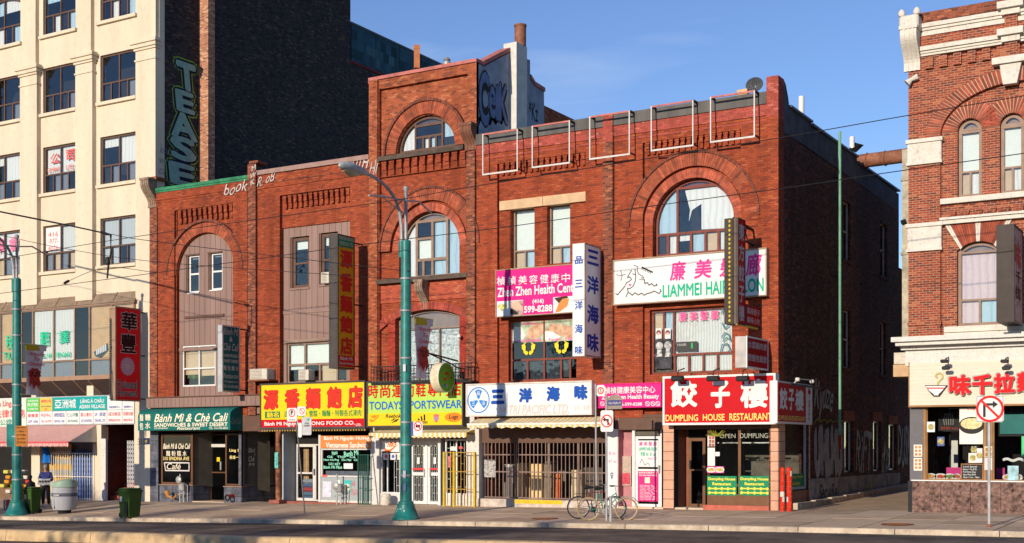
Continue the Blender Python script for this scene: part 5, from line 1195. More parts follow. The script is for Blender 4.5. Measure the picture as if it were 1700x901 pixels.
# ---------------------------------------------------------------- G: cream office building on the left
xg1 = XA(258); xg0 = XA(-150); ZG = 31.0
bG = thing('cream_office_building', 'tall cream rendered office building with rows of dark framed windows at the left edge', 'building', (xg1-8, 0, -.4))
YW = .22
cols = [(-78, -26), (-24, 34), (71.5, 125.5), (166.5, 225)]
def grow(c):                                           # windows of one column, from measured heights
    if c == 3: return [(-25, 33), (86, 165), (222, 303), (358, 439)]
    if c == 2: return [(-5, 50), (108, 184), (241, 318), (373, 449)]
    if c == 1: return [(11, 71), (129, 204), (259, 331), (385, 457)]
    return [(30, 92), (150, 224), (275, 347), (400, 468)]
holes = []; wins = []
for ci, (a, b_) in enumerate(cols):
    for ri, (t_, bt) in enumerate(grow(ci)):
        x0, x1 = XA(a, YW), XA(b_, YW); m_ = (a+b_)/2; z0, z1 = ZA(m_, bt, YW), ZA(m_, t_, YW)
        holes.append((x0, x1, z0, z1)); wins.append((ci, ri, x0, x1, z0, z1))
rowz = {}
for r_ in range(4):                                    # one level for a whole floor
    zz = [(z0, z1) for ci, ri, x0, x1, z0, z1 in wins if ri == r_ and ci in (2, 3)]; rowz[r_] = (sum(a for a, b in zz)/2, sum(b for a, b in zz)/2)
rowz[0] = (rowz[0][0], rowz[0][0]+(rowz[1][1]-rowz[1][0])+.15)
holes = [(x0, x1, *rowz[ri]) for ci, ri, x0, x1, z0, z1 in wins]
zbay = ZA(130, 507, -.1)
polys = [rectp(*h) if w[1] else archp(h[0], h[1], h[2], h[3]-.28, .28) for h, w in zip(holes, wins)]
up = rowz[0][1] + (rowz[1][1]-rowz[2][1])-1.0
MB().plate(rectp(xg0, xg1, zbay, ZG), polys, YW, YW+.3).build('wall', CREAM, bG)
STR = {2: pleat('strip_blind', (.62, .66, .66), .09, .5)}
TXT = {}
for (ci, ri, *_), h, pl in zip(wins, holes, polys):
    st = {0: [(BLUEC, .5), (CURT, .45), None, CURT, None, BLUEC], 1: [None, None, DARK, None, DARK, GREYC], 2: [(CURT, .3), CURT, DARK, GREYC, None, GREYC], 3: [STR[2], STR[2], STR[2], STR[2], None, GREYC]}[ri]
    if (ci, ri) == (2, 2): st = [CURT, CURT, None, GREYC, GREYC, None]
    if (ci, ri) == (2, 3): st = [CURT, BLIND, GREYC, TANB, GREYC, TANB]
    def lt(f, cells, ci=ci, ri=ri):
        def c_(i, u): 
            q = cells[i]; xs = [p[0] for p in q]; return lerp(min(xs), max(xs), u)
        RED = paintm((.62, .12, .10)); y = YW+.10
        if (ci, ri) == (2, 3):
            q = cells[0]; x0, x1 = c_(0, 0), c_(0, 1); zt = max(p[1] for p in q); zb = min(p[1] for p in q)
            b = BX('notice', WHITE, f, x0, x1, y, y+.01, zb+.1, zt); h_ = (zt-zb)
            for k, s in enumerate(('416', '-977-', '4026')): T(s, paintm((.75, .10, .10)), b, lerp(x0, x1, .15), lerp(x0, x1, .85), zt-h_*(.38+.27*k), zt-h_*(.18+.27*k), y-.004, bold=.0)
        if (ci, ri) == (2, 2):
            q = cells[0]; zt = max(p[1] for p in q); zb = min(p[1] for p in q); h_ = zt-zb
            T('公', RED, f, c_(0, .3), c_(0, .95), zt-.62*h_, zt-.2*h_, y, bold=.05); T('司', RED, f, c_(1, .3), c_(1, .95), zt-.6*h_, zt-.15*h_, y, bold=.05); T('COMPANY', RED, f, c_(0, .1), c_(0, .98), zt-.92*h_, zt-.75*h_, y, bold=.02); T('LTD.', RED, f, c_(1, .3), c_(1, .9), zt-.92*h_, zt-.75*h_, y, bold=.02)
        if (ci, ri) == (1, 3):
            q = cells[0]; zt = max(p[1] for p in q); zb = min(p[1] for p in q); h_ = zt-zb
            T('華', paintm((.8, .2, .35)), f, c_(0, .45), c_(0, .98), zt-.8*h_, zt-.15*h_, y, bold=.04); T('會', paintm((.8, .2, .35)), f, c_(1, .2), c_(1, .9), zt-.75*h_, zt-.15*h_, y, bold=.04)
    window(bG, inset(pl, .01), YW+.09, [(1.55, [1, 1]), (1, [1, 1, 1, 1])] if True else None, BROWN, GL, t=.07, m=.065, stuff=st if ci != 1 or ri != 3 else [CURT, CURT, None, TANB, GREYC, GREYC], lite=lt)
    BX('sill', CREAM, bG, h[0]-.18, h[1]+.1, YW-.12, YW+.08, h[2]-.14, h[2]-.002)
# piers between the windows with moulded capitals
zpb = ZA(100, 500, 0)
capz = ZA(139, 105)
for a, b_, w_ in ((-78-15, -78+5, 0), (-20-30, -24+6, 0), (33, 61, 1), (125, 153, 1), (225, 257.5, 2)):
    x0, x1 = XA(a), XA(b_)
    zb = zbay if w_ == 2 else zpb-.05
    y0 = .0
    BX('pier', CREAM, bG, x0, x1 if w_ < 2 else xg1, y0, YW-.002, zb, capz-.45); BX('pier', CREAM, bG, x0+.12, (x1-.12) if w_ < 2 else xg1-.02, y0+.03, YW-.002, capz+.45, ZG)
    for k, (d, z0, z1) in enumerate(((.04, -.45, -.38), (.0, -.38, .0), (.06, .0, .1), (.12, .1, .26), (.18, .26, .36), (.1, .36, .45))):
        BX('capital', CREAM, bG, x0-d, (x1 if w_ < 2 else xg1)+d, y0-d, YW-.001, capz+z0, capz+z1-.001)
# dark party wall with pier, painted letters and lower rear wing
yg = 13.31
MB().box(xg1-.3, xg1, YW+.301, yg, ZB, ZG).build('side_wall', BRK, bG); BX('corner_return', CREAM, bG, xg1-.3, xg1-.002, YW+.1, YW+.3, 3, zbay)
pxx = XA(345.5, 2.53)
MB().box(xg1+.001, pxx, 2.53, YA(356.5, pxx), 8, ZG).build('side_pier', BRC, bG)
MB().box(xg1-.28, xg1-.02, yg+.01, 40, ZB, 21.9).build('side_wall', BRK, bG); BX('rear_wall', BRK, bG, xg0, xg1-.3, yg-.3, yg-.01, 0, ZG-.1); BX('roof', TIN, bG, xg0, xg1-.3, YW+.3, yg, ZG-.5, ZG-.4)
CLAD = brick('teal_cladding', (.035, .10, .14), (.02, .06, .08), (.07, .16, .2), (.02, .05, .07), w=.5, h=.5, mw=.01, stain=.5)
ct = MB(); 
for k in range(8): MB().box(xg1-.2, xg1+.04, yg+.05+k*2.1, yg+.05+(k+1)*2.1-.06, 21.9-.0, 23.75).build('cladding_panel', CLAD, bG)
MB().box(xg1-.25, xg1+.07, yg+.0, 40, 23.75, 23.85).build('coping', TIN, bG)
MB().box(xg1-.22, xg1+.03, yg, 40, 21.78, 21.88).build('coping', mat('dark_red_trim', (.2, .03, .04)), bG)
TZ = mat('graffiti_teal', (.26, .44, .37), rough=.8, var=.15, sc=4); TB = mat('graffiti_navy', (.012, .016, .04), rough=.8); TG = mat('graffiti_lime', (.24, .40, .06), rough=.8, var=.2)
tz = thing('graffiti_piece', 'tall TEASE lettering in pale teal with a lime outline on the dark wall', 'graffiti', (xg1, 1.5, 15))
for ch, a, b_, t_, bt in (('T', 292, 328, 103, 152), ('E', 290, 324, 150, 188), ('A', 281, 328, 186, 232), ('S', 281, 327, 226, 268), ('E', 279, 326, 270, 309)):
    y0, y1 = YA(a, xg1), YA(b_, xg1); z1, z0 = ZS((a+b_)/2, t_, xg1), ZS((a+b_)/2, bt, xg1); wp = lambda q, z: (q - z*.12, z)
    T(ch, TG, tz, y0-.12, y1+.12, z0-.12, z1+.12, xg1+.004, 'S', bold=.16, warp=wp); T(ch, TB, tz, y0-.06, y1+.06, z0-.06, z1+.06, xg1+.007, 'S', bold=.13, warp=wp); T(ch, TZ, tz, y0+.05, y1-.05, z0+.03, z1-.03, xg1+.010, 'S', bold=.05, warp=wp)
for a, b_, t_, bt, s, lb in ((254, 272, 240, 290, 'kor\nwey\nozeI', 'small white scrawl left of the TEASE letters'),):
    gg = thing('graffiti_tag', lb, 'graffiti', (xg1, .7, 14)); T(s, mat('faint_white_spray', (.2, .2, .22)), gg, YA(a+10, xg1), YA(b_+12, xg1), ZS(270, bt, xg1), ZS(270, t_, xg1), xg1+.004, 'S', bold=-.01, shear=.3, line=.8)
# glazed bay over the shops
by = -.15; bx0, bx1 = XA(-150, by), XA(224, by)
zt, zm, zb_ = ZA(148, 508, by), ZA(148, 597.5, by), ZA(148, 624, by)
edges = [-150, -110, -73, -36, 0, 35.5, 54, 88.5, 123.5, 148, 184.5, 222]
kinds = ['tan', 'dark', 'blind', 'blind', 'tan', 'dark', 'blind', 'blind', 'dark', 'tan', 'tan']
BF = mat('bay_frame', (.34, .21, .14), rough=.5, var=.1)
BX('bay_head', mat('bay_hood', (.26, .19, .13), rough=.7, var=.2, dirt=.3), bG, bx0, bx1, by-.02, YW, zt+.08, zt+.12)
for k in range(11):
    a = edges[k]; b_ = edges[k+1]; x0, x1 = XA(a, by), XA(b_, by)
    kd = kinds[k]; st = {'blind': BLIND, 'tan': mat('orange_tan_blind', (.60, .38, .17), rough=.8, var=.08), 'dark': None}[kd]
    f = window(bG, rectp(x0+.002, x1-.002, zb_, zt), by, [(3.35, [1]), (1, [1])], BF, GL if kd != 'dark' else GLD, t=.035, m=.07, dep=.05, stuff=[st, GREYC], room=0)
    hood = MB(); hood.add([(x0+.01, by, zt+.001), (x1-.01, by, zt+.001), (x1-.01, YW+.0, zt+.55), (x0+.01, YW+.0, zt+.55)], [(0, 1, 2, 3)]); hood.build('hood_panel', mat('bay_hood', (.26, .19, .13)), bG)
    hood = MB(); hood.tube([(x0, by-.01, zt+.02), (x0, YW-.02, zt+.56)], .025, 4); hood.build('hood_rib', BF, bG)
    z2 = ZA(148, 631, by); z3 = ZA(148, 659, YW)
    s = MB(); s.add([(x0+.02, by-.04, z2), (x1-.02, by-.04, z2), (x1-.02, .75, z3), (x0+.02, .75, z3)], [(0, 3, 2, 1)]); s.build('soffit_panel', mat('brown_soffit', (.075, .05, .045), rough=.6), bG)
    s = MB(); s.tube([(x0, by-.05, z2), (x0, .73, z3)], .03, 4); s.build('soffit_rib', BF, bG)
BX('bay_beam', BF, bG, bx0, bx1, by-.05, YW, zb_-.16, zb_-.002); BX('bay_beam', BROWNL, bG, bx0, bx1, by-.04, YW, zt-.0, zt+.06)
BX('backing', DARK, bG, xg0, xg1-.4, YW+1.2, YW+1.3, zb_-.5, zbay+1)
GT = paintm((.02, .48, .27))
yy = by-.006
bt_ = thing('window_lettering', 'green translation office lettering on the glazed bay beside the teal pole', 'lettering', (XA(80, by), by, zm))
for s, a, b_, t_, bt in (('稅', 9, 22, 556, 580), ('翻', 66, 81, 550, 575), ('譯', 98, 114, 548, 571), ('TAX', 5, 24, 584, 597), ('TEL: 416', 64, 87, 586, 594), ('894-0443', 93, 116, 584, 593)):
    m_ = (a+b_)/2; T(s, GT, bt_, XA(a, yy), XA(b_, yy), ZA(m_, bt, yy), ZA(m_, t_, yy), yy, bold=.03)
pc = thing('window_poster', 'black and white keyboard picture leaning in the tan bay window', 'poster', (XA(168, .1), .1, zm))
q = MB(); x, z = XA(170, .0), ZA(170, 578, .0)
q.plate([(x-.45, z-.15), (x+.4, z+.2), (x+.45, z-.1), (x+.0, z-.42), (x-.35, z-.35)], (), -.08, -.05); q.build('poster', mat('photo_dark', (.04, .05, .07), var=.6, sc=5), pc)
q = MB(); [q.box(x-.3+k*.11, x-.22+k*.11, -.085, -.081, z-.28+.03*k, z-.05+.04*k) for k in range(6)]; q.build('print', WHITE, pc)
# ground level
BX('corner_pier', CREAM, bG, XA(223.5), xg1-.001, -.02, .5, ZB, zbay-.001); BX('corner_pier', CREAM, bG, XA(249), xg1, -.03, .1, ZA(252, 670), zbay-.002) if False else None
for a, b_, t_ in ((144, 155, 641), (52, 60, 641)): BX('stub_pier', CREAM, bG, XA(a, .1), XA(b_, .1), .1, .5, ZA(150, 660, .1), ZA(150, 638, .1))
n310 = thing('house_number', 'dark figures 310 beside a small blue plate on the cream pier', 'house number', (XA(234), -.02, 2.2))
T('310', paintm((.10, .08, .03)), n310, XA(228.5, -.03), XA(241, -.03), ZA(235, 738.5, -.03), ZA(235, 727.5, -.03), -.024, bold=0); BX('plate', paintm((.02, .03, .10)), n310, XA(240, -.03), XA(248.5, -.03), -.04, -.02, ZA(244, 737.5, -.03), ZA(244, 727, -.03)); BX('plate_mark', paintm((.25, .2, .03)), n310, XA(241, -.04), XA(244.5, -.04), -.046, -.041, ZA(244, 735, -.03), ZA(244, 730, -.03))
BX('sign_backing', WHITED, bG, xg0, XA(223), .06, .5, ZA(130, 705), ZA(130, 657))
sgz1, sgz0 = ZA(133, 658, .0), ZA(133, 705, .0)
BX('pier', CREAM, bG, XA(52), XA(66), 0, .4, ZB, sgz0); BX('pier', CREAM, bG, XA(154), XA(168), 0, .4, ZB, sgz0)
BX('rear_partition', DARK, bG, xg0, XA(223), 3.6, 3.7, ZB, sgz0+.3); BX('ceiling', DARK, bG, xg0, XA(223), .5, 3.6, sgz0+.2, sgz0+.3); BX('floor', PAVE2, bG, xg0, XA(223), .5, 3.6, ZB, -.3)
MB().box(XA(168), XA(168)+.1, .3, 3.6, ZB, sgz0).build('partition', mat('brown_partition', (.09, .035, .025), var=.2), bG); BX('jamb', WHITED, bG, XA(168), XA(176), -.02, .1, -.4, ZA(172, 728))
STR_ = mat('red_stair', (.42, .09, .05), rough=.8, var=.15)
for k in range(11): BX('stair_tread', STR_, bG, XA(168)+.11, XA(223), .4+k*.26, 3.6, -.28+k*.17, -.28+(k+1)*.17)
# folding gate at the stair
fg = thing('folding_gate', 'white lattice folding gate pulled aside at the red stair', 'gate', (XA(217), .02, -.3))
gx0, gx1, z0, z1 = XA(211.5), XA(223), -.28, ZA(217, 731)
for k in range(5): x = lerp(gx0, gx1, k/4); BX('slat', WHITE, fg, x-.012, x+.012, .0, .02, z0, z1)
m = MB(); n = 14
for k in range(n):
    a, b_ = lerp(z0, z1, k/n), lerp(z0, z1, (k+1)/n)
    for i in range(4):
        xa_, xb_ = lerp(gx0, gx1, i/4), lerp(gx0, gx1, (i+1)/4); m.tube([(xa_, -.01, a), (xb_, -.01, b_)], .009, 4); m.tube([(xa_, -.015, b_), (xb_, -.015, a)], .009, 4)
m.build('lattice', WHITE, fg)
# market stall front: covers and white bar fence
TARPY = stripes('yellow_striped_cover', (.60, .34, .02), (.34, .31, .25), .5, ax=2); 
def cloth(name, x0, x1, y, z0, z1, m, lab, cat='cover', amp=.06, fr=9, grp=None):
    b = MB(); nx, nz = 16, 6; vs = []; fs = []
    for j in range(nz+1):
        for i in range(nx+1):
            u, v = i/nx, j/nz; vs.append((lerp(x0, x1, u)+.03*sin(v*4+u), y+amp*sin(u*fr+v*1.5)+.02*sin(v*7), lerp(z0, z1, v)+.04*sin(u*5)*(v == 1)))
    fs = [(j*(nx+1)+i, j*(nx+1)+i+1, (j+1)*(nx+1)+i+1, (j+1)*(nx+1)+i) for j in range(nz) for i in range(nx)]
    b.add(vs, fs); b.add([(x, yy+.02, z) for x, yy, z in vs], [f[::-1] for f in fs])
    o = b.build(name, m, loc=(x0, y, z0), smooth=True); tag(o, lab, cat, grp); return o
cloth('stall_cover', XA(79, .2), XA(119, .2), .25, ZA(99, 828, .2), ZA(99, 736, .2), TARPY, 'yellow and white striped cloth hanging behind the white bar fence')
cloth('stall_cover', XA(118, .2), XA(158, .2), .25, ZA(138, 835, .2), ZA(138, 748, .2), stripes('blue_check_cover', (.01, .05, .22), (.04, .11, .34), .22, ax=2), 'blue checked cloth hanging behind the white bar fence')
cloth('tarpaulin', XA(65, -.2), XA(78, -.2), -.1, ZA(71, 768, -.2), ZA(71, 733, -.2), mat('blue_tarpaulin', (.01, .16, .55), rough=.5), 'bright blue tarpaulin rolled against the cream pier', amp=.1)
BX('stall_wall', mat('stall_back', (.20, .22, .30), var=.2), bG, XA(67), XA(154), .5, .6, ZB, sgz0)
bfz0, bfz1 = ZA(120, 833, 0), ZA(120, 749, 0)
bf = thing('bar_fence', 'white barred fence in front of the striped and checked covers', 'fence', (XA(120), 0, bfz0))
for k in range(19): x = lerp(XA(85), XA(157), k/18); BX('bar', WHITE, bf, x-.012, x+.012, .0, .024, bfz0, bfz1+(0 if k < 9 else -.05))
for z in (bfz0+.15, (bfz0+bfz1)/2, bfz1-.1): BX('rail', WHITE, bf, XA(85), XA(157), .025, .045, z-.015, z+.015)
# left shop under the awning, mostly hidden by the pole
gd = thing('fruit_display', 'jumble of fruit and boxes on the stall at the far left edge', 'stall goods', (XA(20, 0), 0, -.4))
r = random.Random(11)
for k in range(26):
    x = XA(r.uniform(-20, 50), -.2); z = -.4+r.choice((.55, .75, .95, 1.2, .3)); y = r.uniform(-.3, .3); c = r.choice(((.6, .25, .03), (.5, .04, .03), (.1, .3, .05), (.55, .5, .1), (.6, .55, .5)))
    MB().cbox(x-.16, x+.16, y, y+.25, z, z+.16, .03).build('crate', paintm(c), gd)
BX('table', mat('stall_table', (.2, .12, .07)), gd, XA(-25, 0), XA(50, 0), .0, .6, -.45, .15)
# ---------------------------------------------------------------- F: corner restaurant with white stone trim
xf0 = XA(1508); xf1 = XA(1785)
bF = thing('stone_trimmed_building', 'dark red brick building with white stone scrolls and bands right of the alley', 'building', (xf0, 0, .1))
zc = ZA(1545, 20)
wa = pr(1592, 199, 1632, 328, .3); wb = pr(1662, 191, 1702, 322, .3); 
wl_ = pr(1591, 402, 1662, 541, .3)
ins0 = XA(1561)                                        # right of the corner pier the wall steps back
def sill_z(): return (wa[2]+wb[2])/2
WA = archp(wa[0], wa[1], sill_z(), wa[3]-(wa[1]-wa[0])/2); WB_ = archp(wb[0], wb[1], sill_z(), wa[3]-(wb[1]-wb[0])/2)
WL = archp(wl_[0], wl_[1], wl_[2], wl_[3]-.22, .22)
z5 = ZA(1600, 572)
big_c = XA(1690); br_ = big_c-XA(1562); zsp = ZA(1600, 222)
MB().plate(rectp(xf0, ins0, z5, zc), (), 0, .5).build('wall', BRF, bF)
MB().plate(rectp(ins0+.001, xf1, z5, zc), [WA, WB_, WL], .12, .5).build('wall', BRF, bF)
RA = lambda r: [(big_c+r*cos(pi-a*pi/20)*1.0, zsp+(r*.62)*sin(a*pi/20)) for a in range(21)]
ztop2 = ZA(1600, 92)
spand = [(ins0, ztop2-.02), (ins0, zsp)] + RA(big_c-ins0-.001)[1:20] + [(xf1-.2, zsp), (xf1-.2, ztop2-.02)]
MB().plate(spand, (), 0.0, .121).build('spandrel', BRF, bF)
# big segmental relieving arch of headers
rb = MB(); r0, r1 = big_c-ins0-.0, big_c-ins0+.42; n = 66
for i in range(n):
    u, v = pi-pi*(i+.11)/n, pi-pi*(i+.89)/n; P = lambda a, r: (big_c+r*cos(a), zsp+(r*.62+(r-r0)*.38)*sin(a))
    if P(u, r0)[0] > xf1-.3: break
    j = R.uniform(-.006, .006); q = [P(u, r0), P(u, r1), P(v, r1), P(v, r0)]; rb.add([(a, -.03+j, z) for a, z in q]+[(a, .05, z) for a, z in q], [(0, 1, 2, 3), (7, 6, 5, 4), (0, 4, 5, 1), (1, 5, 6, 2), (2, 6, 7, 3), (3, 7, 4, 0)])
rb.build('arch', VSF, bF, kind='stuff'); bk = [(a, P(a, r0+.01), P(a, r1-.01)) for a in [pi-pi*i/50 for i in range(51)]]; bk = [q for q in bk if q[2][0] < xf1-.3]; MB().plate([q[1] for q in bk]+[q[2] for q in bk[::-1]], (), .0-.012, .04).build('mortar_bed', MORTL, bF)
for q in (WA, WB_):
    xs = [p[0] for p in q]; cx = (min(xs)+max(xs))/2; r = (max(xs)-min(xs))/2; zt = max(p[1] for p in q)
    arch_ring(bF, cx, zt-r, r+.01, r+.50, .08, .13, VSF, back=MORTL, gap=.24)
    window(bF, inset(q, .01), .24, [(.28, [1]), (1.9, [1]), (1, [.5, .5])], BROWNL, t=.09, m=.055, stuff=[BROWNL, SHADE, TANB, CURT])
    BX('lintel', BROWNL, bF, min(xs)+.04, max(xs)-.04, .23, .3, zt-r*1.0-.06, zt-r*1.0+.02)
BX('sill', WSTONE, bF, ins0, xf1, -.02, .3, sill_z()-.16, sill_z()-.002)
zz = ZA(1640, 345); corbels(bF, ins0+.1, xf1-.2, zz, zz-.24, 9, .03, .12, BRF, name='dentil')
zcb = ZA(1610, 362); BX('cornice', WSTONE, bF, ins0, xf1, -.06, .12, zcb-.12, zcb-.0); BX('cornice', WSTONE, bF, ins0, xf1, -.12, .12, zcb, zcb+.07)
window(bF, inset(WL, .01), .24, [(.30, [1]), (2.2, [1]), (1.05, [.52, .48])], BROWNL, t=.09, m=.06, stuff=[BROWNL, PINKCU, (PINKCU, 1), BLUEC])
# jack arch with white wedges over the lower window
jx0, jx1 = XA(1573), XA(1682); cxx = (wl_[0]+wl_[1])/2; zt_ = zcb-.13; zl = wl_[3]-.02; fcz = zl-2.6
n = 24
rb = MB(); wb2 = MB()
for i in range(n):
    t0, t1 = -1+2*(i+.05)/n, -1+2*(i+.95)/n
    def P(t, z): return (cxx+t*(.62+(z-zl)*.62)*1.0*(wl_[1]-wl_[0])/1.24, z)
    seg = lambda t: wl_[3]-.20*t*t
    q = [(P(t0, seg(t0))[0], seg(t0)), P(t0, zt_), P(t1, zt_), (P(t1, seg(t1))[0], seg(t1))]
    (wb2 if i in (0, 1, 11, 12, 22, 23) else rb).plate(q, (), .06, .13)
rb.build('flat_arch', VSF, bF, kind='stuff'); wb2.build('stone_wedge', WSTONE, bF)
BX('sill', WSTONE, bF, ins0+.1, xf1, -.0, .3, wl_[2]-.17, wl_[2]-.002); BX('apron', WSTONE, bF, ins0+.1, xf1, .06, .15, z5, wl_[2]-.175)
# stone blocks across the corner pier
def block(z0, z1, m=WSTONE):
    BX('stone_block', m, bF, xf0-.03, ins0+.04, -.05, .3, z0, z1, c=.02); BX('moulding', m, bF, xf0-.06, ins0+.08, -.1, .25, z1-.08, z1+.03); BX('moulding', m, bF, xf0-.05, ins0+.06, -.08, .25, z0-.03, z0+.05)
block(ZA(1534, 271), ZA(1534, 232)); block(ZA(1534, 415), ZA(1534, 372))
BX('moulding', BRF, bF, xf0-.02, ins0+.03, -.05, .05, ZA(1534, 540), ZA(1534, 534))
# eaves: two stone cornices, dentils between, pier with capital and the corner scroll
for py, d in ((34, .1), (38.5, .05), (47, .02)):
    z = ZA(1590, py); BX('cornice', WSTONE, bF, XA(1526), xf1, -.02-d, .1, z-.07, z+.05)
BX('cornice', WSTONE, bF, XA(1526), xf1, -.02, .1, ZA(1590, 50), ZA(1590, 33)-.08)
for py, d in ((73, .12), (77, .06), (81, .02)):
    z = ZA(1590, py); BX('cornice', WSTONE, bF, XA(1529), xf1, -.03-d, .1, z-.07, z+.05)
zz = ZA(1600, 87); 
for k in range(13):
    x = XA(1537)+k*.40
    if x+.2 > xf1: break
    BX('dentil', BRF, bF, x, x+.22, -.1, .0, zz-.34, zz)
BX('eaves_brick', BRS, bF, xf0+.002, xf1, -.02, .4, ZA(1590, 28), zc+.02); BX('eaves_brick', BRF, bF, xf0+.002, xf1, -.006, .35, ZA(1590, 71)+.05, ZA(1590, 52))
xp0, xp1 = XA(1669), XA(1690)
BX('pier', BRF, bF, xp0, xp1, -.14, .05, ZA(1680, 96), ZA(1680, 17)); 
for z in (ZA(1680, 13), ZA(1680, 58)): BX('capital', WSTONE, bF, xp0-.18, xp1+.18, -.32, 0, z-.05, z+.14); BX('capital', WSTONE, bF, xp0-.08, xp1+.08, -.22, 0, z-.22, z-.052)
MB().plate([(xp0-.03, ZA(1680, 141)), (xp1+.0, ZA(1680, 141)), (xp1+.12, ZA(1680, 108)), (xp0-.12, ZA(1680, 108))], (), -.2, .02).box(xp0-.32, xp1+.3, -.28, .02, ZA(1680, 107), ZA(1680, 96)).build('keystone', WSTONE, bF)
bracket(bF, xf0-.12, XA(1528), -.5, .02, ZA(1516, 118), ZA(1516, 55), WSTONE); BX('scroll_cap', WSTONE, bF, xf0-.16, XA(1531), -.5, .1, ZA(1516, 54), ZA(1516, 32), c=.05)
m = MB(); 
for s in (xf0-.1, XA(1527)): m.lathe([(.02, 0), (.09, .03), (.11, .12), (.07, .2), (.02, .24)], s, -.38, 10, ZA(1516, 33))
m.build('scroll_finial', WSTONE, bF, smooth=True)
m = MB(); m.tube([(xf0-.0, -.15, ZA(1512, 140)), (xf0+.12, -.12, ZA(1512, 134)), (xf0+.3, -.1, ZA(1512, 130))], [.13, .06, .1], 8); m.build('broken_ornament', WSTONE, bF, smooth=True)
MB().box(xf0+.01, xf0+.3, .5, 20, ZB, zc-.5).build('party_wall', BRS, bF); BX('rear_wall', BRS, bF, xf0+.3, xf1, 19.7, 20, ZB, zc-.6); BX('roof', TIN, bF, xf0+.3, xf1, .5, 19.7, zc-1.3, zc-1.2); BX('party_wall', BRS, bF, xf1-.3, xf1-.002, .5, 19.7, ZB, zc-.5)
# wide wooden cornice above the shop sign
zq = ZA(1595, 566)
BX('shop_cornice', WHITED, bF, XA(1479, -.7), xf1, -.7, .3, zq, zq+.14); BX('shop_cornice', WHITED, bF, XA(1486, -.6), xf1, -.58, .2, zq-.11, zq-.002); BX('shop_cornice', WHITED, bF, xf0-.15, xf1, -.3, .2, zq-.22, zq-.112); BX('fascia_board', WHITED, bF, xf0-.05, xf1, -.16, .3, ZA(1600, 605), zq-.221)
# shop front
DP = mat('dark_grey_post', (.14, .135, .145), rough=.6, var=.1); WD = mat('varnished_wood', (.34, .17, .06), rough=.5, var=.15)
zs0, zs1_ = ZA(1600, 797), ZA(1600, 672)
BX('pier', DP, bF, xf0+.05, XA(1533), -.02, .4, ZB, zs1_+.1); BX('wood_jamb', WD, bF, XA(1533)+.002, XA(1537), -.01, .3, zs0, zs1_)
GRAN = mat('red_granite', (.20, .115, .095), rough=.3, var=.6, sc=9, dirt=.3)
BX('plinth_core', GRY, bF, xf0+.0, xf1, -.04, .3, ZB, zs0-.04)
for k in range(6): BX('granite_slab', GRAN, bF, XA(1515)+k*.83+.006, XA(1515)+(k+1)*.83-.006, -.07, -.038, -.05, zs0-.03)
BX('sill', WHITE, bF, XA(1514), xf1, -.1, .3, zs0-.035, zs0-.002)
def plate_food(px, w, m_):
    x = XA(px, .2); z = zs0+.10; t = thing('food_plate', 'plate of model food in the window, ' + m_[1], 'plate', (x, .2, zs0), 'model dishes along the sill'); r = random.Random(int(px)); q = MB()
    MB().plate([(x+w*.8*cos(u*.393), z+.09*sin(u*.393)) for u in range(16)], (), .17, .19).build('plate', WHITE, t)
    for k in range(16): a, d = r.uniform(0, 6.28), r.uniform(0, .75); q.plate(blob_pts(x+w*.6*d*cos(a), z+.065*d*sin(a), .035, 7), (), .145+.001*k, .17)
    q.build('food', mat(m_[0], m_[2], rough=.5, var=.5, sc=20), t, kind='stuff')
for px, w, l in ((1546, .2, ('food_a', 'at the far left under the yellow card', (.55, .3, .08))), (1562, .22, ('food_b', 'red dish second from the left', (.55, .08, .03))), (1577, .2, ('food_c', 'green dish left of the chalkboard', (.2, .25, .05))), (1589, .14, ('food_d', 'small dish touching the chalkboard', (.5, .15, .05))), (1675, .22, ('food_e', 'yellow dish under the right hand blue poster', (.6, .35, .05))), (1690, .18, ('food_f', 'orange dish at the right edge', (.6, .25, .03)))): plate_food(px, w, l)
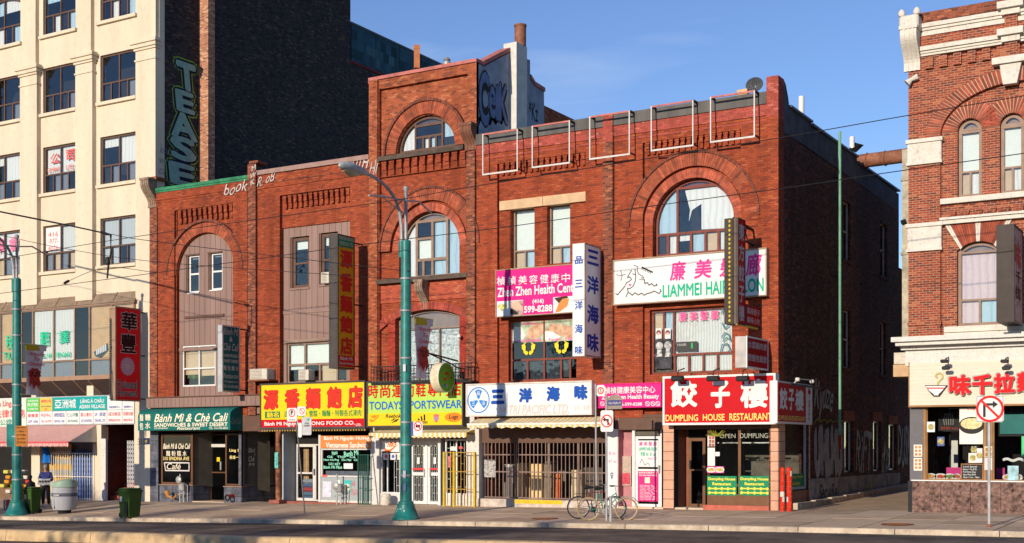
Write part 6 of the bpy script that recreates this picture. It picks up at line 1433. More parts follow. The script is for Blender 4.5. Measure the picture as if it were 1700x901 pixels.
def fwin(f, cells):
    y = .045
    p = poster(f, 1593, 1632, 677, 737, y, paintm((.74, .72, .64)), 'menu_poster'); x, z = XA(1613, y), ZA(1613, 706, y)
    MB().plate([(x+.36*cos(u*.3142), z+.25*sin(u*.3142)) for u in range(20)], (), y-.02, y-.014).build('bowl_print', BLACK, p); MB().plate([(x+.30*cos(u*.3142), z+.05+.16*sin(u*.3142)) for u in range(20)], (), y-.026, y-.021).build('noodle_print', mat('noodle_print', (.75, .62, .32), var=.3, sc=16), p)
    T('味千拉麵', paintm((.7, .05, .04)), p, XA(1606, y), XA(1619, y), ZA(1612, 681, y), ZA(1612, 678.5, y), y-.016, bold=.03); T('ooo ooo\nooo ooo\noo oooo', paintm((.45, .45, .42)), p, XA(1612, y), XA(1630, y), ZA(1622, 734, y), ZA(1622, 720, y), y-.016) if False else None
    for a, b_, c, d, cc in ((1539, 1552, 700, 717, (.65, .72, .74)), (1556, 1568, 725, 740, (.08, .12, .3)), (1613, 1621, 741, 751, (.75, .7, .7)), (1608, 1622, 752, 768, (.7, .7, .62)), (1622, 1631, 744, 768, (.7, .68, .7))):
        q = poster(f, a, b_, c, d, y, paintm(cc), 'card'); mx, mz = XA((a+b_)/2, y), ZA((a+b_)/2, (c+d)/2, y); MB().plate(blob_pts(mx, mz, .09), (), y-.02, y-.014).build('dish_print', mat('dish_print', (.45, .38, .15), var=.5, sc=14), q)
    c = poster(f, 1596, 1632, 770, 796, y, BLACK, 'chalkboard'); MB().plate(rectp(XA(1595.5, y), XA(1632.5, y), ZA(1614, 796.5, y), ZA(1614, 769.5, y)), [rectp(XA(1597, y), XA(1631, y), ZA(1614, 795, y), ZA(1614, 771, y))], y-.02, y-.013).build('chalkboard_frame', WD, c)
    for k, s in enumerate(('Lunch Special', 'Ramen + Tea $7.95', 'Pork Bone Soup', 'Spicy Miso $8.50', 'Open 11am - 10pm')): T(s, paintm((.62, .62, .6)), c, XA(1599, y), XA(R.uniform(1620, 1629), y), ZA(1614, 776.5+k*4.4, y), ZA(1614, 773+k*4.4, y), y-.016, bold=.01)
f1 = window(bF, rectp(XA(1537)+.002, XA(1633.5), zs0, zs1_), .06, [(1, [1])], WD, GLS, t=.03, room=2.5, lite=fwin)
BX('bench_back', paintm((.62, .05, .25)), bF, XA(1571, 1.2), XA(1597, 1.2), 1.2, 1.25, zs0-.1, zs0+.35); BX('white_column', WHITE, bF, XA(1579, 2), XA(1590, 2), 2, 2.2, 0, zs0+1.9); pb = BX('wall_picture', BLACK, bF, XA(1558, 1), XA(1594, 1), 1.0, 1.04, ZA(1575, 716, 1), ZA(1575, 684, 1)); m = MB(); x, z = XA(1575, .98), ZA(1575, 697, .98)
for k in range(5): stroke(m, [(x-.12+.06*k, z-.15), (x-.15+.07*k, z), (x-.1+.05*k, z+.2)], .02, .985, .99)
m.build('steam_print', paintm((.3, .3, .3)), pb); T('味千拉麵 ramen', paintm((.5, .06, .04)), pb, XA(1562, .98), XA(1590, .98), ZA(1575, 713, .98), ZA(1575, 708, .98), .99)
BX('pier', DP, bF, XA(1637.5), XA(1644.5), -.02, .3, zs0, zs1_+.1); BX('wood_jamb', WD, bF, XA(1634), XA(1637), -.01, .3, zs0, zs1_); BX('wood_jamb', WD, bF, XA(1645), XA(1648), -.01, .3, zs0, zs1_)
q = poster(bF, 1634.5, 1647.5, 741, 759, -.025, mat('menu_card', (.7, .6, .45), var=.3, sc=12), 'menu_card')
for k in range(4): poster(q, 1636+(k % 2)*6, 1640+(k % 2)*6, 743+(k//2)*8, 749+(k//2)*8, -.04, mat('burger_print', (.4, .2, .05), var=.4, sc=20), 'dish_print')
poster(bF, 1634.5, 1647.5, 760, 780, -.025, mat('red_text_card', (.72, .62, .6), var=.2, sc=30), 'menu_card')
for a, b_ in ((738, 758), (760, 781)):
    q = poster(bF, 1517, 1531, a, b_, -.025, mat('menu_sheet', (.78, .72, .66), var=.08), 'menu_card')
    for k in range(6): poster(q, 1519+(k % 2)*6, 1523+(k % 2)*6, a+2+(k//2)*6, a+6+(k//2)*6, -.04, mat('food_spot', (.65, .25, .08), var=.4, sc=20), 'dish_print')
def fwin2(f, cells):
    y = .045; p = poster(f, 1673, 1691, 773, 797, y, mat('blue_poster', (.35, .55, .6), var=.3, sc=8), 'card'); 
    poster(f, 1696, 1705, 724, 758, y, mat('green_card', (.1, .55, .25), var=.2), 'card')
f2 = window(bF, rectp(XA(1648)+.002, xf1-.3, zs0, zs1_), .06, [(1, [1])], WD, GLS, t=.03, room=2.5, lite=fwin2)
BX('wall_screen', mat('teal_screen', (.03, .20, .19), var=.1, rough=.3), bF, XA(1660, .6), xf1-.4, .6, .63, ZA(1690, 720, .6), ZA(1690, 687, .6)); BX('screen_frame', BLACK, bF, XA(1656, .6), xf1-.3, .64, .68, ZA(1690, 724, .6), ZA(1690, 683, .6)); BX('bench_back', paintm((.62, .05, .25)), bF, XA(1649, 1.2), XA(1668, 1.2), 1.2, 1.25, zs0-.1, zs0+.35)
m = MB(); stroke(m, [(XA(1666+i*3, .3), ZA(1690, 763-1.5*sin(i*.9), .3)) for i in range(14)], .07, .3, .32); m.build('neon_wave', WHITE, f2)
BX('light_tube', paintm((.75, .78, .8)), bF, XA(1575, 1.5), XA(1600, 1.5), 1.5, 1.55, ZA(1590, 679, 1.5), ZA(1590, 677, 1.5))
# flue and pipe over the alley
fy = 9.3; flx0, flx1 = XA(1497.5, fy), XA(1509.5, fy)+.9
fl = thing('flue_duct', 'tall weathered steel flue rising in the alley behind the corner restaurant', 'flue', (flx0, fy, 5))
DUCT = mat('duct_steel', (.42, .38, .30), rough=.6, var=.3, sc=3, metal=.1, dirt=.3)
BX('flue_shaft', DUCT, fl, flx0, flx1, fy, fy+1, ZA(1500, 560, fy), ZA(1500, 248, fy)); BX('flue_band', DUCT, fl, flx0-.05, flx1, fy-.05, fy+1, ZA(1500, 300, fy), ZA(1500, 296, fy)); BX('flue_band', DUCT, fl, flx0-.05, flx1, fy-.05, fy+1, ZA(1500, 423, fy), ZA(1500, 419, fy)); BX('flue_box', STONE, fl, XA(1484, fy), flx1, fy-.1, fy+1, ZA(1500, 625, fy), ZA(1500, 605, fy)); BX('flue_box', WSTONE, fl, XA(1485, fy), flx1, fy-.08, fy+1, ZA(1500, 604, fy), ZA(1500, 585, fy))
pp_ = thing('roof_pipe', 'thick rusty round pipe crossing high over the alley', 'pipe', (XA(1450, 9.6), 9.6, 13.5))
zp = ZA(1465, 265, 9.7); m = MB(); m.tube([(XA(1425, 9.7), 9.7, zp+.03), (flx0+.1, 9.7, zp+.06)], .265, 16); m.build('pipe_run', RUSTP, pp_, smooth=True)
m = MB()
for px in (1440, 1470): m.torus((XA(px, 9.7), 9.7, zp+.04), (0, 1, 0), (0, 0, 1), .27, .025, 20)
m.build('pipe_collar', RUST, pp_)
for k in range(2): pass
lp = thing('wall_lamp', 'small black lamp on the flue beside the alley', 'lamp', (XA(1500, 9.1), 9.1, 9.5)); m = MB(); z = ZA(1498, 369, 9.2); m.tube([(XA(1496, 9.2), 9.2, z), (XA(1504, 9.2), 9.2, z+.05)], .08, 8); m.build('lamp_body', BLACK, lp)
# ================================================================ signs
GREEN = (.01, .30, .12)
def fsign(name, label, L, T_, R_, B, Y, pm, fm, th=.22, fw=.06, cat='sign', hang=True):
    x0, x1, z0, z1 = pr(L, T_, R_, B, Y)
    t = thing(name, label, cat, ((x0+x1)/2, Y+th, z0))
    BX('panel', pm, t, x0+fw, x1-fw, Y, Y+th-.01, z0+fw, z1-fw)
    MB().plate(rectp(x0, x1, z0, z1), [rectp(x0+fw, x1-fw, z0+fw, z1-fw)], Y-.03, Y+th).build('frame', fm, t)
    if hang and Y+th < -.06:
        for u in (.12, .5, .88): BX('hanger', IRON, t, lerp(x0, x1, u)-.03, lerp(x0, x1, u)+.03, Y+th+.001, .02, z1-.1, z1-.03)
    return t
def tx(t, s, m, a, b_, t_, bt, Y, bold=.012, **k):
    mid = (a+b_)/2; return T(s, m, t, XA(a, Y), XA(b_, Y), ZA(mid, bt, Y), ZA(mid, t_, Y), Y-.006, bold=bold, **k)
def chars(t, s, m, a, b_, ys, Y, w=None, bold=.03, ol=None, ext=0):
    """characters spread from px a to b, each as tall as ys gives at the left and right end"""
    n = len(s); w = w or (b_-a)/n*.8
    for i, ch in enumerate(s):
        if ch == ' ': continue
        u = i/(n-1) if n > 1 else 0; c = lerp(a+w/2, b_-w/2, u); t_, bt = lerp(ys[0], ys[2], u), lerp(ys[1], ys[3], u)
        if ol: tx(t, ch, ol, c-w/2-.7, c+w/2+.7, t_-.7, bt+.7, Y, bold=bold+.05)
        tx(t, ch, m, c-w/2, c+w/2, t_, bt, Y-(.004 if ol else 0), bold=bold, ext=ext)
def blade(name, label, L, M_, R_, T_, B, yi, sm, em, fm=None, fw=.05, arms=2, armz=None, ya=0.0):
    X1 = XA(R_, yi); y0 = YA(M_, X1); X0 = XA(L, y0); z1, z0 = ZA(M_, T_, y0), ZA(M_, B, y0)
    t = thing(name, label, 'sign', ((X0+X1)/2, (y0+yi)/2, z0))
    BX('box', em, t, X0, X1-.02, y0, yi, z0, z1); MB().box(X1-.02, X1-.004, y0+fw, yi-fw, z0+fw, z1-fw).build('panel', sm, t)
    MB().plate(rectp(y0-.01, yi+.01, z0-.01, z1+.01), [rectp(y0+fw, yi-fw, z0+fw, z1-fw)], X1-.021, X1+.01, 'S').build('frame', fm or em, t)
    for z in (armz or [lerp(z0, z1, u) for u in ((.04, .97) if arms == 2 else (.03, .5, .97))]): MB().tube([((X0+X1)/2, yi, z), ((X0+X1)/2, ya, z)], .03, 6).build('arm', IRON, t)
    def tt(s, m, a, b_, t_, bt, bold=.02, d=.006, **k):
        ya_, yb_ = YA(a, X1), YA(b_, X1); return T(s, m, t, ya_, yb_, ZS((a+b_)/2, bt, X1), ZS((a+b_)/2, t_, X1), X1+d-.004, 'S', bold=bold, **k)
    t_info = dict(X0=X0, X1=X1, y0=y0, yi=yi, z0=z0, z1=z1, tt=tt)
    return t, t_info
def sideplate(t, name, m, X1, a, b_, t_, bt, d0=-.002, d1=.004): 
    return MB().box(X1+d0, X1+d1, YA(a, X1), YA(b_, X1), ZS((a+b_)/2, bt, X1), ZS((a+b_)/2, t_, X1)).build(name, m, t)
def bulbs(t, pts, r, m, name='bulb_row'):
    b = MB()
    for x, y, z in pts: b.lathe([(r*.6, -r), (r, 0), (r*.6, r)], x, y, 6, z)
    return b.build(name, m, t, kind='stuff')
BULB = mat('bulb_glass', (.65, .42, .12), rough=.3, var=.2); SRED = paintm((.50, .006, .012)); SYEL = paintm((.80, .55, .015)); SWHT = mat('acrylic_white', (.70, .70, .70), rough=.35, var=.03, dirt=.06); BLUE = paintm((.012, .08, .38)); GREYM = mat('dark_sign_frame', (.075, .065, .06), rough=.5)
# 1 teal dome awning of the sandwich shop
Y = -.72; x0, x1 = XA(229, Y), XA(382, Y); z0, zf, z1 = ZA(306, 714, Y), ZA(306, 690, Y), ZA(306, 677, -.1)
aw = thing('dome_awning', 'teal rounded awning lettered with sandwiches over the corner tiled shop', 'awning', ((x0+x1)/2, 0, z0))
TEALF = mat('teal_vinyl', (.01, .145, .13), rough=.6, var=.12, dirt=.15)
prof = [(Y, z0), (Y, zf)] + [(lerp(Y, -.02, 1-cos(a*pi/16)), lerp(zf, z1, sin(a*pi/16))) for a in range(1, 9)] + [(-.02, z0)]
MB().plate(prof, (), x0, x1, 'S').build('canopy', TEALF, aw)
for a, b_, t_, bt, s in ((232, 238, 687.5, 699, '麵'), (241, 250, 687, 698, '糖'), (232, 238, 701, 713, '包'), (241, 250, 700.5, 712, '水')): tx(aw, s, IV, a, b_, t_, bt, Y, bold=.03)
tx(aw, 'Bánh Mì & Chè Cali', IV, 256, 379, 686, 700, Y, bold=.02, shear=.35); tx(aw, 'SANDWICHES & SWEET DESERT', IV, 256, 378, 701.5, 708, Y, bold=.03); tx(aw, 'Restaurant', IV, 294, 333, 708, 713, Y, bold=.02, shear=.3); tx(aw, '310 SPADINA', IV, 256, 279, 709.5, 712, Y); tx(aw, 'TEL. 416 596-8853', IV, 347, 378, 709, 712, Y)
T('Chè Cali', mat('dim_letter', (.30, .30, .26)), aw, Y+.08, -.1, lerp(z0, z1, .25), lerp(z0, z1, .5), x1+.004, 'S', bold=.0, shear=.3)
# 2 yellow and red noodle shop sign
Y = -.45
s = fsign('shop_sign', 'yellow and red sign with big red brush characters above the noodle shop', 432, 634, 607, 711, Y, SYEL, GREYM, .3)
BX('panel_band', SRED, s, XA(434, Y), XA(605.5, Y), Y-.008, Y-.002, ZA(520, 709.5, Y), ZA(520, 695.5, Y))
BRD = paintm((.60, .035, .02)); BRO = paintm((.35, .02, .02))
chars(s, '源香麵飽店', BRD, 438, 602, (647, 680, 640, 677), Y, w=24, bold=.07, ol=BRO)
BX('plaque', paintm((.01, .2, .07)), s, XA(440, Y), XA(465, Y), Y-.008, Y-.002, ZA(452, 694, Y), ZA(452, 683, Y)); tx(s, '馳名', SYEL, 443, 463, 684, 693, Y-.008, bold=.04)
tx(s, '法式三文治・雪糕・麵麵・特製各式凍肉', paintm((.01, .25, .06)), 471, 600, 680.5, 691.5, Y, bold=.035)
tx(s, 'Bánh Mì Nguyễn HUONG FOOD CO.', WHITE, 439, 589, 697.5, 707.5, Y-.008, bold=.03); tx(s, 'LTD.', WHITE, 591, 600, 703, 707, Y-.008, bold=.03)
bulbs(s, [(lerp(XA(433, Y), XA(607, Y), (k+.5)/40), Y+.03, ZA(520, 714, Y)) for k in range(40)], .035, BULB); BX('bulb_rail', GREYM, s, XA(432, Y), XA(607, Y), Y-.01, Y+.3, ZA(520, 713, Y), ZA(520, 711.2, Y)-.005)
# 3 sportswear sign
s = fsign('shop_sign', 'green over yellow sportswear sign with red characters and brand marks', 609, 630.5, 769.5, 708.5, Y, paintm((.42, .62, .10)), GREYM, .3)
BX('panel_band', SYEL, s, XA(611, Y), XA(768, Y), Y-.008, Y-.002, ZA(689, 706.8, Y), ZA(689, 685, Y))
chars(s, '時尚運動鞋專門店', SRED, 611.5, 766, (638, 661, 632, 657), Y, w=16.5, bold=.04)
tx(s, 'TODAYS SPORTSWEAR', paintm((.01, .12, .50)), 613, 767, 665, 679, Y, bold=.025)
tx(s, 'NIKE', ORG, 616, 629, 689, 694, Y-.008, bold=.05, shear=.35); swoosh(s, ORG, XA(622, Y), ZA(622, 696, Y), .42, Y-.014)
tx(s, 'Reebok', BLACK, 640, 666, 687, 693.5, Y-.008, bold=.02, shear=.3); m = MB(); xx, zz = XA(656, Y), ZA(656, 698.5, Y)
m.plate([(xx-.17, zz-.08), (xx+.08, zz-.02), (xx+.2, zz+.09), (xx+.02, zz+.04)], (), Y-.014, Y-.009); m.plate([(xx-.2, zz+.0), (xx-.05, zz+.09), (xx+.05, zz+.09), (xx-.1, zz+.01)], (), Y-.0145, Y-.009); m.build('vector_logo', BLACK, s)
m = MB(); xx, zz = XA(701, Y), ZA(701, 695, Y)
for k in range(3): m.plate([(xx-.15+.11*k, zz-.06), (xx-.08+.11*k, zz-.06), (xx-.12+.11*k+.03*k-.02, zz+.02+.06*k), (xx-.19+.11*k+.03*k-.02, zz+.055+.06*k)] if k else [(xx-.17, zz-.06), (xx-.09, zz-.06), (xx-.12, zz), (xx-.2, zz+.03)], (), Y-.014, Y-.009)
m.build('three_stripe_logo', BLACK, s); tx(s, 'adidas', BLACK, 694, 710, 697, 703, Y-.008, bold=.02)
xx, zz = XA(724.5, Y), ZA(724.5, 694, Y); sh = [(-.11, .14), (.11, .14), (.11, -.02), (.06, -.12), (0, -.16), (-.06, -.12), (-.11, -.02)]
MB().plate([(xx+a, zz+b_) for a, b_ in sh], (), Y-.013, Y-.009).build('shield_logo', paintm((.65, .12, .15)), s); m = MB(); [m.plate([(xx-.08+.05*k, zz+.06), (xx-.055+.05*k, zz+.06), (xx-.055+.05*k, zz-.08), (xx-.08+.05*k, zz-.08)], (), Y-.017, Y-.0135) for k in range(4)]; m.build('shield_stripe', paintm((.15, .3, .6)), s)
MB().plate([(XA(753, Y)+.37*cos(u*.2618), ZA(753, 692.5, Y)+.17*sin(u*.2618)) for u in range(24)], (), Y-.013, Y-.009).build('oval_logo', paintm((.75, .22, .02)), s); tx(s, 'Lugz', BLACK, 745.5, 761, 688, 697, Y-.014, bold=.02, shear=.15)
# 4 white dry goods sign
Y = -.75
s = fsign('shop_sign', 'long white sign with blue characters and a round three part emblem over the grille', 773.9, 634.3, 983, 690, Y, SWHT, mat('pale_sign_frame', (.6, .58, .52), rough=.5), .16, fw=.05)
chars(s, '三洋海味', BLUE, 816, 975, (647, 670, 639, 663), Y, w=21, bold=.075, ol=paintm((.01, .06, .3)))
PLE = paintm((.78, .50, .44)); tx(s, 'TRI PACIFIC LTD.', PLE, 845, 945, 671.5, 687, Y, bold=.03, shear=.25); tx(s, '海味', PLE, 829, 841, 675, 685, Y, bold=0); tx(s, '洋行   有限', PLE, 952, 979, 672, 682, Y, bold=0)
xx, zz = XA(794.5, Y), ZA(794.5, 664, Y); m = MB(); ringm(m, xx, zz, .42, .46, Y-.008, Y-.002)
for k in range(3):
    a = pi/2+k*2*pi/3; m.plate([(xx+.05*cos(a+.6), zz+.05*sin(a+.6)), (xx+.36*cos(a+.42), zz+.36*sin(a+.42)), (xx+.38*cos(a), zz+.38*sin(a)), (xx+.36*cos(a-.42), zz+.36*sin(a-.42)), (xx+.05*cos(a-.6), zz+.05*sin(a-.6))][::-1], (), Y-.008-k*1e-4, Y-.002)
m.build('round_emblem', paintm((.03, .22, .62)), s)
for k, ch in enumerate('品三洋'): a = pi/2+k*2*pi/3; T(ch, SWHT, s, xx+.24*cos(a)-.07, xx+.24*cos(a)+.07, zz+.24*sin(a)-.07, zz+.24*sin(a)+.07, Y-.012, bold=.02)
# 5 pink health beauty sign
Y = -.3; HOT = paintm((.78, .02, .22))
s = fsign('shop_sign', 'small hot pink health and beauty sign over the white salon door', 993, 636, 1098.5, 676.5, Y, HOT, HOT, .15, fw=.03)
tx(s, '楨楨健康美容中心', WHITE, 1003, 1088, 641, 653, Y, bold=.03); tx(s, 'Zhen Zhen Health Beauty', WHITE, 999, 1094, 654.5, 664.5, Y, bold=.035); tx(s, '416-599-8288', WHITE, 1024, 1066, 668, 673.5, Y, bold=.03)
m = MB()
for px in (1000, 1075, 1084, 1092): ringm(m, XA(px, Y), ZA(px, 670, Y), .06, .08, Y-.006, Y-.002, n=12); stroke(m, [(XA(px-3, Y), ZA(px, 667, Y)), (XA(px, Y), ZA(px, 670, Y)), (XA(px+3, Y), ZA(px, 673, Y))], .02, Y-.007, Y-.002)
m.build('scroll_ornament', WHITE, s)
# 6 pink health centre sign on the upper floor
Y = -.2
s = fsign('shop_sign', 'large pink health centre sign with two spa pictures under the lintelled windows', 823, 442.6, 962, 522.6, Y, HOT, mat('tan_sign_frame', (.4, .28, .2)), .16, fw=.03)
for k, ch in enumerate('楨楨美容健康中心'): 
    a = 825+17.9*k; tx(s, ch, WHITE, a, a+14, 459-.5*k*1.9+(0), 474-.5*k*1.9, Y, bold=.02)
tx(s, 'Zhen Zhen Health Cent', WHITE, 826, 952, 473, 489, Y, bold=.03, warp=lambda a, z: (a, z))
tx(s, '(416)', WHITE, 884, 903, 496, 505, Y, bold=.04); tx(s, '599-8288', WHITE, 870, 917, 506.5, 518, Y, bold=.04)
x0, x1 = XA(825, Y), XA(868.5, Y)
w = BX('photo_panel', SWHT, s, XA(825, Y), XA(868.5, Y), Y-.005, Y-.002, ZA(846, 525, Y), ZA(846, 499, Y)); m = MB()
for k in range(7): a = -.9+k*.3; cx, cz = XA(834, Y), ZA(834, 512, Y); m.plate([(cx+.02*cos(a), cz-.1), (cx+.22*sin(a)-.04, cz+.12*cos(a)), (cx+.26*sin(a), cz+.2*cos(a)), (cx+.22*sin(a)+.04, cz+.12*cos(a))], (), Y-.009-k*1e-4, Y-.006)
m.build('lotus_logo', mat('lotus_print', (.7, .6, .2), var=.6, sc=9), w)
w = BX('photo_panel', mat('massage_photo', (.55, .42, .36), var=.5, sc=3.5), s, XA(847, Y), XA(868.4, Y), Y-.012, Y-.0055, ZA(858, 524, Y), ZA(858, 499, Y)); MB().plate([(XA(849, Y), ZA(858, 503, Y)), (XA(860, Y), ZA(858, 501, Y)), (XA(868, Y), ZA(858, 510, Y)), (XA(867, Y), ZA(858, 516, Y)), (XA(852, Y), ZA(858, 512, Y))], (), Y-.016, Y-.0125).build('print', paintm((.65, .40, .28)), w); MB().plate([(XA(847.5, Y), ZA(850, 512, Y)), (XA(856, Y), ZA(850, 516, Y)), (XA(862, Y), ZA(858, 522, Y)), (XA(848, Y), ZA(850, 522, Y))], (), Y-.016, Y-.0125).build('print', paintm((.03, .02, .02)), w)
w = BX('photo_panel', SWHT, s, XA(918.5, Y), XA(955, Y), Y-.005, Y-.002, ZA(937, 519, Y), ZA(937, 492, Y)); m = MB()
m.plate([(XA(922, Y), ZA(930, 518, Y)), (XA(930, Y), ZA(930, 517, Y)), (XA(942, Y), ZA(940, 508, Y)), (XA(945, Y), ZA(940, 496, Y)), (XA(934, Y), ZA(934, 494, Y)), (XA(928, Y), ZA(930, 502, Y))], (), Y-.009, Y-.006).build('print', paintm((.60, .25, .07)), w); m = MB(); m.plate([(XA(920, Y), ZA(930, 494, Y)), (XA(928, Y), ZA(930, 503, Y)), (XA(934, Y), ZA(934, 496, Y)), (XA(944, Y), ZA(944, 494, Y)), (XA(941, Y), ZA(944, 490.5, Y))], (), Y-.013, Y-.0095).build('print', paintm((.06, .03, .02)), w)
# 7 white hair salon sign
Y = -.25
s = fsign('shop_sign', 'wide white hair salon sign with a line drawn face and comb', 1018, 421.2, 1273.4, 499, Y, SWHT, mat('tan_sign_frame', (.4, .28, .2)), .2, fw=.04)
PKK = paintm((.80, .05, .27)); SG = paintm((.01, .42, .24))
for ch, a, b_, t_, bt in (('廉', 1112, 1139, 433, 466), ('美', 1152, 1182, 430, 462), ('髮', 1194, 1222, 427, 459), ('廊', 1238, 1265, 420, 458)): tx(s, ch, PKK, a, b_, t_, bt, Y, bold=.05, shear=.12)
tx(s, 'LIAMMEI', SG, 1100, 1165, 470.5, 492, Y, bold=.03); tx(s, 'HAIR SALON', SG, 1172, 1268, 463.5, 487, Y, bold=.03)
q = MB(); P = lambda l: [(XA(1000+a*.2775, Y), ZA(1000+a*.2775, 390+b_*.2775, Y)) for a, b_ in l]
for l, w_ in (([(190, 180), (212, 190), (208, 215), (220, 235), (240, 245), (248, 255), (232, 258)], .025), ([(175, 210), (160, 235), (150, 255), (165, 250), (175, 265), (160, 278), (145, 285), (138, 300)], .03), ([(195, 205), (200, 240), (198, 275), (185, 305), (165, 320), (150, 318)], .03), ([(150, 320), (155, 340), (148, 355), (142, 370)], .03), ([(80, 350), (92, 358), (105, 340), (120, 325), (135, 305)], .035), ([(160, 345), (180, 360), (195, 345), (215, 358), (235, 348), (250, 360), (268, 350), (290, 345), (310, 335), (340, 350), (352, 335), (345, 325)], .035), ([(250, 265), (255, 290), (270, 285), (280, 300), (295, 290), (310, 305), (328, 300), (322, 292)], .035), ([(85, 235), (100, 245), (140, 235)], .02), ([(110, 210), (118, 245), (112, 272)], .02), ([(222, 265), (238, 268), (250, 262)], .02), ([(182, 232), (195, 236)], .03)): stroke(q, P(l), w_, Y-.008, Y-.003)
q.build('face_drawing', mat('line_ink', (.10, .10, .11)), s); q = MB(); q.plate(P([(155, 298), (165, 292), (175, 296), (166, 306)]), (), Y-.009, Y-.003); q.build('lips_drawing', PKK, s)
q = MB(); stroke(q, P([(238, 193), (300, 222)]), .05, Y-.01, Y-.003); [stroke(q, P([(240+k*10, 198+k*4.6), (238+k*10, 208+k*4.6)]), .02, Y-.0085, Y-.003) for k in range(6)]; q.build('comb_drawing', BLACK, s)
# 8 dumpling house: front and return signs
Y = -.5
s = fsign('shop_sign', 'big red dumpling restaurant sign with three white characters facing the street', 1100.6, 622, 1288, 704.8, Y, SRED, WHITE, .3, fw=.07)
for ch, a, b_, t_, bt in (('餃', 1113, 1158, 631, 676), ('子', 1180, 1212, 632, 677), ('樓', 1229, 1275, 629, 677)): tx(s, ch, WHITE, a, b_, t_, bt, Y, bold=.07)
YLT = paintm((.85, .68, .18))
tx(s, 'DUMPLING', YLT, 1105, 1159, 688, 699, Y, bold=.02); tx(s, 'HOUSE', YLT, 1167, 1203, 687, 698, Y, bold=.02); tx(s, 'RESTAURANT', YLT, 1211, 1281.5, 685.5, 697.5, Y, bold=.02)
for k, (px, w_) in enumerate(((1125, 'left'), (1184, 'middle'), (1233, 'right'))):
    fl = thing('sign_floodlight', w_ + ' of three dark floodlights over the red dumpling sign', 'floodlight', (XA(px, -.9), -.9, ZA(px, 628, -.9)), 'floodlights over the red sign')
    z = ZA(px, 628, -.95); x = XA(px, -.95); MB().tube([(x, -.4, z+.35), (x, -.9, z+.25), (x, -.95, z+.1)], .02, 6).build('arm', IRON, fl); MB().cbox(x-.2, x+.2, -1.05, -.85, z-.09, z+.08, .03).build('lamp_head', BLACK, fl); BX('lamp_glass', ALU, fl, x-.16, x+.16, -.86, -.845, z-.07, z+.05)
X1 = xe1+.34
s2 = thing('shop_sign', 'red dumpling sign on the shaded alley side with a white maple leaf strip', 'sign', (X1, 1.2, 3.2))
y0, y1, y2 = YA(1291, X1), YA(1338, X1), YA(1349, X1); z0, z1 = ZS(1310, 703, X1), ZS(1310, 634, X1)
MB().box(X1-.25, X1-.01, y0, y2, z0, z1).build('box', WHITE, s2); MB().box(X1-.009, X1+.0, y0+.05, y1, z0+.06, z1-.05).build('panel', SRED, s2); MB().box(X1-.009, X1, y1+.03, y2-.05, z0+.06, z1-.05).build('panel', SWHT, s2)
for ch, a, b_ in (('餃', 1294, 1307), ('子', 1309, 1318), ('樓', 1320, 1334)): T(ch, SWHT, s2, YA(a, X1), YA(b_, X1), ZS(1313, 681, X1), ZS(1313, 645, X1), X1+.004, 'S', bold=.06)
T('DUMPLING HOUSE RESTAURANT', YLT, s2, YA(1292.5, X1), YA(1337, X1), ZS(1313, 698, X1), ZS(1313, 690, X1), X1+.004, 'S', bold=.02)
ml = [(0, 1), (.15, .62), (.38, .75), (.32, .35), (.62, .5), (.68, .32), (.95, .2), (.7, -.05), (.75, -.2), (.1, -.28), (.08, -.8), (-.08, -.8), (-.1, -.28), (-.75, -.2), (-.7, -.05), (-.95, .2), (-.68, .32), (-.62, .5), (-.32, .35), (-.38, .75), (-.15, .62)]
cy = (y1+y2)/2; cz = ZS(1343, 652, X1); MB().plate([(cy+a*.17, cz+b_*.2) for a, b_ in ml], (), X1, X1+.006, 'S').build('maple_leaf', SRED, s2)
for k, ch in enumerate('加拿大中心'): z = ZS(1343, 664+k*7, X1); T(ch, paintm((.35, .05, .1)), s2, cy-.1, cy+.1, z-.12, z+.02, X1+.004, 'S', bold=.01)
fl = thing('sign_floodlight', 'pale twin floodlight bar above the alley side dumpling sign', 'floodlight', (X1+.3, 1.5, 4.6)); m = MB(); m.tube([(X1-.25, 1.0, 4.0), (X1-.1, 1.2, 4.2), (X1-.1, 2.6, 4.22)], .018, 6).build('arm', WHITED, fl); [MB().cbox(X1-.17, X1-.03, a, a+.16, 4.12, 4.24, .03).build('lamp_head', WHITED, fl) for a in (1.05, 2.55)]
# 9 blade signs
RB = paintm((.72, .012, .018)); GB = mat('bronze_box', (.33, .22, .15), rough=.5, var=.1)
s, q = blade('blade_sign', 'tall red blade sign with a pale flower on the cream building', 183, 191.5, 233.5, 508, 664.7, -.38, RB, GB, GB, ya=.0, arms=3); tt = q['tt']
WP = paintm((.80, .74, .74)); BLK = paintm((.03, .01, .01))
for ch, a, b_, t_, bt in (('華', 201, 228, 518, 549), ('豐', 200, 226, 554, 586)): tt(ch, WP, a-.5, b_+.5, t_-.6, bt+.6, bold=.08); tt(ch, BLK, a, b_, t_, bt, bold=.05, d=.012)
cy, cz = YA(212, q['X1']), ZS(212, 608, q['X1']); hh = (ZS(212, 592, q['X1'])-cz); m = MB(); 
MB().plate([(cy+hh*(1 if u % 2 else .84)*cos(u*pi/18), cz+hh*(1 if u % 2 else .84)*sin(u*pi/18)) for u in range(36)], (), q['X1'], q['X1']+.004, 'S').build('flower_logo', paintm((.48, .33, .42)), s); MB().plate([(cy+hh*.3*cos(u*.63), cz+hh*.3*sin(u*.63)) for u in range(10)], (), q['X1']+.004, q['X1']+.008, 'S').build('flower_centre', paintm((.55, .45, .35)), s)
for wd, a, b_, t_, bt in (('Oriental', 194, 228, 631, 645), ('Harvest', 195, 228, 646, 658)): tt(wd, WP, a-.4, b_+.4, t_-.4, bt+.4, bold=.06); tt(wd, BLK, a, b_, t_, bt, bold=.02, d=.012)
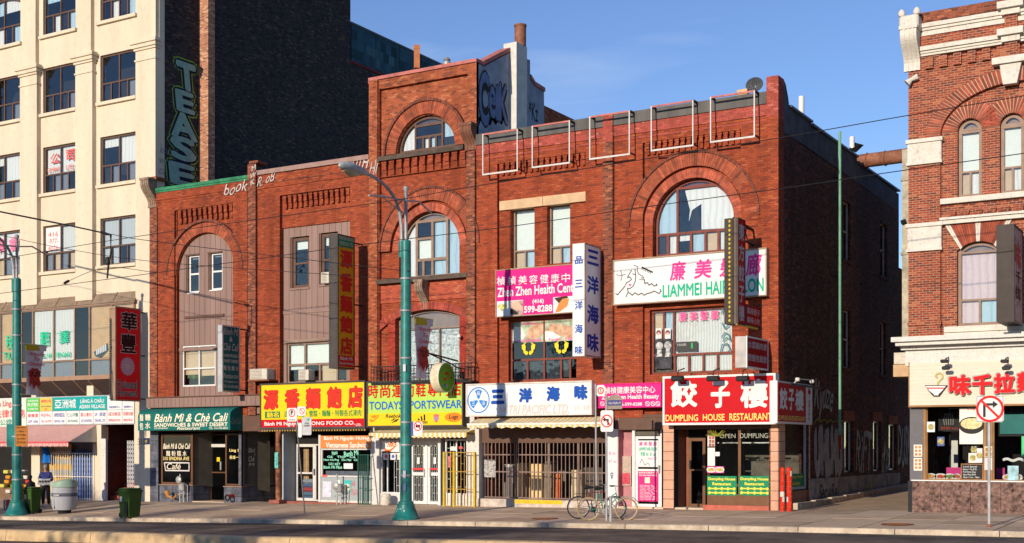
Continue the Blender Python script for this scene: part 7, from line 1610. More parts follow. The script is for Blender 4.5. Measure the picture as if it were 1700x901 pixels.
bulbs(s, [(q['X0']-.015, q['y0']-.01, lerp(q['z0']+.1, q['z1']-.1, k/40)) for k in range(41)], .03, BULB)
s, q = blade('blade_sign', 'narrow dark teal blade sign lettered in script on the arched brick shop', 361.6, 369, 398, 539, 650, -.55, paintm((.008, .10, .11)), ALU, ALU); tt = q['tt']; W2 = paintm((.45, .48, .46))
for wd, a, b_, t_, bt, sh_ in (('Bánh Mì', 371, 396, 545, 556, .3), ('&', 381, 386, 559, 567, 0), ('Chè Cali', 371, 396, 570, 582, .3), ('SANDWICHES &', 371, 397, 588, 593, 0), ('SWEET DESERT', 371, 397, 597, 602, 0), ('麵 包 糖 水', 371, 396, 607, 615, 0), ('Restaurant', 371, 396, 620, 628, .3), ('310 Spadina Av', 372, 395, 632, 636, 0), ('TEL 416 596-8853', 371, 397, 639, 644, 0)): tt(wd, W2, a, b_, t_, bt, bold=.0 if sh_ else .02, shear=sh_)
s, q = blade('blade_sign', 'yellow blade sign with five red characters, green top and red foot', 546, 560.5, 588.5, 387.8, 611, -.74, paintm((.58, .30, .01)), GREYM, GREYM, arms=3); tt = q['tt']
sideplate(s, 'panel_band', paintm((.01, .22, .08)), q['X1'], 562, 587, 391, 411); sideplate(s, 'panel_band', SRED, q['X1'], 562, 587, 590, 608.5)
for k, (t_, bt) in enumerate(((415, 446), (453, 486), (490, 520), (524, 554), (559, 590))): tt('源香麵飽店'[k], paintm((.50, .02, .015)), 564.5, 585.5, t_, bt-1, bold=.09)
tt('NGUYEN HUONG', W2, 563, 587, 393, 399, bold=.03, d=.01); tt('FOOD CO. LTD', W2, 564, 586, 402, 408, bold=.03, d=.01); tt('Bánh Mì', W2, 565, 585, 592, 598, bold=.03, d=.01); tt('Nguyen Huong', W2, 563, 587, 601, 606, bold=.03, d=.01)
bulbs(s, [(x, q['y0']-.01, lerp(q['z0']+.1, q['z1']-.1, k/40)) for k in range(41) for x in (q['X0']+.05, q['X1']-.08)], .025, mat('dark_bulb', (.12, .10, .10), rough=.3))
s, q = blade('blade_sign', 'white blade sign with blue characters on both faces beside the pink sign', 950.6, 971, 997.3, 403, 590.5, -.25, mat('acrylic_white_side', (.72, .74, .78), rough=.35, var=.03), SWHT, mat('tan_sign_frame', (.4, .28, .2)), fw=.04); tt = q['tt']
DBL = paintm((.015, .045, .36))
for k, (t_, bt) in enumerate(((415, 440), (458, 488), (506, 537), (553, 584))): tt('三洋海味'[k], DBL, 975, 994, t_, bt, bold=.07)
for k, (ch, t_, bt) in enumerate((('品', 425, 438), ('三', 464, 477), ('洋', 499, 514), ('海', 538, 553), ('味', 574, 588))): T(ch, BLUE, s, XA(954.5, q['y0']), XA(967.5, q['y0']), ZA(961, bt, q['y0']), ZA(961, t_, q['y0']), q['y0']-.005, bold=.05)
s, q = blade('blade_sign', 'dark red blade sign edged with gold bulbs in front of the hair salon sign', 1203, 1225, 1237, 361, 537, -1.3, paintm((.52, .010, .014)), GREYM, GREYM, fw=.03); tt = q['tt']; WQ = paintm((.55, .5, .52))
for k, (t_, bt) in enumerate(((371, 400), (405, 433), (440, 468), (474, 502), (506, 533))): tt('東方餃子樓'[k], WQ, 1226.5, 1235.7, t_, bt, bold=.05)
GOLD = mat('gold_bulb', (.70, .50, .08), rough=.3, var=.1); xm = lerp(q['X0'], q['X1'], .42)
BX('bulb_channel', mat('bronze_channel', (.07, .055, .045), rough=.7), s, q['X0']+.0, xm+.12, q['y0']-.03, q['y0']-.001, q['z0'], q['z1']); BX('edge_strip', mat('taupe_edge', (.13, .10, .08), rough=.7), s, q['X1']-.15, q['X1']-.03, q['y0']-.03, q['y0']-.001, q['z0'], q['z1'])
bulbs(s, [(xm, q['y0']-.05, lerp(q['z0']+.1, q['z1']-.1, k/22)) for k in range(23)], .04, GOLD)
m = MB(); xs = (q['X0']+q['X1'])/2
for z in (q['z1']+.05, q['z1']-.45): m.tube([(xs, q['y0']+.2, z), (xs, 0, z-.12)], .03, 6)
m.tube([(xs, -.9, q['z1']), (xs, -.5, q['z1']-.5)], .02, 6); m.tube([(xs, -.5, q['z1']), (xs, -.9, q['z1']-.5)], .02, 6); m.build('roof_bracket', IRON, s)
ex = MB().box(q['X1']-.25, q['X1']-.01, -1.295, .0-.03, ZS(1250, 541, q['X1']), ZS(1250, 507, q['X1'])).build('box', GREYM, s); sideplate(s, 'panel', paintm((.36, .008, .012)), q['X1'], 1238, 1263, 509, 540, -.008, .0)
tt('風味餃子', WQ, 1240, 1262, 512, 523, bold=.03); tt('美味小吃', WQ, 1240, 1262, 527, 538, bold=.03)
bulbs(s, [(q['X1']-.05, lerp(-1.9, -.1, k/15), ZS(1250, 543, q['X1'])) for k in range(16)], .035, GOLD)
s, q = blade('blade_sign', 'small red box sign low on the corner brickwork above the dumpling sign', 1220.6, 1240, 1275, 557.5, 609.5, -.2, paintm((.36, .008, .012)), mat('brushed_grey_box', (.40, .38, .36), rough=.35, metal=.4, var=.15), SWHT, fw=.04); tt = q['tt']
tt('水菜鍋肉素', WQ, 1242, 1273, 568, 580, bold=.03); tt('餃飯包飯飲', WQ, 1242, 1273, 589, 601, bold=.03)
# round swoosh sign
Yc = -1.05; X1 = XA(741, Yc); z = ZA(741, 626.5, Yc)
s = thing('round_sign', 'round green sign with a red swoosh and a white rim over the sportswear sign', 'sign', (X1-.2, Yc, z))
m = MB(); n = 32; vs = [(X1-.34, Yc+.53*cos(2*pi*k/n), z+.53*sin(2*pi*k/n)) for k in range(n)]+[(X1, Yc+.53*cos(2*pi*k/n), z+.53*sin(2*pi*k/n)) for k in range(n)]
m.add(vs, [(k, (k+1) % n, n+(k+1) % n, n+k) for k in range(n)]+[tuple(range(n)), tuple(range(n, 2*n))]).build('drum', mat('yellowed_white', (.68, .60, .42), rough=.5, dirt=.3), s, smooth=True)
MB().plate([(Yc+.51*cos(2*pi*k/n), z+.51*sin(2*pi*k/n)) for k in range(n)], (), X1, X1+.008, 'S').build('panel', paintm((.16, .44, .03)), s); m = MB(); ringm(m, Yc, z, .505, .53, X1-.001, X1+.012, 'S', 32).build('rim', SWHT, s)
DR = paintm((.65, .02, .03)); MB().plate([(Yc-.19+a*.25, z+.0+b_*.25) for a, b_ in SW], (), X1+.01, X1+.016, 'S').build('swoosh_logo', DR, s); T('NIKE', DR, s, Yc-.12, Yc+.18, z+.08, z+.2, X1+.016, 'S', bold=.05, shear=.3)
for k in range(7): a = 2.6-k*.35; T('時尚運動鞋專門'[k], paintm((.3, .3, .06)), s, Yc+.38*cos(a)-.05, Yc+.38*cos(a)+.05, z+.38*sin(a)-.05, z+.38*sin(a)+.05, X1+.016, 'S', bold=.02)
for a, b_, c in ((-.12, -.28, (.12, .2, .4)), (.03, -.3, (.4, .4, .42)), (.3, .02, (.45, .04, .05))): MB().plate([(Yc+a+.055*cos(u*.7), z+b_+.07*sin(u*.7)) for u in range(9)], (), X1+.01, X1+.016, 'S').build('brand_mark', paintm(c), s)
m = MB(); zb = z+.7; m.tube([(X1-.2, -1.9, zb+.12), (X1-.2, 0, zb-.05)], .03, 6); m.tube([(X1-.2, -1.9, zb+.12), (X1-.2, -.4, zb-.18), (X1-.2, 0, zb-.3)], .025, 6); m.tube([(X1-.2, Yc, zb+.05), (X1-.2, Yc, z+.5)], .02, 6); m.build('bracket', IRON, s)
# sign on the right hand building
s, q = blade('blade_sign', 'dark brown blade sign with red and pale print at the right edge of the photo', 1654, 1683, 1698, 371, 533, -.15, mat('dim_pink_panel', (.42, .30, .28), var=.4, sc=4), mat('chocolate_box', (.05, .038, .034), rough=.5), mat('chocolate_box', (.085, .065, .06)), fw=.05); tt = q['tt']
tt('味', paintm((.4, .03, .03)), 1685, 1695, 405, 445, bold=.05); tt('千', BLK, 1686, 1695, 450, 470, bold=.06); tt('拉', BLK, 1686, 1695, 475, 497, bold=.06)
# ramen sign: cream boards, raised red characters, striped bowl
Y = -.24
s = thing('shop_sign', 'cream board sign with raised red grey-edged characters and a striped bowl', 'sign', (XA(1600, Y), Y, ZA(1600, 672, Y)))
x0, x1, z0, z1 = XA(1510, Y), xf1-.05, ZA(1605, 671.5, Y), ZA(1605, 599.5, Y)
CB = mat('cream_sign_board', (.68, .59, .48), rough=.5, var=.03); n = 12
for k in range(n): BX('board', CB, s, x0, x1, Y, Y+.14, lerp(z0, z1, k/n)+.004, lerp(z0, z1, (k+1)/n)-.004)
BX('backing', CB, s, x0+.005, x1, Y+.008, Y+.15, z0, z1-.001); BX('edge', WD, s, x0-.03, x0-.001, Y-.01, Y+.17, z0-.03, z1+.02); BX('edge', WD, s, x0-.03, x1, Y-.012, Y+.17, z0-.05, z0-.001)
RR = paintm((.72, .008, .012)); GO = mat('grey_letter_edge', (.36, .35, .32), rough=.5)
for ch, a, b_, t_, bt in (('味', 1576, 1612, 622, 656), ('千', 1614, 1648, 621, 655), ('拉', 1650, 1685, 619, 653), ('麵', 1688, 1724, 617, 651)):
    for o_, mm, ex, bo in ((1.6, GO, .10, .13), (.0, RR, .02, .08)): tx(s, ch, mm, a-o_, b_+o_, t_-o_, bt+o_, Y-(0 if mm is GO else .105), bold=bo, ext=ex, sp=1)
bx = lambda a: XA(1500+a*.11765, Y-.05); bz = lambda a, b_: ZA(1500+a*.11765, 590+b_*.11765, Y-.05)
MB().plate([(bx(300), bz(300, 418)), (bx(625), bz(625, 418)), (bx(560), bz(560, 500)), (bx(505), bz(505, 575)), (bx(420), bz(420, 575)), (bx(360), bz(360, 510))][::-1], (), Y-.06, Y-.001).build('bowl_outline', BLACK, s)
MB().plate([(bx(312), bz(312, 430)), (bx(600), bz(600, 430)), (bx(545), bz(545, 500)), (bx(495), bz(495, 545)), (bx(495), bz(495, 562)), (bx(430), bz(430, 562)), (bx(430), bz(430, 545)), (bx(372), bz(372, 505))][::-1], (), Y-.07, Y-.061).build('bowl_logo', SWHT, s)
MB().plate([(bx(330), bz(330, 450)), (bx(582), bz(582, 450)), (bx(565), bz(565, 473)), (bx(346), bz(346, 473))][::-1], (), Y-.075, Y-.0705).build('bowl_stripe', paintm((.75, .15, .15)), s)
m = MB(); stroke(m, [(bx(a), bz(a, b_)) for a, b_ in ((480, 415), (485, 380), (520, 345), (550, 310), (545, 265), (505, 248), (460, 265), (450, 295), (470, 312))], .05, Y-.03, Y-.003); m.build('steam_logo', paintm((.45, .40, .15)), s)
for k, (px, l) in enumerate(((1568, 'left of two dark floodlights hanging over the cream ramen sign'), (1668, 'right of two dark floodlights hanging over the cream ramen sign'))):
    fl = thing('sign_floodlight', l, 'floodlight', (XA(px, -.7), -.7, ZA(px, 600, -.7)), 'floodlights over the ramen sign'); x, z = XA(px, -.7), ZA(px, 600, -.7)
    MB().tube([(x, -.17, z+.15), (x, -.5, z+.1), (x, -.7, z)], .02, 6).build('arm', IRON, fl); MB().cbox(x-.11, x+.11, -.78, -.62, z-.04, z+.06, .03).build('lamp_head', IRON, fl); MB().cbox(x-.08, x+.15, -.73, -.62, z-.24, z-.13, .03).build('lamp_head', IRON, fl)
# signs on the cream building
Y = -.06
cellm = {'G': paintm((.10, .50, .10)), 'O': paintm((.78, .48, .10)), 'T': paintm((.01, .34, .33)), 'W': mat('sign_white_cell', (.72, .72, .70), rough=.4, var=.05)}
s = thing('tenant_sign_board', 'long board of small tenant signs with a teal mall name over the red awning', 'sign', (XA(130, Y), Y, ZA(130, 705, Y)))
BX('frame', ALU, s, XA(43.5, Y), XA(223.2, Y), Y+.02, .05, ZA(133, 705.2, Y), ZA(133, 656.8, Y))
DG = paintm((.01, .2, .12)); RDX = paintm((.6, .08, .1)); NV = paintm((.1, .1, .35))
zt, zm, zb = ZA(133, 658, Y), ZA(133, 681.5, Y), ZA(133, 704, Y)
def cell(a, b_, u, v, m_, rows):
    x0, x1 = XA(a, Y)+.015, XA(b_, Y)-.015; p = BX('sign_cell', m_, s, x0, x1, Y-.01, Y+.015, u+.015, v-.015); h = v-u
    for (tt_, mm, f0, f1, b0, b1) in rows: T(tt_, mm, p, lerp(x0, x1, b0), lerp(x0, x1, b1), u+h*f0, u+h*f1, Y-.014, bold=.03)
cell(44.5, 66, zm, zt, cellm['G'], [('SUNSHINE', WHITE, .72, .85, .1, .9), ('FUTEK', WHITE, .38, .62, .08, .92), ('COMPUTER', WHITE, .12, .26, .1, .9)])
cell(66, 87.5, zm, zt, cellm['O'], [('佛學公司', RDX, .62, .85, .1, .9), ('VEGETARIAN', DG, .3, .42, .08, .92), ('2F', RDX, .08, .22, .4, .6)])
cell(87.5, 178, zm, zt, cellm['T'], [('亞洲城', WHITE, .18, .84, .04, .44), ('LÃNG Á CHÂU', WHITE, .52, .86, .52, .95), ('ASIAN VILLAGE', WHITE, .14, .42, .50, .97)])
for a, b_ in ((178, 203), (203, 223)): cell(a, b_, zm, zt, cellm['W'], [('地產服務中心', NV, .12, .28, .12, .9)])
for k, (a, b_) in enumerate(((44.5, 66), (66, 88), (88, 110), (110, 132), (132, 155), (155, 178), (178, 203), (203, 223))):
    cell(a, b_, zb, zm, cellm['W'], [(('華專業', '平記中心', 'AMIVER MEDICAL', '仁心牙醫', '富心會計', '2F  旅遊', '成功移民', '利華印刷')[k], (RDX, RDX, NV, DG, RDX, NV, RDX, RDX)[k], .55, .85, .08, .92), (('2/F 206', 'TEL 416-979', 'DENTAL CARE', 'AN KHANG', 'ACCOUNTING', 'TRAVEL LTD', 'IMMIGRATION', 'PRINTING')[k], (NV, RDX, NV, DG, NV, NV, RDX, RDX)[k], .15, .35, .1, .9)])
s = thing('shop_sign', 'white law office sign with red and green lettering at the far left', 'sign', (XA(10, Y), Y, ZA(10, 700, Y))); x0 = XA(-60, Y); BX('panel', mat('pale_green_board', (.60, .68, .58), rough=.4), s, x0, XA(44, Y)-.02, Y, .05, ZA(20, 708, Y), ZA(20, 663, Y))
tx(s, 'Wonda Ling', RDX, -25, 19, 665, 678, Y, bold=.03); tx(s, '民法律事務', RDX, -22, 42, 680, 694, Y, bold=.03); tx(s, '會合公證', DG, -20, 20, 696, 706, Y, bold=.02)
# ================================================================ awnings with their own cloth
def awning(name, label, px0, px1, yb, yf, ytop, ybot, m, val=.18, scal=.16, frame=True, lift=0, fringe=None):
    x0, x1 = XA(px0, yf), XA(px1, yf); mid = (px0+px1)/2; zt, zf = ZA(mid, ytop, yb), ZA(mid, ybot, yf)+val
    t = thing(name, label, 'awning', ((x0+x1)/2, 0, zf)); b = MB(); n = 40
    f = lambda u: .025*sin(u*pi*10)
    top = [(lerp(x0, x1, k/n), yb, zt) for k in range(n+1)]; fr = [(lerp(x0, x1, k/n), yf, zf+.0) for k in range(n+1)]; md = [(lerp(x0, x1, k/n), (yb+yf)/2, (zt+zf)/2-.02-.01*sin(k)) for k in range(n+1)]
    b.add(top+md+fr, [(j*(n+1)+k, j*(n+1)+k+1, (j+1)*(n+1)+k+1, (j+1)*(n+1)+k) for j in range(2) for k in range(n)])
    b.add([(x0, yb, zt), (x0, yf, zf), (x0, yb, zf)], [(0, 1, 2)]); b.add([(x1, yb, zt), (x1, yf, zf), (x1, yb, zf)], [(0, 1, 2)])
    b.build('canopy', m, t, norm=False); b = MB(); ns = max(6, round((x1-x0)/scal))
    for k in range(ns):
        a, c = lerp(x0, x1, k/ns), lerp(x0, x1, (k+1)/ns); b.add([(a, yf-.003, zf), (c, yf-.003, zf), (c, yf-.01, zf-val*.7), ((a+c)/2, yf-.012, zf-val), (a, yf-.01, zf-val*.7)], [(0, 1, 2, 3, 4)])
    b.build('valance', m, t, norm=False)
    if fringe: BX('front_bar', fringe, t, x0, x1, yf-.03, yf+.02, zf-.05, zf+.02)
    if frame:
        for x in (x0+.05, x1-.05): MB().tube([(x, yb, zf-.05), (x, yf+.03, zf-.03)], .015, 5).build('awning_arm', IRON, t)
    return t
YWS = stripes('yellow_white_stripe', (.72, .48, .10), (.72, .70, .62), .20, ax=0); RWS = stripes('red_white_stripe', (.58, .10, .08), (.66, .58, .52), .09, ax=0)
awning('scalloped_awning', 'yellow and white scalloped awning over the barred white doors', 612.5, 774.5, -.05, -.65, 713, 727.5, YWS, val=.2, scal=.2)
awning('striped_awning', 'wide yellow and white awning with a pale bar under the white dry goods sign', 776, 998, -.45, -1.25, 692.5, 710.5, YWS, val=.16, scal=.4, fringe=mat('pale_bar', (.75, .70, .6)))
awning('striped_awning', 'red and white striped awning over the stalls of the cream building', -70, 114, .0, -1.5, 707, 742, RWS, val=.22, scal=.12, fringe=RDX)
# ================================================================ street furniture, vehicles, people
def hit(px, py):                                       # point of the pavement seen at this place in the photo
    lo, hi = -6.6, .5
    for _ in range(40):
        m = (lo+hi)/2
        if ZA(px, py, m) < G(XA(px, m), m): hi = m
        else: lo = m
    y = (lo+hi)/2; x = XA(px, y); return x, y, G(x, y)
YP = -6.15
def lamp_post(px, lab, top_y, head, banner=None, arm=True):
    x = XA(px, YP); z0 = G(x, YP); zt = ZA(px, top_y, YP)
    t = thing('street_lamp', lab, 'street lamp', (x, YP, z0), 'teal street lamps along the kerb')
    MB().lathe([(.44, 0), (.44, .06), (.40, .09), (.27, .42), (.27, .48), (.24, .5), (.24, .56), (.19, .58)], x, YP, 20, z0).build('base', TEALP, t, smooth=True)
    MB().lathe([(.185, .5), (.175, 3), (.155, zt-z0), (.13, zt-z0+.02)], x, YP, 20, z0).build('pole', TEALP, t, smooth=True)
    m = MB()
    for zz in (z0+1.35, z0+2.3, z0+3.0, z0+4.2, z0+5.0, zt-2.2, zt-1.2): m.lathe([(.19, 0), (.192, .04), (.19, .05)], x, YP, 16, zz)
    m.build('band', STEEL, t); MB().lathe([(.055, 0), (.055, 1.55), (.09, 1.6), (.09, 1.68), (.03, 1.72)], x, YP, 10, zt).build('mast', STEEL, t, smooth=True)
    xs = x-.16; m = MB(); m.lathe([(.09, -.5), (.1, -.4), (.1, .0), (.05, .02)], xs, YP, 10, zt).build('junction_box', TEALP, t, smooth=True)
    L = 1.8; H = 1.78; P = [(xs, YP, zt-.1), (xs, YP-.02, zt+.5)] + [(xs, YP-.05-L*((k/12)**2.0), zt+.5+(H-.5)*(1-(1-k/12)**1.7)) for k in range(1, 13)]
    m = MB(); m.tube(P, [.06]*4+[.05]*10, 8).build('arm', STEEL, t, smooth=True); hx, hy, hz = P[-1]
    m = MB(); m.tube([(hx, hy+.1, hz), (hx, hy-.1, hz+.03), (hx, hy-.7, hz+.06), (hx, hy-1.15, hz+.03), (hx, hy-1.25, hz+.02)], [.05, .11, .135, .12, .05], 10); m.build('lamp_head', mat('lamp_head_grey', (.38, .40, .40), rough=.4), t, smooth=True)
    m = MB(); m.tube([(hx, hy-.3, hz-.06), (hx, hy-.7, hz-.12), (hx, hy-1.05, hz-.05)], [.06, .13, .08], 8); m.build('lamp_lens', mat('amber_lens', (.42, .36, .22), rough=.3), t, smooth=True)
    zb = zt+1.25; m = MB(); m.tube([(x, YP-1.9, zb-.15), (x, YP-1.2, zb-.06), (x, YP, zb+.0), (x, YP+.7, zb+.1), (x, YP+1.4, zb-.15)][::1], .03, 6); m.tube([(x, YP-1.3, zb-.05), (x, YP-.4, zb-.35), (x, YP, zb-.4)], .02, 6); m.build('bracket_arm', STEEL, t, smooth=True)
    return t, x, z0, zt
t1, lx, lz, lt = lamp_post(674, 'tall teal street lamp in front of the sportswear shop', 400, None)
t2, lx2, lz2, lt2 = lamp_post(28, 'tall teal street lamp at the far left before the cream building', 463, None)
def label_on_pole(t, x, z, s, m): T(s, m, t, x-.12, x+.1, z, z+.3, YP-.30, bold=.0, rot=1.2)
label_on_pole(t1, lx, lz+.1, 'Wz', WHITE)
for zz, c, rot_ in ((lz+.9, (.2, .25, .4), 0), (lz+1.3, (.5, .5, .52), 0), (lz+4.6, (.6, .6, .6), 0)): BX('sticker', paintm(c), t1, lx+.02, lx+.12, YP-.19, YP-.168, zz, zz+.22)
def banner(px, y_top, y_bot, lab, w=.95):
    x = XA(px, YP)+.06; y0 = YP+.22; z1, z0 = ZA(px, y_top, YP+.3), ZA(px, y_bot, YP+.3)
    t = thing('street_banner', lab, 'banner', (x, y0, z0), 'welcome banners on the lamp posts'); b = MB(); n = 10
    vs = []
    for j in range(n+1):
        v = j/n; ww = w*(.86 if v < 1 else 1)*lerp(.72, 1.05, v); [vs.append((x+.05*sin(v*5+i*.5)*(1-v*.5), y0+ww*i/6, lerp(z0, z1, v)-.04*i/6)) for i in range(7)]
    b.add(vs, [(j*7+i, j*7+i+1, (j+1)*7+i+1, (j+1)*7+i) for j in range(n) for i in range(6)]); f = b.build('banner_cloth', mat('banner_white', (.60, .55, .58), rough=.8, var=.08), t, smooth=True)
    MB().box(x+.0, x+.012, y0, y0+w, z1-.22, z1+.0).build('banner_head', paintm((.42, .36, .02)), t)
    MB().tube([(x, YP, z1+.02), (x, y0+w+.05, z1+.0)], .02, 6).build('banner_rod', ALU, t); MB().tube([(x, YP, z0), (x, y0+.5, z0)], .015, 6).build('banner_rod', ALU, t)
    H = z1-z0; RD_ = paintm((.50, .02, .02)); 
    for k, s_ in enumerate(('Welcome', 'To', 'Chinatown')): T(s_, RD_, f, y0+.12+(.2 if k == 1 else 0), y0+w*.85-(.22 if k == 1 else 0), z1-H*(.22+.1*k), z1-H*(.15+.1*k), x+.075, 'S', bold=.02, shear=.2)
    m = MB(); r = random.Random(4); cy, cz = y0+.36, z0+H*.42
    m.plate([(cy+.26*(1+.25*(u % 2))*cos(u*.3927), cz+.10*H*(1+.2*(u % 2))*sin(u*.3927)) for u in range(16)], (), x+.07, x+.08, 'S'); m.plate([(cy-.25, cz-.05*H), (cy+.2, cz-.05*H), (cy+.28, cz-.2*H), (cy+.15, cz-.3*H), (cy+.1, cz-.2*H), (cy-.05, cz-.32*H), (cy-.12, cz-.18*H), (cy-.24, cz-.28*H)][::-1], (), x+.07, x+.078, 'S'); m.build('lion_print', mat('lion_print', (.40, .04, .03), var=.5, sc=12), f)
    m = MB(); [m.plate([(cy+a+.05*cos(u*.8), cz+b_+.05*sin(u*.8)) for u in range(8)], (), x+.081, x+.086, 'S') for a, b_ in ((-.1, .03), (.1, .03), (0, -.08))]; m.build('lion_print', paintm((.02, .02, .02)), f)
banner(33, 572, 655, 'welcome banner with a red lion hanging on the far left lamp post'); banner(680, 527, 627, 'welcome banner with a red lion hanging on the lamp post by the tower')
def plate_sign(t, a, b_, t_, bt, Y, m_, name='sign_plate', th=.012, edge=None):
    x0, x1, z0, z1 = pr(a, t_, b_, bt, Y); c = .04; P = [(x0+c, z0), (x1-c, z0), (x1, z0+c), (x1, z1-c), (x1-c, z1), (x0+c, z1), (x0, z1-c), (x0, z0+c)]
    o = MB().plate(P, (), Y-.0, Y+th).build(name, m_, t); return o, (x0+x1)/2, (z0+z1)/2, (x1-x0), (z1-z0)
def prohibit(o, cx, cz, r, Y, n='ban_ring'):
    m = MB(); ringm(m, cx, cz, r*.82, r, Y-.006, Y-.001); a = pi/4*3; m.plate([(cx+r*.86*cos(a)-.04*r, cz+r*.86*sin(a)-.06*r), (cx+r*.86*cos(a)+.08*r, cz+r*.86*sin(a)+.06*r), (cx-r*.86*cos(a)+.04*r, cz-r*.86*sin(a)+.06*r), (cx-r*.86*cos(a)-.08*r, cz-r*.86*sin(a)-.06*r)], (), Y-.0065, Y-.001); return m.build(n, paintm((.70, .02, .02)), o)
WS = mat('sign_sheet_white', (.68, .68, .67), rough=.35, var=.03)
# small plate on the lamp post
s = thing('street_sign', 'small white truck prohibition plate strapped to the right side of the teal lamp post', 'sign', (lx+.3, YP-.2, lz+3)); o, cx, cz, w, h = plate_sign(s, 686, 701.5, 699.5, 723.5, YP-.2, WS); prohibit(o, cx, cz+.08, .15, YP-.2); BX('plate_mark', BLACK, o, cx-.08, cx+.08, YP-.204, YP-.201, cz+.04, cz+.12); BX('sign_edge', paintm((.08, .1, .3)), s, cx-w/2-.09, cx-w/2-.005, YP-.2, YP-.18, cz-h/2, cz+h/2)
s = thing('street_sign', 'rusty orange notice plate strapped to the far left lamp post', 'sign', (lx2+.2, YP-.2, lz2+3)); o, cx, cz, w, h = plate_sign(s, 25.5, 45.5, 706.5, 740.5, YP-.2, mat('orange_notice', (.42, .16, .03), var=.2)); 
for k in range(5): T(('Arbeitet', '—SIGN—', 'NO STOPPING', 'TOW AWAY', 'ZONE')[k] if k else 'Spadina', paintm((.06, .03, .02)), o, cx-w*.38, cx+w*.38, cz+h*(.36-.18*k), cz+h*(.45-.18*k), YP-.204, bold=.03)
BX('control_box', TEALP, t2, XA(11, YP-.1), XA(21, YP-.1), YP-.1, YP+.15, ZA(16, 741, YP), ZA(16, 704, YP))
# leaning parking sign
x, y, z = hit(506, 852)
s = thing('parking_sign', 'leaning grey post with no parking and notice plates before the sandwich shop', 'sign', (x, y, z)); zt = ZA(489, 676, y); xt = XA(488.5, y)
MB().tube([(x, y, z), (xt, y+.05, zt)], .026, 8).build('post', mat('dull_post', (.16, .15, .15)), s); P_ = lambda a, b_, c, d, e: plate_sign(s, a, b_, c, d, e, WS)
o, cx, cz, w, h = P_(476.5, 493, 677, 699.5, y-.05); ringm(m := MB(), cx, cz+.06, .115, .145, y-.056, y-.051); m.build('ban_ring', paintm((.70, .02, .02)), o); T('P', BLACK, o, cx-.05, cx+.05, cz-.02, cz+.15, y-.054, bold=.05); T('AM 7:00-9:00', BLACK, o, cx-.14, cx+.14, cz-.2, cz-.16, y-.054, bold=.02)
o, cx, cz, w, h = plate_sign(s, 493.5, 507.5, 674.5, 690, y-.07, WS); prohibit(o, cx+.03, cz, .11, y-.07); o, cx, cz, w, h = plate_sign(s, 501, 517, 692, 722, y-.06, mat('grey_notice', (.5, .5, .52))); T('PAY HERE\nFOR PARKING', BLACK, o, cx-.12, cx+.14, cz-.02, cz+.12, y-.064, bold=.02); MB().plate(blob_pts(cx+.08, cz+.22, .05), (), y-.066, y-.061).build('plate_mark', paintm((.02, .4, .2)), o)
o, cx, cz, w, h = plate_sign(s, 495, 501, 702, 726, y-.08, WS)
# twin posts by the bicycles
x, y, z = hit(990.5, 857)
s = thing('sign_post', 'thin grey post with a small round emblem plate left of the bicycles post', 'sign', (x, y, z)); MB().tube([(x, y, z), (XA(988.5, y), y, ZA(988.5, 637, y))], .03, 8).build('post', STEEL, s); o, cx, cz, w, h = plate_sign(s, 990.5, 1004, 639, 657.5, y-.04, WS); m = MB(); ringm(m, cx, cz, .07, .11, y-.046, y-.041); m.build('plate_mark', paintm((.6, .1, .05)), o); T('S', BLACK, o, cx-.03, cx+.03, cz-.05, cz+.05, y-.044)
x, y, z = hit(1007, 864)
s = thing('sign_post', 'thin grey post with no left turn plate and curved street name above the bicycles', 'sign', (x, y, z)); MB().tube([(x, y, z), (XA(1006.5, y), y, ZA(1006.5, 655, y))], .035, 8).build('post', STEEL, s)
o, cx, cz, w, h = plate_sign(s, 997, 1018, 681, 716.5, y-.05, WS); prohibit(o, cx, cz, .185, y-.05); m = MB(); m.box(cx+.02, cx+.06, y-.058, y-.055, cz-.12, cz+.06); m.box(cx-.06, cx+.055, y-.0585, y-.055, cz+.02, cz+.06); m.plate([(cx-.14, cz+.04), (cx-.05, cz-.02), (cx-.05, cz+.10)], (), y-.058, y-.055); m.build('arrow', BLACK, o)
x0, x1, z0, z1 = pr(1008.5, 655, 1033, 679, y-.02); MB().plate([(x0, z0), (x1, z0), (x1, z1-.1)]+[(lerp(x1, x0, k/8), z1-.1+.1*sin(k/8*pi)) for k in range(1, 8)]+[(x0, z1-.1)], (), y-.03, y-.015).build('name_plate', mat('dim_beige_sheet', (.30, .24, .20)), s); BX('name_band', paintm((.05, .06, .2)), s, x0+.01, x1-.01, y-.036, y-.031, lerp(z0, z1, .25), lerp(z0, z1, .62)); T('Glen Baillie Pl', paintm((.45, .42, .42)), s, x0+.04, x1-.04, lerp(z0, z1, .34), lerp(z0, z1, .52), y-.04, bold=.03)
# right turn prohibition
x, y, z = hit(1642, 874.5)
s = thing('turn_sign', 'white no right turn sign on a slim post before the ramen restaurant', 'sign', (x, y, z)); MB().tube([(x, y, z), (x, y, ZA(1642, 658, y))], .036, 8).build('post', mat('pale_post', (.55, .54, .52), rough=.5, metal=.4, var=.15), s); MB().lathe([(.05, 0), (.05, .06), (.037, .07)], x, y, 8, z).build('post_foot', RUST, s)
o, cx, cz, w, h = plate_sign(s, 1620.5, 1666.5, 656.5, 700.5, y-.05, WS); prohibit(o, cx, cz, .33, y-.05); m = MB(); Y_ = y-.05; m.box(cx-.16, cx-.10, Y_-.0055, Y_-.002, cz-.2, cz+.13); m.box(cx-.16, cx+.08, Y_-.0052, Y_-.002, cz+.08, cz+.14); m.plate([(cx+.19, cz+.11), (cx+.07, cz+.2), (cx+.07, cz+.02)], (), Y_-.0055, Y_-.002); m.build('arrow', BLACK, o)
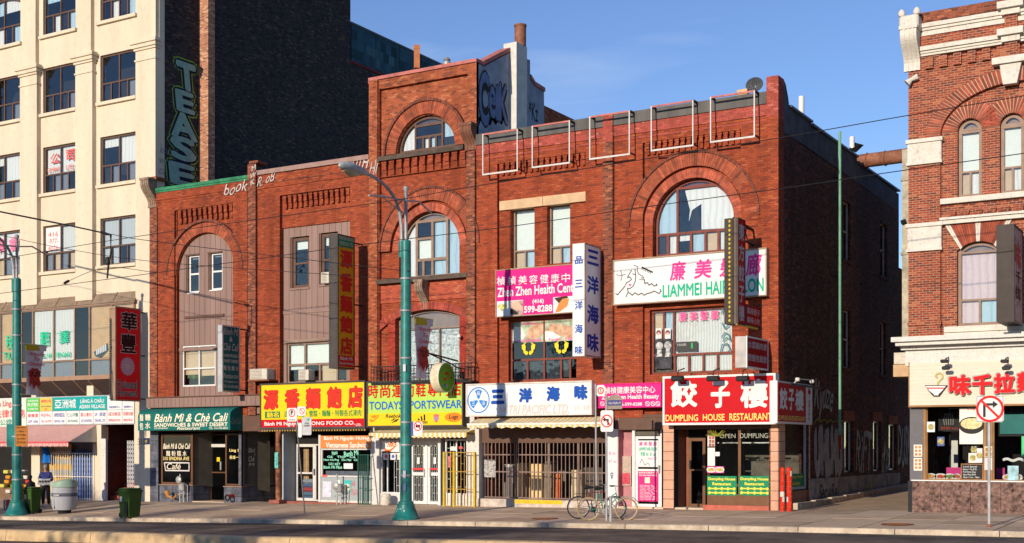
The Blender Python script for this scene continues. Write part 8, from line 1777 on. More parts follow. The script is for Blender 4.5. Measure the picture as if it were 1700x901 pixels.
MB().plate(rectp(cx-w/2+.015, cx+w/2-.015, cz-h/2+.015, cz+h/2-.015), [rectp(cx-w/2+.025, cx+w/2-.025, cz-h/2+.025, cz+h/2-.025)], Y_-.003, Y_-.001).build('border_line', BLACK, o)
# bicycles
def bike(px_r, px_f, py, lab, fc, tyre, seed, wb=1.10, dark=False, off=0):
    xr, yr, zr = hit(px_r, py); d = Vector((CS, SN, 0)); nn = Vector((-SN, CS, 0)); o = Vector((xr, yr+off, G(xr, yr+off)))
    t = thing('bicycle', lab, 'bicycle', tuple(o), 'bicycles locked to the sign post'); r = .34
    P = lambda u, w, h: tuple(o + d*u + nn*w + Vector((0, 0, h)))
    for u, nm in ((0, 'wheel'), (wb, 'wheel')):
        c = P(u, 0, r); w = MB().torus(c, d, Vector((0, 0, 1)), r-.018, .019, 32, 6).build('wheel', tyre, t, smooth=True)
        MB().torus(c, d, Vector((0, 0, 1)), r-.045, .009, 32, 5).build('rim', STEEL, w, smooth=True); m = MB()
        for k in range(14): a = k*2*pi/14; m.tube([P(u+.02*cos(a+.6), .02*(-1)**k, r+.02*sin(a+.6)), P(u+(r-.05)*cos(a), 0, r+(r-.05)*sin(a))], .0022, 3, cap=False)
        m.tube([P(u, -.05, r), P(u, .05, r)], .02, 8); m.build('spokes', STEEL, w)
    bb = (.44, .28); st = (.32, .78); hd = (.80, .80); hb = (.83, .66)
    if seed == 1: lines = [(bb, hb, .016), (bb, st, .016), ((.385, .50), hd, .014), ((0, r), bb, .009), ((0, r), (.35, .68), .009), ((wb, r), hb, .013), (hb, hd, .018)]
    else: lines = [(bb, hb, .015), (bb, st, .015), (st, hd, .014), ((0, r), bb, .009), ((0, r), (.33, .72), .009), ((wb, r), hb, .013), (hb, hd, .018)]
    m = MB()
    for a, b_, rr in lines: m.tube([P(a[0], 0, a[1]), P(b_[0], 0, b_[1])], rr, 8)
    m.build('frame', fc, t, smooth=True)
    MB().tube([P(*(st[0], 0, st[1])), P(.30, 0, .90)], .012, 6).build('seat_post', STEEL, t); m = MB(); m.tube([P(.16, 0, .93), P(.24, 0, .945), P(.34, 0, .94), P(.46, 0, .93)], [.05, .075, .045, .02], 8).build('saddle', BLACK, t, smooth=True)
    m = MB(); m.tube([P(.80, 0, .80), P(.79, 0, .98)], .013, 6); m.tube([P(.66, -.27, 1.0), P(.76, -.24, 1.01), P(.84, -.1, 1.0), P(.84, .1, 1.0), P(.76, .24, 1.01), P(.66, .27, 1.0)], .011, 6); m.build('handlebar', STEEL, t, smooth=True)
    m = MB(); [m.tube([P(.62, s_*.275, 1.0), P(.74, s_*.25, 1.01)], .018, 6) for s_ in (-1, 1)]; m.build('grip', BLACK, t)
    m = MB(); m.torus(P(bb[0], -.05, bb[1]), d, Vector((0, 0, 1)), .075, .012, 20, 4); m.tube([P(bb[0], -.07, bb[1]), P(bb[0], .07, bb[1])], .02, 8); a = Vector((0, 0, 1)); m.add([tuple(Vector(P(bb[0]+.08*cos(k*.52), -.052, bb[1]+.08*sin(k*.52)))) for k in range(12)], [tuple(range(12))]); m.tube([P(bb[0], -.07, bb[1]), P(bb[0]+.06, -.08, bb[1]-.16)], .012, 5); m.tube([P(bb[0], .07, bb[1]), P(bb[0]-.06, .08, bb[1]+.16)], .012, 5); m.build('crankset', STEEL if not dark else IRON, t); m = MB(); m.box(0, .01, 0, .01, 0, .01) if False else m.tube([P(bb[0]+.06, -.08, bb[1]-.16), P(bb[0]+.06, -.17, bb[1]-.16)], .02, 5); m.tube([P(bb[0]-.06, .08, bb[1]+.16), P(bb[0]-.06, .17, bb[1]+.16)], .02, 5); m.build('pedal', BLACK, t)
    m = MB(); m.tube([P(0, -.05, r+.05), P(bb[0], -.05, bb[1]+.08)], .006, 4); m.tube([P(0, -.05, r-.05), P(bb[0], -.05, bb[1]-.08)], .006, 4); m.build('chain', IRON, t)
    if dark: m = MB(); [m.tube([P(-.12, s_*.06, .74), P(.28, s_*.05, .75)], .007, 5) for s_ in (-1, 0, 1)]; [m.tube([P(-.05, s_*.06, .74), P(0, s_*.05, r)], .006, 5) for s_ in (-1, 1)]; [m.tube([P(-.1+k*.1, -.06, .745), P(-.1+k*.1, .06, .745)], .006, 4) for k in range(4)]; m.build('carrier', IRON, t)
    else: m = MB(); m.tube([P(wb+.02+ (r+.03)*cos(a*.17+.2), 0, r+(r+.03)*sin(a*.17+.2)) for a in range(1, 12)], .016, 5).build('mudguard', STEEL, t)
    return t
bike(977, 1041, 864, 'green step-through bicycle with tan tyres, the nearer of the two', mat('green_enamel', (.01, .25, .17), rough=.3, var=.1), mat('tan_tyre', (.45, .30, .13), rough=.8), 1)
bike(951, 1026, 862.5, 'dark red bicycle with black tyres and a carrier behind the green one', mat('maroon_enamel', (.16, .02, .02), rough=.35), mat('black_tyre', (.022, .02, .02), rough=.8), 2, dark=True, off=.35)
x, y, z = hit(1007, 865.5)
t = thing('bike_stand', 'short grey ring post on the pavement under the bicycles', 'bike stand', (x+.15, y-.1, z)); MB().lathe([(.05, 0), (.05, .7), (.02, .72)], x+.12, y+.02, 8, z).build('stand_post', STEEL, t); MB().torus((x+.12, y+.02, z+.55), (CS, SN, 0), (0, 0, 1), .16, .016, 20).build('stand_ring', STEEL, t, smooth=True)
# bins
def wheelie(px, py, lab, px0, px1, pyt, col=(.045, .10, .02), turn=0):
    x, y, z = hit(px, py); H = ZA(px, pyt, y)-z; w = (XA(px1, y)-XA(px0, y))*.56; d = w*1.05; t = thing('wheelie_bin', lab, 'bin', (x, y, z), 'green wheeled bins on the pavement'); Mg = mat('green_bin_plastic', col, rough=.45, var=.1)
    q = lambda s, zz: [(x-w/2*s, y-d/2*s), (x+w/2*s, y-d/2*s), (x+w/2*s, y+d/2*s), (x-w/2*s, y+d/2*s)]
    vs = [(a, b_, z+.04) for a, b_ in q(.78, 0)]+[(a, b_, z+H*.86) for a, b_ in q(.97, 0)]; MB().add(vs, [(3, 2, 1, 0), (4, 5, 6, 7), (0, 1, 5, 4), (1, 2, 6, 5), (2, 3, 7, 6), (3, 0, 4, 7)]).build('body', Mg, t)
    m = MB(); m.cbox(x-w*.54, x+w*.54, y-d*.54, y+d*.54, z+H*.86, z+H*.93, .02); m.cbox(x-w*.50, x+w*.50, y-d*.5, y+d*.48, z+H*.93, z+H, .04); m.build('lid', Mg, t); m = MB(); m.tube([(x-w*.4, y+d*.6, z+H*.92), (x+w*.4, y+d*.6, z+H*.92)], .02, 6).build('handle', Mg, t)
    for s in (-1, 1):
        m = MB(); m.tube([(x+s*w*.36, y+d*.36, z+.10), (x+s*w*.46, y+d*.36, z+.10)], .10, 14).build('wheel', BLACK, t, smooth=True) if turn == 0 else m.tube([(x-w*.42, y-d*.3*s-.03, z+.1), (x-w*.42, y-d*.3*s+.03, z+.1)], .10, 14).build('wheel', BLACK, t, smooth=True)
    MB().box(x+w*.06, x+w*.30, y-d*.5-.0, y-d*.44, z+.02, z+H*.55).build('recess_shade', BLACK, t); MB().box(x-w*.34, x-w*.16, y-d*.5, y-d*.46, z+H*.55, z+H*.72).build('label_plate', WHITE, t); return t  # black block on the front stands for the shade inside a hollow
wheelie(216, 860, 'green wheeled bin alone at the kerb before the cream corner pier', 199, 233, 810, turn=1); wheelie(54, 852.5, 'green wheeled bin squeezed between the far left lamp post and the man', 40, 64, 808)
x, y, z = hit(107, 852)
t = thing('litter_bin', 'round grey litter bin with a pale green slanted lid', 'litter bin', (x, y, z)); r = .47; H = 1.0
GP = mat('grey_bin_plastic', (.36, .37, .40), rough=.5, var=.08, streak=True); n = 24
MB().lathe([(r*.88, .14), (r, .3), (r*1.02, .62), (r*1.0, H), (r*.95, H+.02)], x, y, n, z).build('body', GP, t, smooth=True); MB().lathe([(r*.5, 0), (r*.55, .12), (r*.8, .14)], x, y, 12, z).build('foot', BLACK, t); MB().lathe([(r*1.022, .66), (r*1.028, .67), (r*1.028, .78), (r*1.02, .79)], x, y, n, z).build('band', mat('dark_band', (.10, .11, .13), rough=.5), t, smooth=True)
T('Litter', WHITE, t, x-.02, x+.30, z+.69, z+.76, y-r*1.04, bold=.02); m = MB(); vs = []
for k in range(n): a = 2*pi*k/n; vs.append((x+r*1.05*cos(a), y+r*1.05*sin(a), z+H+.02+.0*cos(a)))
for k in range(n): a = 2*pi*k/n; vs.append((x+r*1.0*cos(a), y+r*1.0*sin(a), z+H+.12+.16*(cos(a-.0)+1)/2))
for k in range(n): a = 2*pi*k/n; vs.append((x+r*.5*cos(a)+.08, y+r*.5*sin(a), z+H+.24+.10*(cos(a)+1)/2))
m.add(vs, [(j*n+k, j*n+(k+1) % n, (j+1)*n+(k+1) % n, (j+1)*n+k) for j in range(2) for k in range(n)]+[tuple(range(n))[::-1], tuple(range(2*n, 3*n))]).build('lid', mat('pale_green_lid', (.30, .42, .33), rough=.5), t, smooth=True); m = MB(); [m.box(x+s*r*.0-.004, x+.004, y-r*1.03, y-r*.9, z+.2, z+.62) for s in (1,)]; m.build('seam', BLACK, t)
# bollards, column, meters, planter
for px0, px1, l in ((1294.5, 1303.5, 'left one of two chipped red and white pipe bollards at the alley corner'), (1305.3, 1315.5, 'right one of two chipped red and white pipe bollards at the alley corner')):
    x = XA((px0+px1)/2, -.35); z = G(x, -.35); t = thing('bollard', l, 'bollard', (x, -.35, z), 'red pipe bollards at the corner'); r = (XA(px1, -.35)-XA(px0, -.35))*.43
    MB().lathe([(r, -.1), (r, 1.30), (r*.9, 1.34), (r*.4, 1.36)], x, -.35, 14, z).build('pipe', brick('chipped_red_paint', (.62, .035, .015), (.55, .03, .01), (.62, .55, .48), (.6, .5, .45), pd=.5, pl=.10, w=.17, h=.16, mw=.002, stain=.1) if 'chipped_red_paint' not in MATS else MATS['chipped_red_paint'], t, smooth=True)
x = XA(462.5, -.3); z = G(x, -.3); t = thing('porch_column', 'rusty round column with a teal flyer before the recessed noodle shop entrance', 'column', (x, -.3, z)); MB().lathe([(.115, 0), (.115, 3.15), (.14, 3.16), (.14, 3.25)], x, -.3, 16, z).build('shaft', mat('peeling_brown_paint', (.32, .13, .07), rough=.8, var=.6, sc=4, dirt=.5), t, smooth=True); BX('foot', mat('red_step', (.30, .10, .075)), t, x-.28, x+.24, -.55, -.1, z, z+.14); zz = ZA(462, 777, -.42); BX('flyer', mat('teal_flyer', (.15, .5, .45), var=.5, sc=9), t, x-.09, x+.09, -.43, -.42, zz, zz+.62)
def meter(px, lab, s=1.0, red=False):
    x = XA(px, -.25); z = G(x, -.25); t = thing('gas_meter', lab, 'gas meter', (x, -.25, z)); Mg = mat('meter_grey', (.38, .38, .37), rough=.5, metal=.3, var=.2, dirt=.3)
    MB().cbox(x-.05, x+.24, -.4, -.15, z+.45, z+.78, .05).build('meter_box', Mg, t); m = MB(); m.tube([(x+.02, -.34, z-.05), (x+.02, -.34, z+.9), (x+.02, -.34, z+1.15)], .028, 8); m.tube([(x+.18, -.3, z+.0), (x+.18, -.3, z+.5)], .025, 8); m.tube([(x-.12, -.3, z+.3), (x+.02, -.34, z+.33), (x+.2, -.3, z+.36)], .03, 8); m.tube([(x+.3, -.2, z), (x+.32, -.22, z+.7), (x+.2, -.25, z+.72)], .02, 6); m.build('pipework', Mg, t, smooth=True)
    n = 18; vs = [(x+.0+.15*cos(2*pi*k/n), -.42, z+.92*s+.15*sin(2*pi*k/n)) for k in range(n)]+[(x+.15*cos(2*pi*k/n), -.36, z+.92*s+.15*sin(2*pi*k/n)) for k in range(n)]+[(x+.06*cos(2*pi*k/n), -.47, z+.92*s+.06*sin(2*pi*k/n)) for k in range(n)]
    MB().add(vs, [(k, (k+1) % n, n+(k+1) % n, n+k) for k in range(n)]+[(k, (k+1) % n, 2*n+(k+1) % n, 2*n+k) for k in range(n)]+[tuple(range(n, 2*n)), tuple(range(2*n, 3*n))]).build('regulator', Mg, t, smooth=True)
    return t
t = meter(301, 'grey gas meter with a round regulator against the tiled bulkhead'); x = XA(281, -.3); z = G(x, -.3); m = MB(); m.tube([(x-.1, -.35, z+.45), (x, -.33, z+.22), (x+.25, -.3, z+.15), (x+.4, -.28, z+.3)], [.1, .06, .035, .035], 8).build('vent_hose', mat('orange_hose', (.55, .22, .04), rough=.5), t, smooth=True)
meter(561, 'gas meter and pipes under the sandwich shop window', .75)
x = XA(379, -.25); z = G(x, -.25); t = thing('hydrant_valve', 'small red and black pipe valve at the foot of the tiles by the entrance', 'valve', (x, -.2, z)); MB().torus((x, -.3, z+.2), (1, 0, 0), (0, 0, 1), .11, .035, 16).build('valve_wheel', BLACK, t, smooth=True); m = MB(); m.tube([(x+.06, 0, z+.28), (x+.06, -.3, z+.28)], .06, 8).build('valve_body', paintm((.5, .05, .04)), t, smooth=True)
x = XA(641, -.45); z = G(x, -.45); t = thing('concrete_planter', 'worn white round concrete block beside the sportswear window', 'planter', (x, -.45, z)); MB().lathe([(.16, 0), (.19, .08), (.19, .36), (.15, .42), (.05, .43)], x, -.45, 16, z).build('drum', mat('worn_white_concrete', (.62, .56, .48), var=.2, sc=8, dirt=.5, bump=.3), t, smooth=True)
# side gates
def gate(name, lab, px0, px1, pyt, pyb, Y, posts, m_, nb, rails, pw_=.035, mb2=None):
    x0, x1, z0, z1 = pr(px0, pyt, px1, pyb, Y); t = thing(name, lab, 'gate', ((x0+x1)/2, Y, z0))
    for p in posts: xx = lerp(x0, x1, p); BX('gate_post', m_, t, xx-pw_, xx+pw_, Y-pw_, Y+pw_, z0, z1)
    for k in range(1, nb): xx = lerp(x0, x1, k/nb); BX('bar', mb2 or m_, t, xx-.011, xx+.011, Y-.01, Y+.01, z0+.05, z1-.02)
    for p in rails: zz = lerp(z0, z1, p); BX('rail', mb2 or m_, t, x0, x1, Y-.024, Y-.011, zz-.016, zz+.016)
    return t
gate('iron_gate', 'dark green barred gate folded open beside the sandwich window', 595, 614, 754, 838, -.25, (0, .85), mat('green_iron', (.02, .10, .07), rough=.5, dirt=.3), 6, (.02, .33, .55, .99), .022)
gate('iron_gate', 'yellow rusty barred gate folded open beside the white doors', 737.5, 788, 750, 841, -.45, (0, .33, 1), mat('yellow_iron', (.60, .40, .02), rough=.6, dirt=.4, sc=6), 9, (.01, .32, .64, .99), .04, mat('rusty_yellow_iron', (.40, .24, .05), rough=.7, dirt=.5, sc=6))
# air conditioners
def aircon(px0, px1, pyt, pyb, Y, lab, dep=.35, shelf=False):
    x0, x1, z0, z1 = pr(px0, pyt, px1, pyb, Y); t = thing('air_conditioner', lab, 'air conditioner', ((x0+x1)/2, Y, z0)); BX('case', mat('aircon_case', (.60, .56, .48), rough=.5, var=.1, dirt=.2), t, x0, x1, Y, Y+dep, z0, z1, c=.02)
    n = 7
    for k in range(n): z = lerp(z0, z1, (k+.8)/(n+.6)); BX('louvre', mat('aircon_louvre', (.32, .28, .24), rough=.5), t, x0+.05, x0+(x1-x0)*.72, Y-.008, Y-.001, z-.012, z+.012)
    if shelf: BX('shelf', RUST, t, x0-.05, x1+.15, Y-.05, .0, z0-.06, z0-.005); MB().tube([(x1+.1, 0, z0-.03), (x1+.12, 0, z0+.6)], .02, 5).build('shelf_brace', RUST, t)
    return t
aircon(414, 443, 612, 630, -.5, 'boxy air conditioner on a rusty shelf between the two brick shops', .48, True); aircon(532.5, 546, 451.5, 470, -.05, 'small air conditioner in the upper brown window by the yellow blade sign'); aircon(495, 512, 613.5, 631, -.15, 'air conditioner in the lower window right above the noodle sign', .4)
# iron balcony rail before the lower tower window
bt = thing('balcony_rail', 'black wrought iron balcony railing with scrolls behind the sportswear sign', 'railing', (XA(698, -.8), -.8, ZA(698, 632, -.8)))
Yb = -.5; x0, x1, z0, z1 = XA(616, Yb), XA(782, Yb), ZA(700, 634, Yb), ZA(700, 605, Yb); BX('rail', IRON, bt, x0, x1, Yb-.02, Yb+.02, z1-.04, z1); BX('rail', IRON, bt, x0, x1, Yb-.015, Yb+.015, z0, z0+.03); m = MB(); n = 34
for k in range(n+1): x = lerp(x0, x1, k/n); (MB().tube([(x, Yb, z0), (x, Yb, z1+(.12 if k % 8 == 0 else -.02))], .014, 5)).build('baluster', IRON, bt)
for k in range(n): x = lerp(x0, x1, (k+.5)/n); m.torus((x, Yb, lerp(z0, z1, .72)), (1, 0, 0), (0, 0, 1), .05, .008, 12, 4); m.torus((x, Yb, lerp(z0, z1, .3)), (1, 0, 0), (0, 0, 1), .04, .008, 12, 4)
m.build('scrollwork', IRON, bt, kind='stuff')
for x in (x0+.05, x1-.05): MB().tube([(x, Yb, z1), (x, .0, z1)], .015, 5).build('rail_return', IRON, bt)
BX('balcony_floor', IRON, bt, x0, x1, Yb, .0, z0-.06, z0-.01)
x = XA(763, -.1); z = ZA(763, 560, -.1); t = thing('wall_lamp', 'tiny white lamp on a curled arm beside the lace windows', 'lamp', (x, -.1, z)); MB().tube([(x+.2, .04, z+.35), (x+.1, -.15, z+.38), (x, -.15, z+.12)], .01, 5).build('arm', IRON, t); MB().lathe([(.02, .12), (.07, .06), (.07, 0), (.02, -.05)], x, -.15, 8, z).build('lamp_head', WHITE, t, smooth=True)
# empty sign frames along the parapet
FR = mat('frame_white_paint', (.62, .58, .56), rough=.5, var=.1, dirt=.25)
for k, (a, b_, t0, t1, b0, b1, w) in enumerate(((802, 859, 223, 213, 291, 284, 'leftmost empty white sign frame on the parapet, beside the tower'), (884, 945.5, 209, 199.5, 279.5, 271, 'second empty sign frame from the tower'), (979.5, 1045, 194, 182.5, 266, 256.5, 'middle empty sign frame, crossing the dark brick pilaster'), (1081.5, 1150.5, 176, 166, 251, 243, 'fourth empty sign frame, above the left of the big arch'), (1180, 1252.5, 161, 149.5, 238, 227, 'rightmost empty sign frame, below the satellite dish'))):
    Y = -.42; x0, x1 = XA(a, Y), XA(b_, Y); z1 = (ZA(a, t0, Y)+ZA(b_, t1, Y))/2; z0 = (ZA(a, b0, Y)+ZA(b_, b1, Y))/2; t = thing('empty_sign_frame', w, 'sign frame', ((x0+x1)/2, Y, z0), 'empty frames on the parapet'); h = .02
    for q in ((x0-h, x0+h, z0, z1), (x1-h, x1+h, z0, z1)): BX('frame_bar', FR, t, q[0], q[1], Y-h, Y+h, q[2], q[3])
    BX('frame_bar', FR, t, x0+h, x1-h, Y-h, Y+h, z0, z0+.056); BX('frame_bar', PINKC, t, x0+h, x1-h, Y-h, Y+h, z1-.05, z1+.006)
    for x in (x0, x1): BX('arm', IRON, t, x-.03, x+.03, Y+h+.001, .2, z1-.04, z1+.02); BX('arm', IRON, t, x-.02, x+.02, Y+h+.001, -.0, z0+.06, z0+.1)
# roof things
t = thing('satellite_dish', 'round grey satellite dish on the roof edge by the corner pier', 'satellite dish', (XA(1252, .8), .8, 13.3)); x, z = XA(1252, .8), ZA(1252, 140, .8); n = 20; vs = [(x, .8+.18, z)]
for k in range(n): vs.append((x+.30*cos(2*pi*k/n), .8+.02, z+.24*sin(2*pi*k/n)))
MB().add(vs, [(0, 1+k, 1+(k+1) % n) for k in range(n)]+[(0, 1+(k+1) % n, 1+k) for k in range(n)]).build('dish', mat('dish_grey', (.16, .17, .19), rough=.5), t, norm=False); MB().tube([(x, .95, z), (x-.05, 1.0, z-.45)], .03, 6).build('mount', STEEL, t); MB().tube([(x, .8, z-.2), (x, .5, z)], .012, 5).build('feed_arm', STEEL, t); BX('ballast', STONE, t, x-.55, x-.2, .7, .9, z-.3, z-.12)
def vent(px, pyt, pyb, Y, lab, m_=None): x = XA(px, Y); z1, z0 = ZA(px, pyt, Y), ZA(px, pyb, Y); t = thing('roof_vent', lab, 'vent pipe', (x, Y, z0), 'vent pipes on the corner roof'); MB().lathe([(.1, 0), (.1, z1-z0), (.07, z1-z0+.01)], x, Y, 10, z0).build('vent_pipe', m_ or WHITE, t, smooth=True); return t
vent(1330.5, 160, 195, 3.2, 'white roof vent pipe nearer the street on the corner building'); t = vent(1414.5, 227, 262, 9.5, 'white roof vent pipe further back, beside a small black hood'); x = XA(1421, 9.5); z = ZA(1421, 240, 9.5); MB().add([(x-.2, 9.3, z-.2), (x+.2, 9.3, z-.05), (x+.25, 9.7, z), (x-.25, 9.7, z+.2), (x, 9.5, z-.3)], [(0, 1, 2, 3), (0, 4, 1), (1, 4, 2), (2, 4, 3), (3, 4, 0)]).build('vent_hood', BLACK, t)
X_ = xe1+.22; t = thing('conduit_pole', 'tall thin pale green pole standing along the dark alley wall', 'pole', (X_, YA(1394, X_), 2)); y = YA(1394, X_); z1, z0 = ZS(1394, 218, X_), ZS(1394, 722, X_); MB().tube([(X_, y, z0), (X_, y, z1)], .055, 8).build('pole_shaft', mat('pale_green_paint', (.20, .42, .30), rough=.5, var=.15), t, smooth=True); MB().tube([(X_, y, z0-.5), (X_, y, z0)], .05, 8).build('pole_foot', paintm((.4, .03, .02)), t)
for z in (4.5, 8, 11.5): MB().box(xe1, X_, y-.03, y+.03, z, z+.05).build('pole_clip', IRON, t)
# alley kerb
for k in range(9):
    y0 = 1.2+k*1.7; kb = MB().cbox(xe1+.05, xe1+.32, y0, y0+1.68, -.4, G(xe1, y0)+.16, .02).build('alley_kerb', KERBM, None); kb['kind'] = 'structure'
# overhead wires
def wire(pts, Y0, Y1, r, lab, n=6, name='overhead_wire'):
    P = []; N = len(pts)
    a, b_ = pts[0][0], pts[-1][0]
    for px, py in pts: Y = lerp(Y0, Y1, (px-a)/(b_-a)); P.append(Vector((XA(px, Y), Y, ZA(px, py, Y))))
    Q = []
    for i in range(len(P)-1):
        p0, p1, p2, p3 = P[max(i-1, 0)], P[i], P[i+1], P[min(i+2, len(P)-1)]
        for k in range(n):
            u = k/n; Q.append(.5*((2*p1)+(p2-p0)*u+(2*p0-5*p1+4*p2-p3)*u*u+(3*p1-p0-3*p2+p3)*u**3))
    Q.append(P[-1]); o = MB().tube(Q, r, 5).build(name, mat('wire_black', (.02, .02, .022), rough=.6), loc=tuple(P[0])); tag(o, lab, 'wire', 'overhead wires'); return o
wire([(-150, 455), (0, 430), (230, 392), (630, 336), (770, 312), (1060, 265.7), (1292, 229), (1510, 191), (1900, 125)], -7, -7, .012, 'highest long wire, crossing the sky before the alley and the upper right windows')
wire([(-150, 508), (0, 487), (249, 454), (600, 406), (830, 378), (1060, 345), (1330, 308), (1470, 287), (1900, 226)], -7, -7, .012, 'second long wire, running below the highest one across all brick fronts')
wire([(-150, 320), (0, 352), (170, 385.5), (260, 401), (640, 446), (669, 448)], -7, -6.25, .012, 'wire dropping rightward to the lamp post, the upper of the two')
wire([(-150, 358), (0, 390), (106, 412), (260, 434.5), (614, 460), (669, 463)], -7, -6.25, .010, 'wire dropping rightward to the lamp post, the lower of the two')
wire([(-150, 320.5), (0, 351), (100, 371), (172, 386.5)], -7.1, -7.1, .028, 'thick black feeder cable ending at the insulator before the cream building')
wire([(112, 467), (174, 444), (249, 451), (262, 453)], -7.1, -7.1, .010, 'short thin span wire below the insulator')
t = thing('wire_hanger', 'black insulator hanger dangling from the thick cable before the cream building', 'insulator', (XA(180, -7.1), -7.1, 7)); W_ = lambda px, py: (XA(px, -7.1), -7.1, ZA(px, py, -7.1)); m = MB(); m.tube([W_(168, 385), W_(176, 388), W_(184, 390), W_(184, 420), W_(180, 440), W_(178, 462)], [.05, .06, .04, .03, .04, .03], 6).build('hanger_rod', BLACK, t, smooth=True); MB().lathe([(.06, -.14), (.09, -.1), (.09, .1), (.06, .14)], W_(179, 433)[0], -7.1, 8, W_(179, 433)[2]).build('insulator', BLACK, t); MB().tube([W_(107, 470), W_(114, 466)], .05, 6).build('clamp', BLACK, t)
# white roof lettering and spray on the brick
def spray(lab, s, px0, px1, pt0, pb0, Y, m_, slope=0, bold=.0, shear=.1):
    g = thing('graffiti_tag', lab, 'graffiti', (XA(px0, Y), Y, ZA(px0, pb0, Y))); T(s, m_, g, XA(px0, Y), XA(px1, Y), ZA((px0+px1)/2, pb0, Y), ZA((px0+px1)/2, pt0, Y), Y-.003, bold=bold, shear=shear, warp=wave); return g
SPW = mat('white_spray', (.50, .45, .43), rough=.8, var=.2)
spray('white spray letters book just under the green roof edge', 'book', 373, 411, 302, 320, -.045, SPW, bold=0); spray('white scrawl right of the parapet pier on the brick shop', 'R. oB', 428, 456, 289, 305, -.04, SPW); spray('white vertical scrawl on the parapet pier between the brick shops', 'M\nW\nK', 415, 426, 274, 306, -.123, SPW, bold=.02); spray('white letters at the roof edge left of the tower', 'MUTH', 573, 612, 264, 283, -.04, SPW, bold=.02); spray('white letters on the tower pilaster at roof level', 'Hi', 614, 627, 266, 290, -.085, SPW, bold=.01)
X1 = xc1+.003; g = thing('graffiti_piece', 'navy bubble graffiti on the grey blue tower side wall', 'graffiti', (X1, 1.5, 14))
for s_, a, b_, t_, bt in (('C', 795, 812, 118, 208), ('e', 812, 823, 142, 196), ('l', 823, 830, 142, 200), ('K', 829, 843, 140, 204)): y0, y1 = YA(a, X1), YA(b_, X1); z1, z0 = ZS((a+b_)/2, t_, X1), ZS((a+b_)/2, bt, X1); T(s_, PK, g, y0-.05, y1+.05, z0-.08, z1+.08, X1, 'S', bold=.14); T(s_, mat('graffiti_blue_grey', (.14, .20, .36), var=.2), g, y0, y1, z0, z1, X1+.003, 'S', bold=.03)
m = MB(); stroke(m, [(YA(794+k*2.4, X1), ZS(794+k*2.4, 205-10*abs(sin(k*.8)), X1)) for k in range(20)], .16, X1, X1+.002, 'S'); m.build('outline', PK, g)
g = thing('graffiti_tag', 'black star scribble on the stack and wall of the tower', 'graffiti', (X1, 3.8, 15)); T('*Kz', PK, g, YA(862, X1+.0), YA(878, X1), ZS(870, 190, X1), ZS(870, 165, X1), chx+.003, 'S', bold=.01) if False else T('*Kz', PK, g, YA(878, X1), YA(893, X1), ZS(885, 200, X1), ZS(885, 168, X1), X1, 'S', bold=.02)
# people
SKIN = mat('skin', (.42, .23, .15), rough=.6, var=.05); JK = mat('navy_jacket', (.035, .045, .16), rough=.8, var=.2, sc=8); TR = mat('dark_trousers', (.02, .02, .025), rough=.8); NEWS = mat('newspaper', (.42, .43, .45), rough=.8, var=.4, sc=20)
def body(joints, edges, mat_, parent, name, sub=2):
    me = bpy.data.meshes.new(name); me.from_pydata([j[0] for j in joints], edges, []); o = bpy.data.objects.new(name, me); COL.objects.link(o)
    sk = o.modifiers.new('skin', 'SKIN'); sk.use_smooth_shade = True
    for v, j in zip(me.skin_vertices[0].data, joints): v.radius = j[1] if isinstance(j[1], tuple) else (j[1], j[1])
    me.skin_vertices[0].data[0].use_root = True
    su = o.modifiers.new('sub', 'SUBSURF'); su.levels = sub; su.render_levels = sub
    dg = bpy.context.evaluated_depsgraph_get(); dg.update(); m2 = bpy.data.meshes.new_from_object(o.evaluated_get(dg)); bpy.data.objects.remove(o); off = origin(parent)
    for v in m2.vertices: v.co -= off
    m2.materials.clear(); m2.materials.append(mat_); r = bpy.data.objects.new(name, m2); COL.objects.link(r); r.parent = parent; return r
x, y, z = hit(76, 841)
p = thing('person', 'man in a navy jacket and dark trousers standing and holding a newspaper', 'person', (x, y, z))
V = lambda a, b_, c: (x+a, y+b_, z+c)
# head, neck and hands with the body hidden under clothes: one continuous figure
J = [(V(0, 0, .92), (.15, .11)), (V(0, 0, 1.15), (.15, .11)), (V(0, 0, 1.36), (.16, .10)), (V(0, -.01, 1.46), .055), (V(0, -.02, 1.53), .06), (V(0, -.03, 1.60), (.075, .09)), (V(0, -.03, 1.68), (.07, .085)),
     (V(-.18, 0, 1.38), .055), (V(-.25, -.05, 1.12), .045), (V(-.12, -.28, 1.06), .035), (V(-.05, -.33, 1.07), .025), (V(.18, 0, 1.38), .055), (V(.26, -.05, 1.12), .045), (V(.14, -.27, 1.08), .035), (V(.07, -.33, 1.09), .025),
     (V(-.09, 0, .86), .08), (V(-.10, -.02, .5), .055), (V(-.11, .02, .1), .04), (V(-.12, -.1, .05), .04), (V(.09, 0, .86), .08), (V(.11, -.02, .5), .055), (V(.12, .02, .1), .04), (V(.14, -.1, .05), .04)]
E_ = [(0, 1), (1, 2), (2, 3), (3, 4), (4, 5), (5, 6), (2, 7), (7, 8), (8, 9), (9, 10), (2, 11), (11, 12), (12, 13), (13, 14), (0, 15), (15, 16), (16, 17), (17, 18), (0, 19), (19, 20), (20, 21), (21, 22)]
body(J, E_, SKIN, p, 'body')
body([(V(0, 0, .90), (.185, .135)), (V(0, 0, 1.15), (.18, .14)), (V(0, 0, 1.36), (.175, .12)), (V(0, 0, 1.44), (.08, .08)), (V(-.19, 0, 1.38), .075), (V(-.26, -.04, 1.12), .065), (V(-.14, -.26, 1.06), .05), (V(.19, 0, 1.38), .075), (V(.27, -.04, 1.12), .065), (V(.16, -.25, 1.08), .05)], [(0, 1), (1, 2), (2, 3), (2, 4), (4, 5), (5, 6), (2, 7), (7, 8), (8, 9)], JK, p, 'jacket')
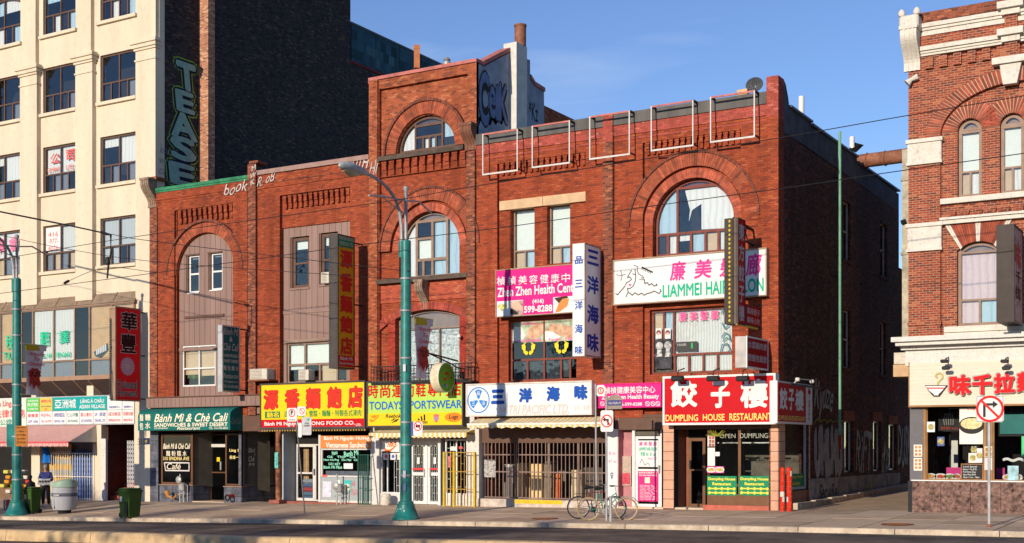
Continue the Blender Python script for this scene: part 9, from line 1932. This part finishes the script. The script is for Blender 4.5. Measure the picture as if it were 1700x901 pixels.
body([(V(0, 0, .93), (.165, .12)), (V(0, 0, .86), (.16, .12)), (V(-.09, 0, .78), .10), (V(-.10, -.02, .5), .085), (V(-.11, .02, .10), .065), (V(.09, 0, .78), .10), (V(.11, -.02, .5), .085), (V(.12, .02, .10), .065)], [(0, 1), (1, 2), (2, 3), (3, 4), (1, 5), (5, 6), (6, 7)], TR, p, 'trousers')
for s_ in (-1, 1): MB().cbox(x+s_*.12-.05, x+s_*.12+.05, y-.2, y+.08, z, z+.09, .03).build('shoe', mat('white_shoe', (.5, .5, .48)), p)
m = MB(); m.lathe([(.088, 0), (.094, .05), (.08, .10), (.03, .12)], x, y-.015, 14, z+1.63).build('hair', mat('grey_hair', (.25, .24, .23), var=.3, sc=40), p, smooth=True)
m = MB()
for s_ in (-1, 1): m.lathe([(.004, -.008), (.011, 0), (.004, .008)], x+s_*.03, y-.115, 8, z+1.63)
m.build('eye', BLACK, p); m = MB(); m.add([(x, y-.135, z+1.60), (x-.014, y-.11, z+1.59), (x+.014, y-.11, z+1.59), (x, y-.112, z+1.635)], [(0, 1, 3), (0, 3, 2), (0, 2, 1)]).build('nose', SKIN, p); BX('mouth', paintm((.25, .08, .07)), p, x-.022, x+.022, y-.119, y-.112, z+1.566, z+1.573); m = MB(); [m.lathe([(.004, -.025), (.014, 0), (.004, .025)], x+s_*.083, y-.03, 6, z+1.62) for s_ in (-1, 1)]; m.build('ear', SKIN, p)
for s_ in (-1, 1):
    m = MB(); hx = x+s_*.06; m.cbox(hx-.035, hx+.035, y-.37, y-.33, z+1.03, z+1.11, .015)
    for k in range(4): m.tube([(hx-.027+k*.018, y-.36, z+1.04), (hx-.027+k*.018, y-.385, z+1.0+.004*k), (hx-.025+k*.018, y-.37, z+.97+.003*abs(k-1.5))], [.009, .009, .007], 6)
    m.tube([(hx-s_*.035, y-.35, z+1.08), (hx-s_*.06, y-.38, z+1.06), (hx-s_*.06, y-.39, z+1.03)], [.011, .01, .008], 6); m.build('hand', SKIN, p, smooth=True)
np_ = thing('newspaper', 'open grey newspaper held at the waist by the standing man', 'newspaper', V(0, -.4, .95)); m = MB(); m.add([V(-.26, -.36, .92), V(0, -.40, .90), V(.22, -.37, .93), V(.24, -.33, 1.18), V(0, -.355, 1.16), V(-.24, -.33, 1.19)], [(0, 1, 4, 5), (1, 2, 3, 4)]); m.add([V(-.26, -.355, .92), V(0, -.395, .90), V(.22, -.365, .93), V(.24, -.325, 1.18), V(0, -.35, 1.16), V(-.24, -.325, 1.19)], [(5, 4, 1, 0), (4, 3, 2, 1)]); m.build('sheets', NEWS, np_, norm=False); m = MB(); [m.add([V(-.2+.11*k, -.375-.0, 1.02), V(-.12+.11*k, -.385, 1.02), V(-.12+.11*k, -.375, 1.1), V(-.2+.11*k, -.37, 1.1)], [(0, 1, 2, 3)]) for k in range(4)]; m.build('print', BLACK, np_, norm=False)
p.rotation_euler.z = np_.rotation_euler.z = .7; np_.location = Vector((x, y, z+.95)) + Matrix.Rotation(.7, 3, 'Z') @ Vector((0, -.4, 0))
x, y, z = hit(42, 838); y += .3
p2 = thing('person', 'person in a black coat sitting hidden behind the far left lamp post', 'person', (x, y, z)); V2 = lambda a, b_, c: (x+a, y+b_, z+c)
body([(V2(0, 0, .45), (.17, .13)), (V2(0, 0, .7), (.17, .13)), (V2(.0, -.03, .92), (.16, .1)), (V2(0, -.05, 1.02), .05), (V2(0, -.06, 1.12), (.075, .09)), (V2(0, -.06, 1.2), (.07, .08)), (V2(.19, 0, .92), .06), (V2(.28, -.08, .68), .05), (V2(.16, -.3, .62), .04), (V2(-.19, 0, .92), .06), (V2(-.26, -.08, .66), .05), (V2(-.12, -.3, .6), .04), (V2(-.1, -.2, .45), .09), (V2(-.12, -.45, .45), .07), (V2(-.12, -.48, .08), .05), (V2(.1, -.2, .45), .09), (V2(.14, -.45, .45), .07), (V2(.14, -.48, .08), .05)], [(0, 1), (1, 2), (2, 3), (3, 4), (4, 5), (2, 6), (6, 7), (7, 8), (2, 9), (9, 10), (10, 11), (0, 12), (12, 13), (13, 14), (0, 15), (15, 16), (16, 17)], mat('black_coat', (.02, .02, .022), rough=.8), p2, 'body'); MB().lathe([(.08, 0), (.088, .06), (.06, .12), (.02, .13)], x, y-.05, 12, z+1.14).build('hair', mat('black_hair', (.02, .015, .015)), p2, smooth=True)
st = thing('stool', 'low stool under the seated person at the far left', 'stool', (x, y, z)); BX('seat', BOX, st, x-.2, x+.2, y-.18, y+.2, z+.3, z+.36); [BX('leg', BOX, st, x+a-.02, x+a+.02, y+b_-.02, y+b_+.02, z, z+.3) for a in (-.16, .16) for b_ in (-.14, .16)]
x, y, z = hit(12, 846); t = thing('shopping_bag', 'red and white plastic bag by the foot of the far left lamp post', 'bag', (x, y, z)); m = MB(); m.cbox(x-.18, x+.12, y-.1, y+.1, z, z+.42, .05).build('bag_body', stripes('red_white_bag', (.6, .06, .02), (.6, .58, .55), .14, ax=0), t); m = MB(); m.torus((x-.03, y, z+.45), (1, 0, 0), (0, 0, 1), .07, .01, 12, 4).build('bag_handle', WHITE, t)
bg_ = cloth('orange_sack', x+.05, x+.4, y+.5, z, z+1.0, mat('orange_sack_cloth', (.55, .25, .03), var=.3, sc=4), 'orange and yellow sack standing at the far left edge', 'sack')
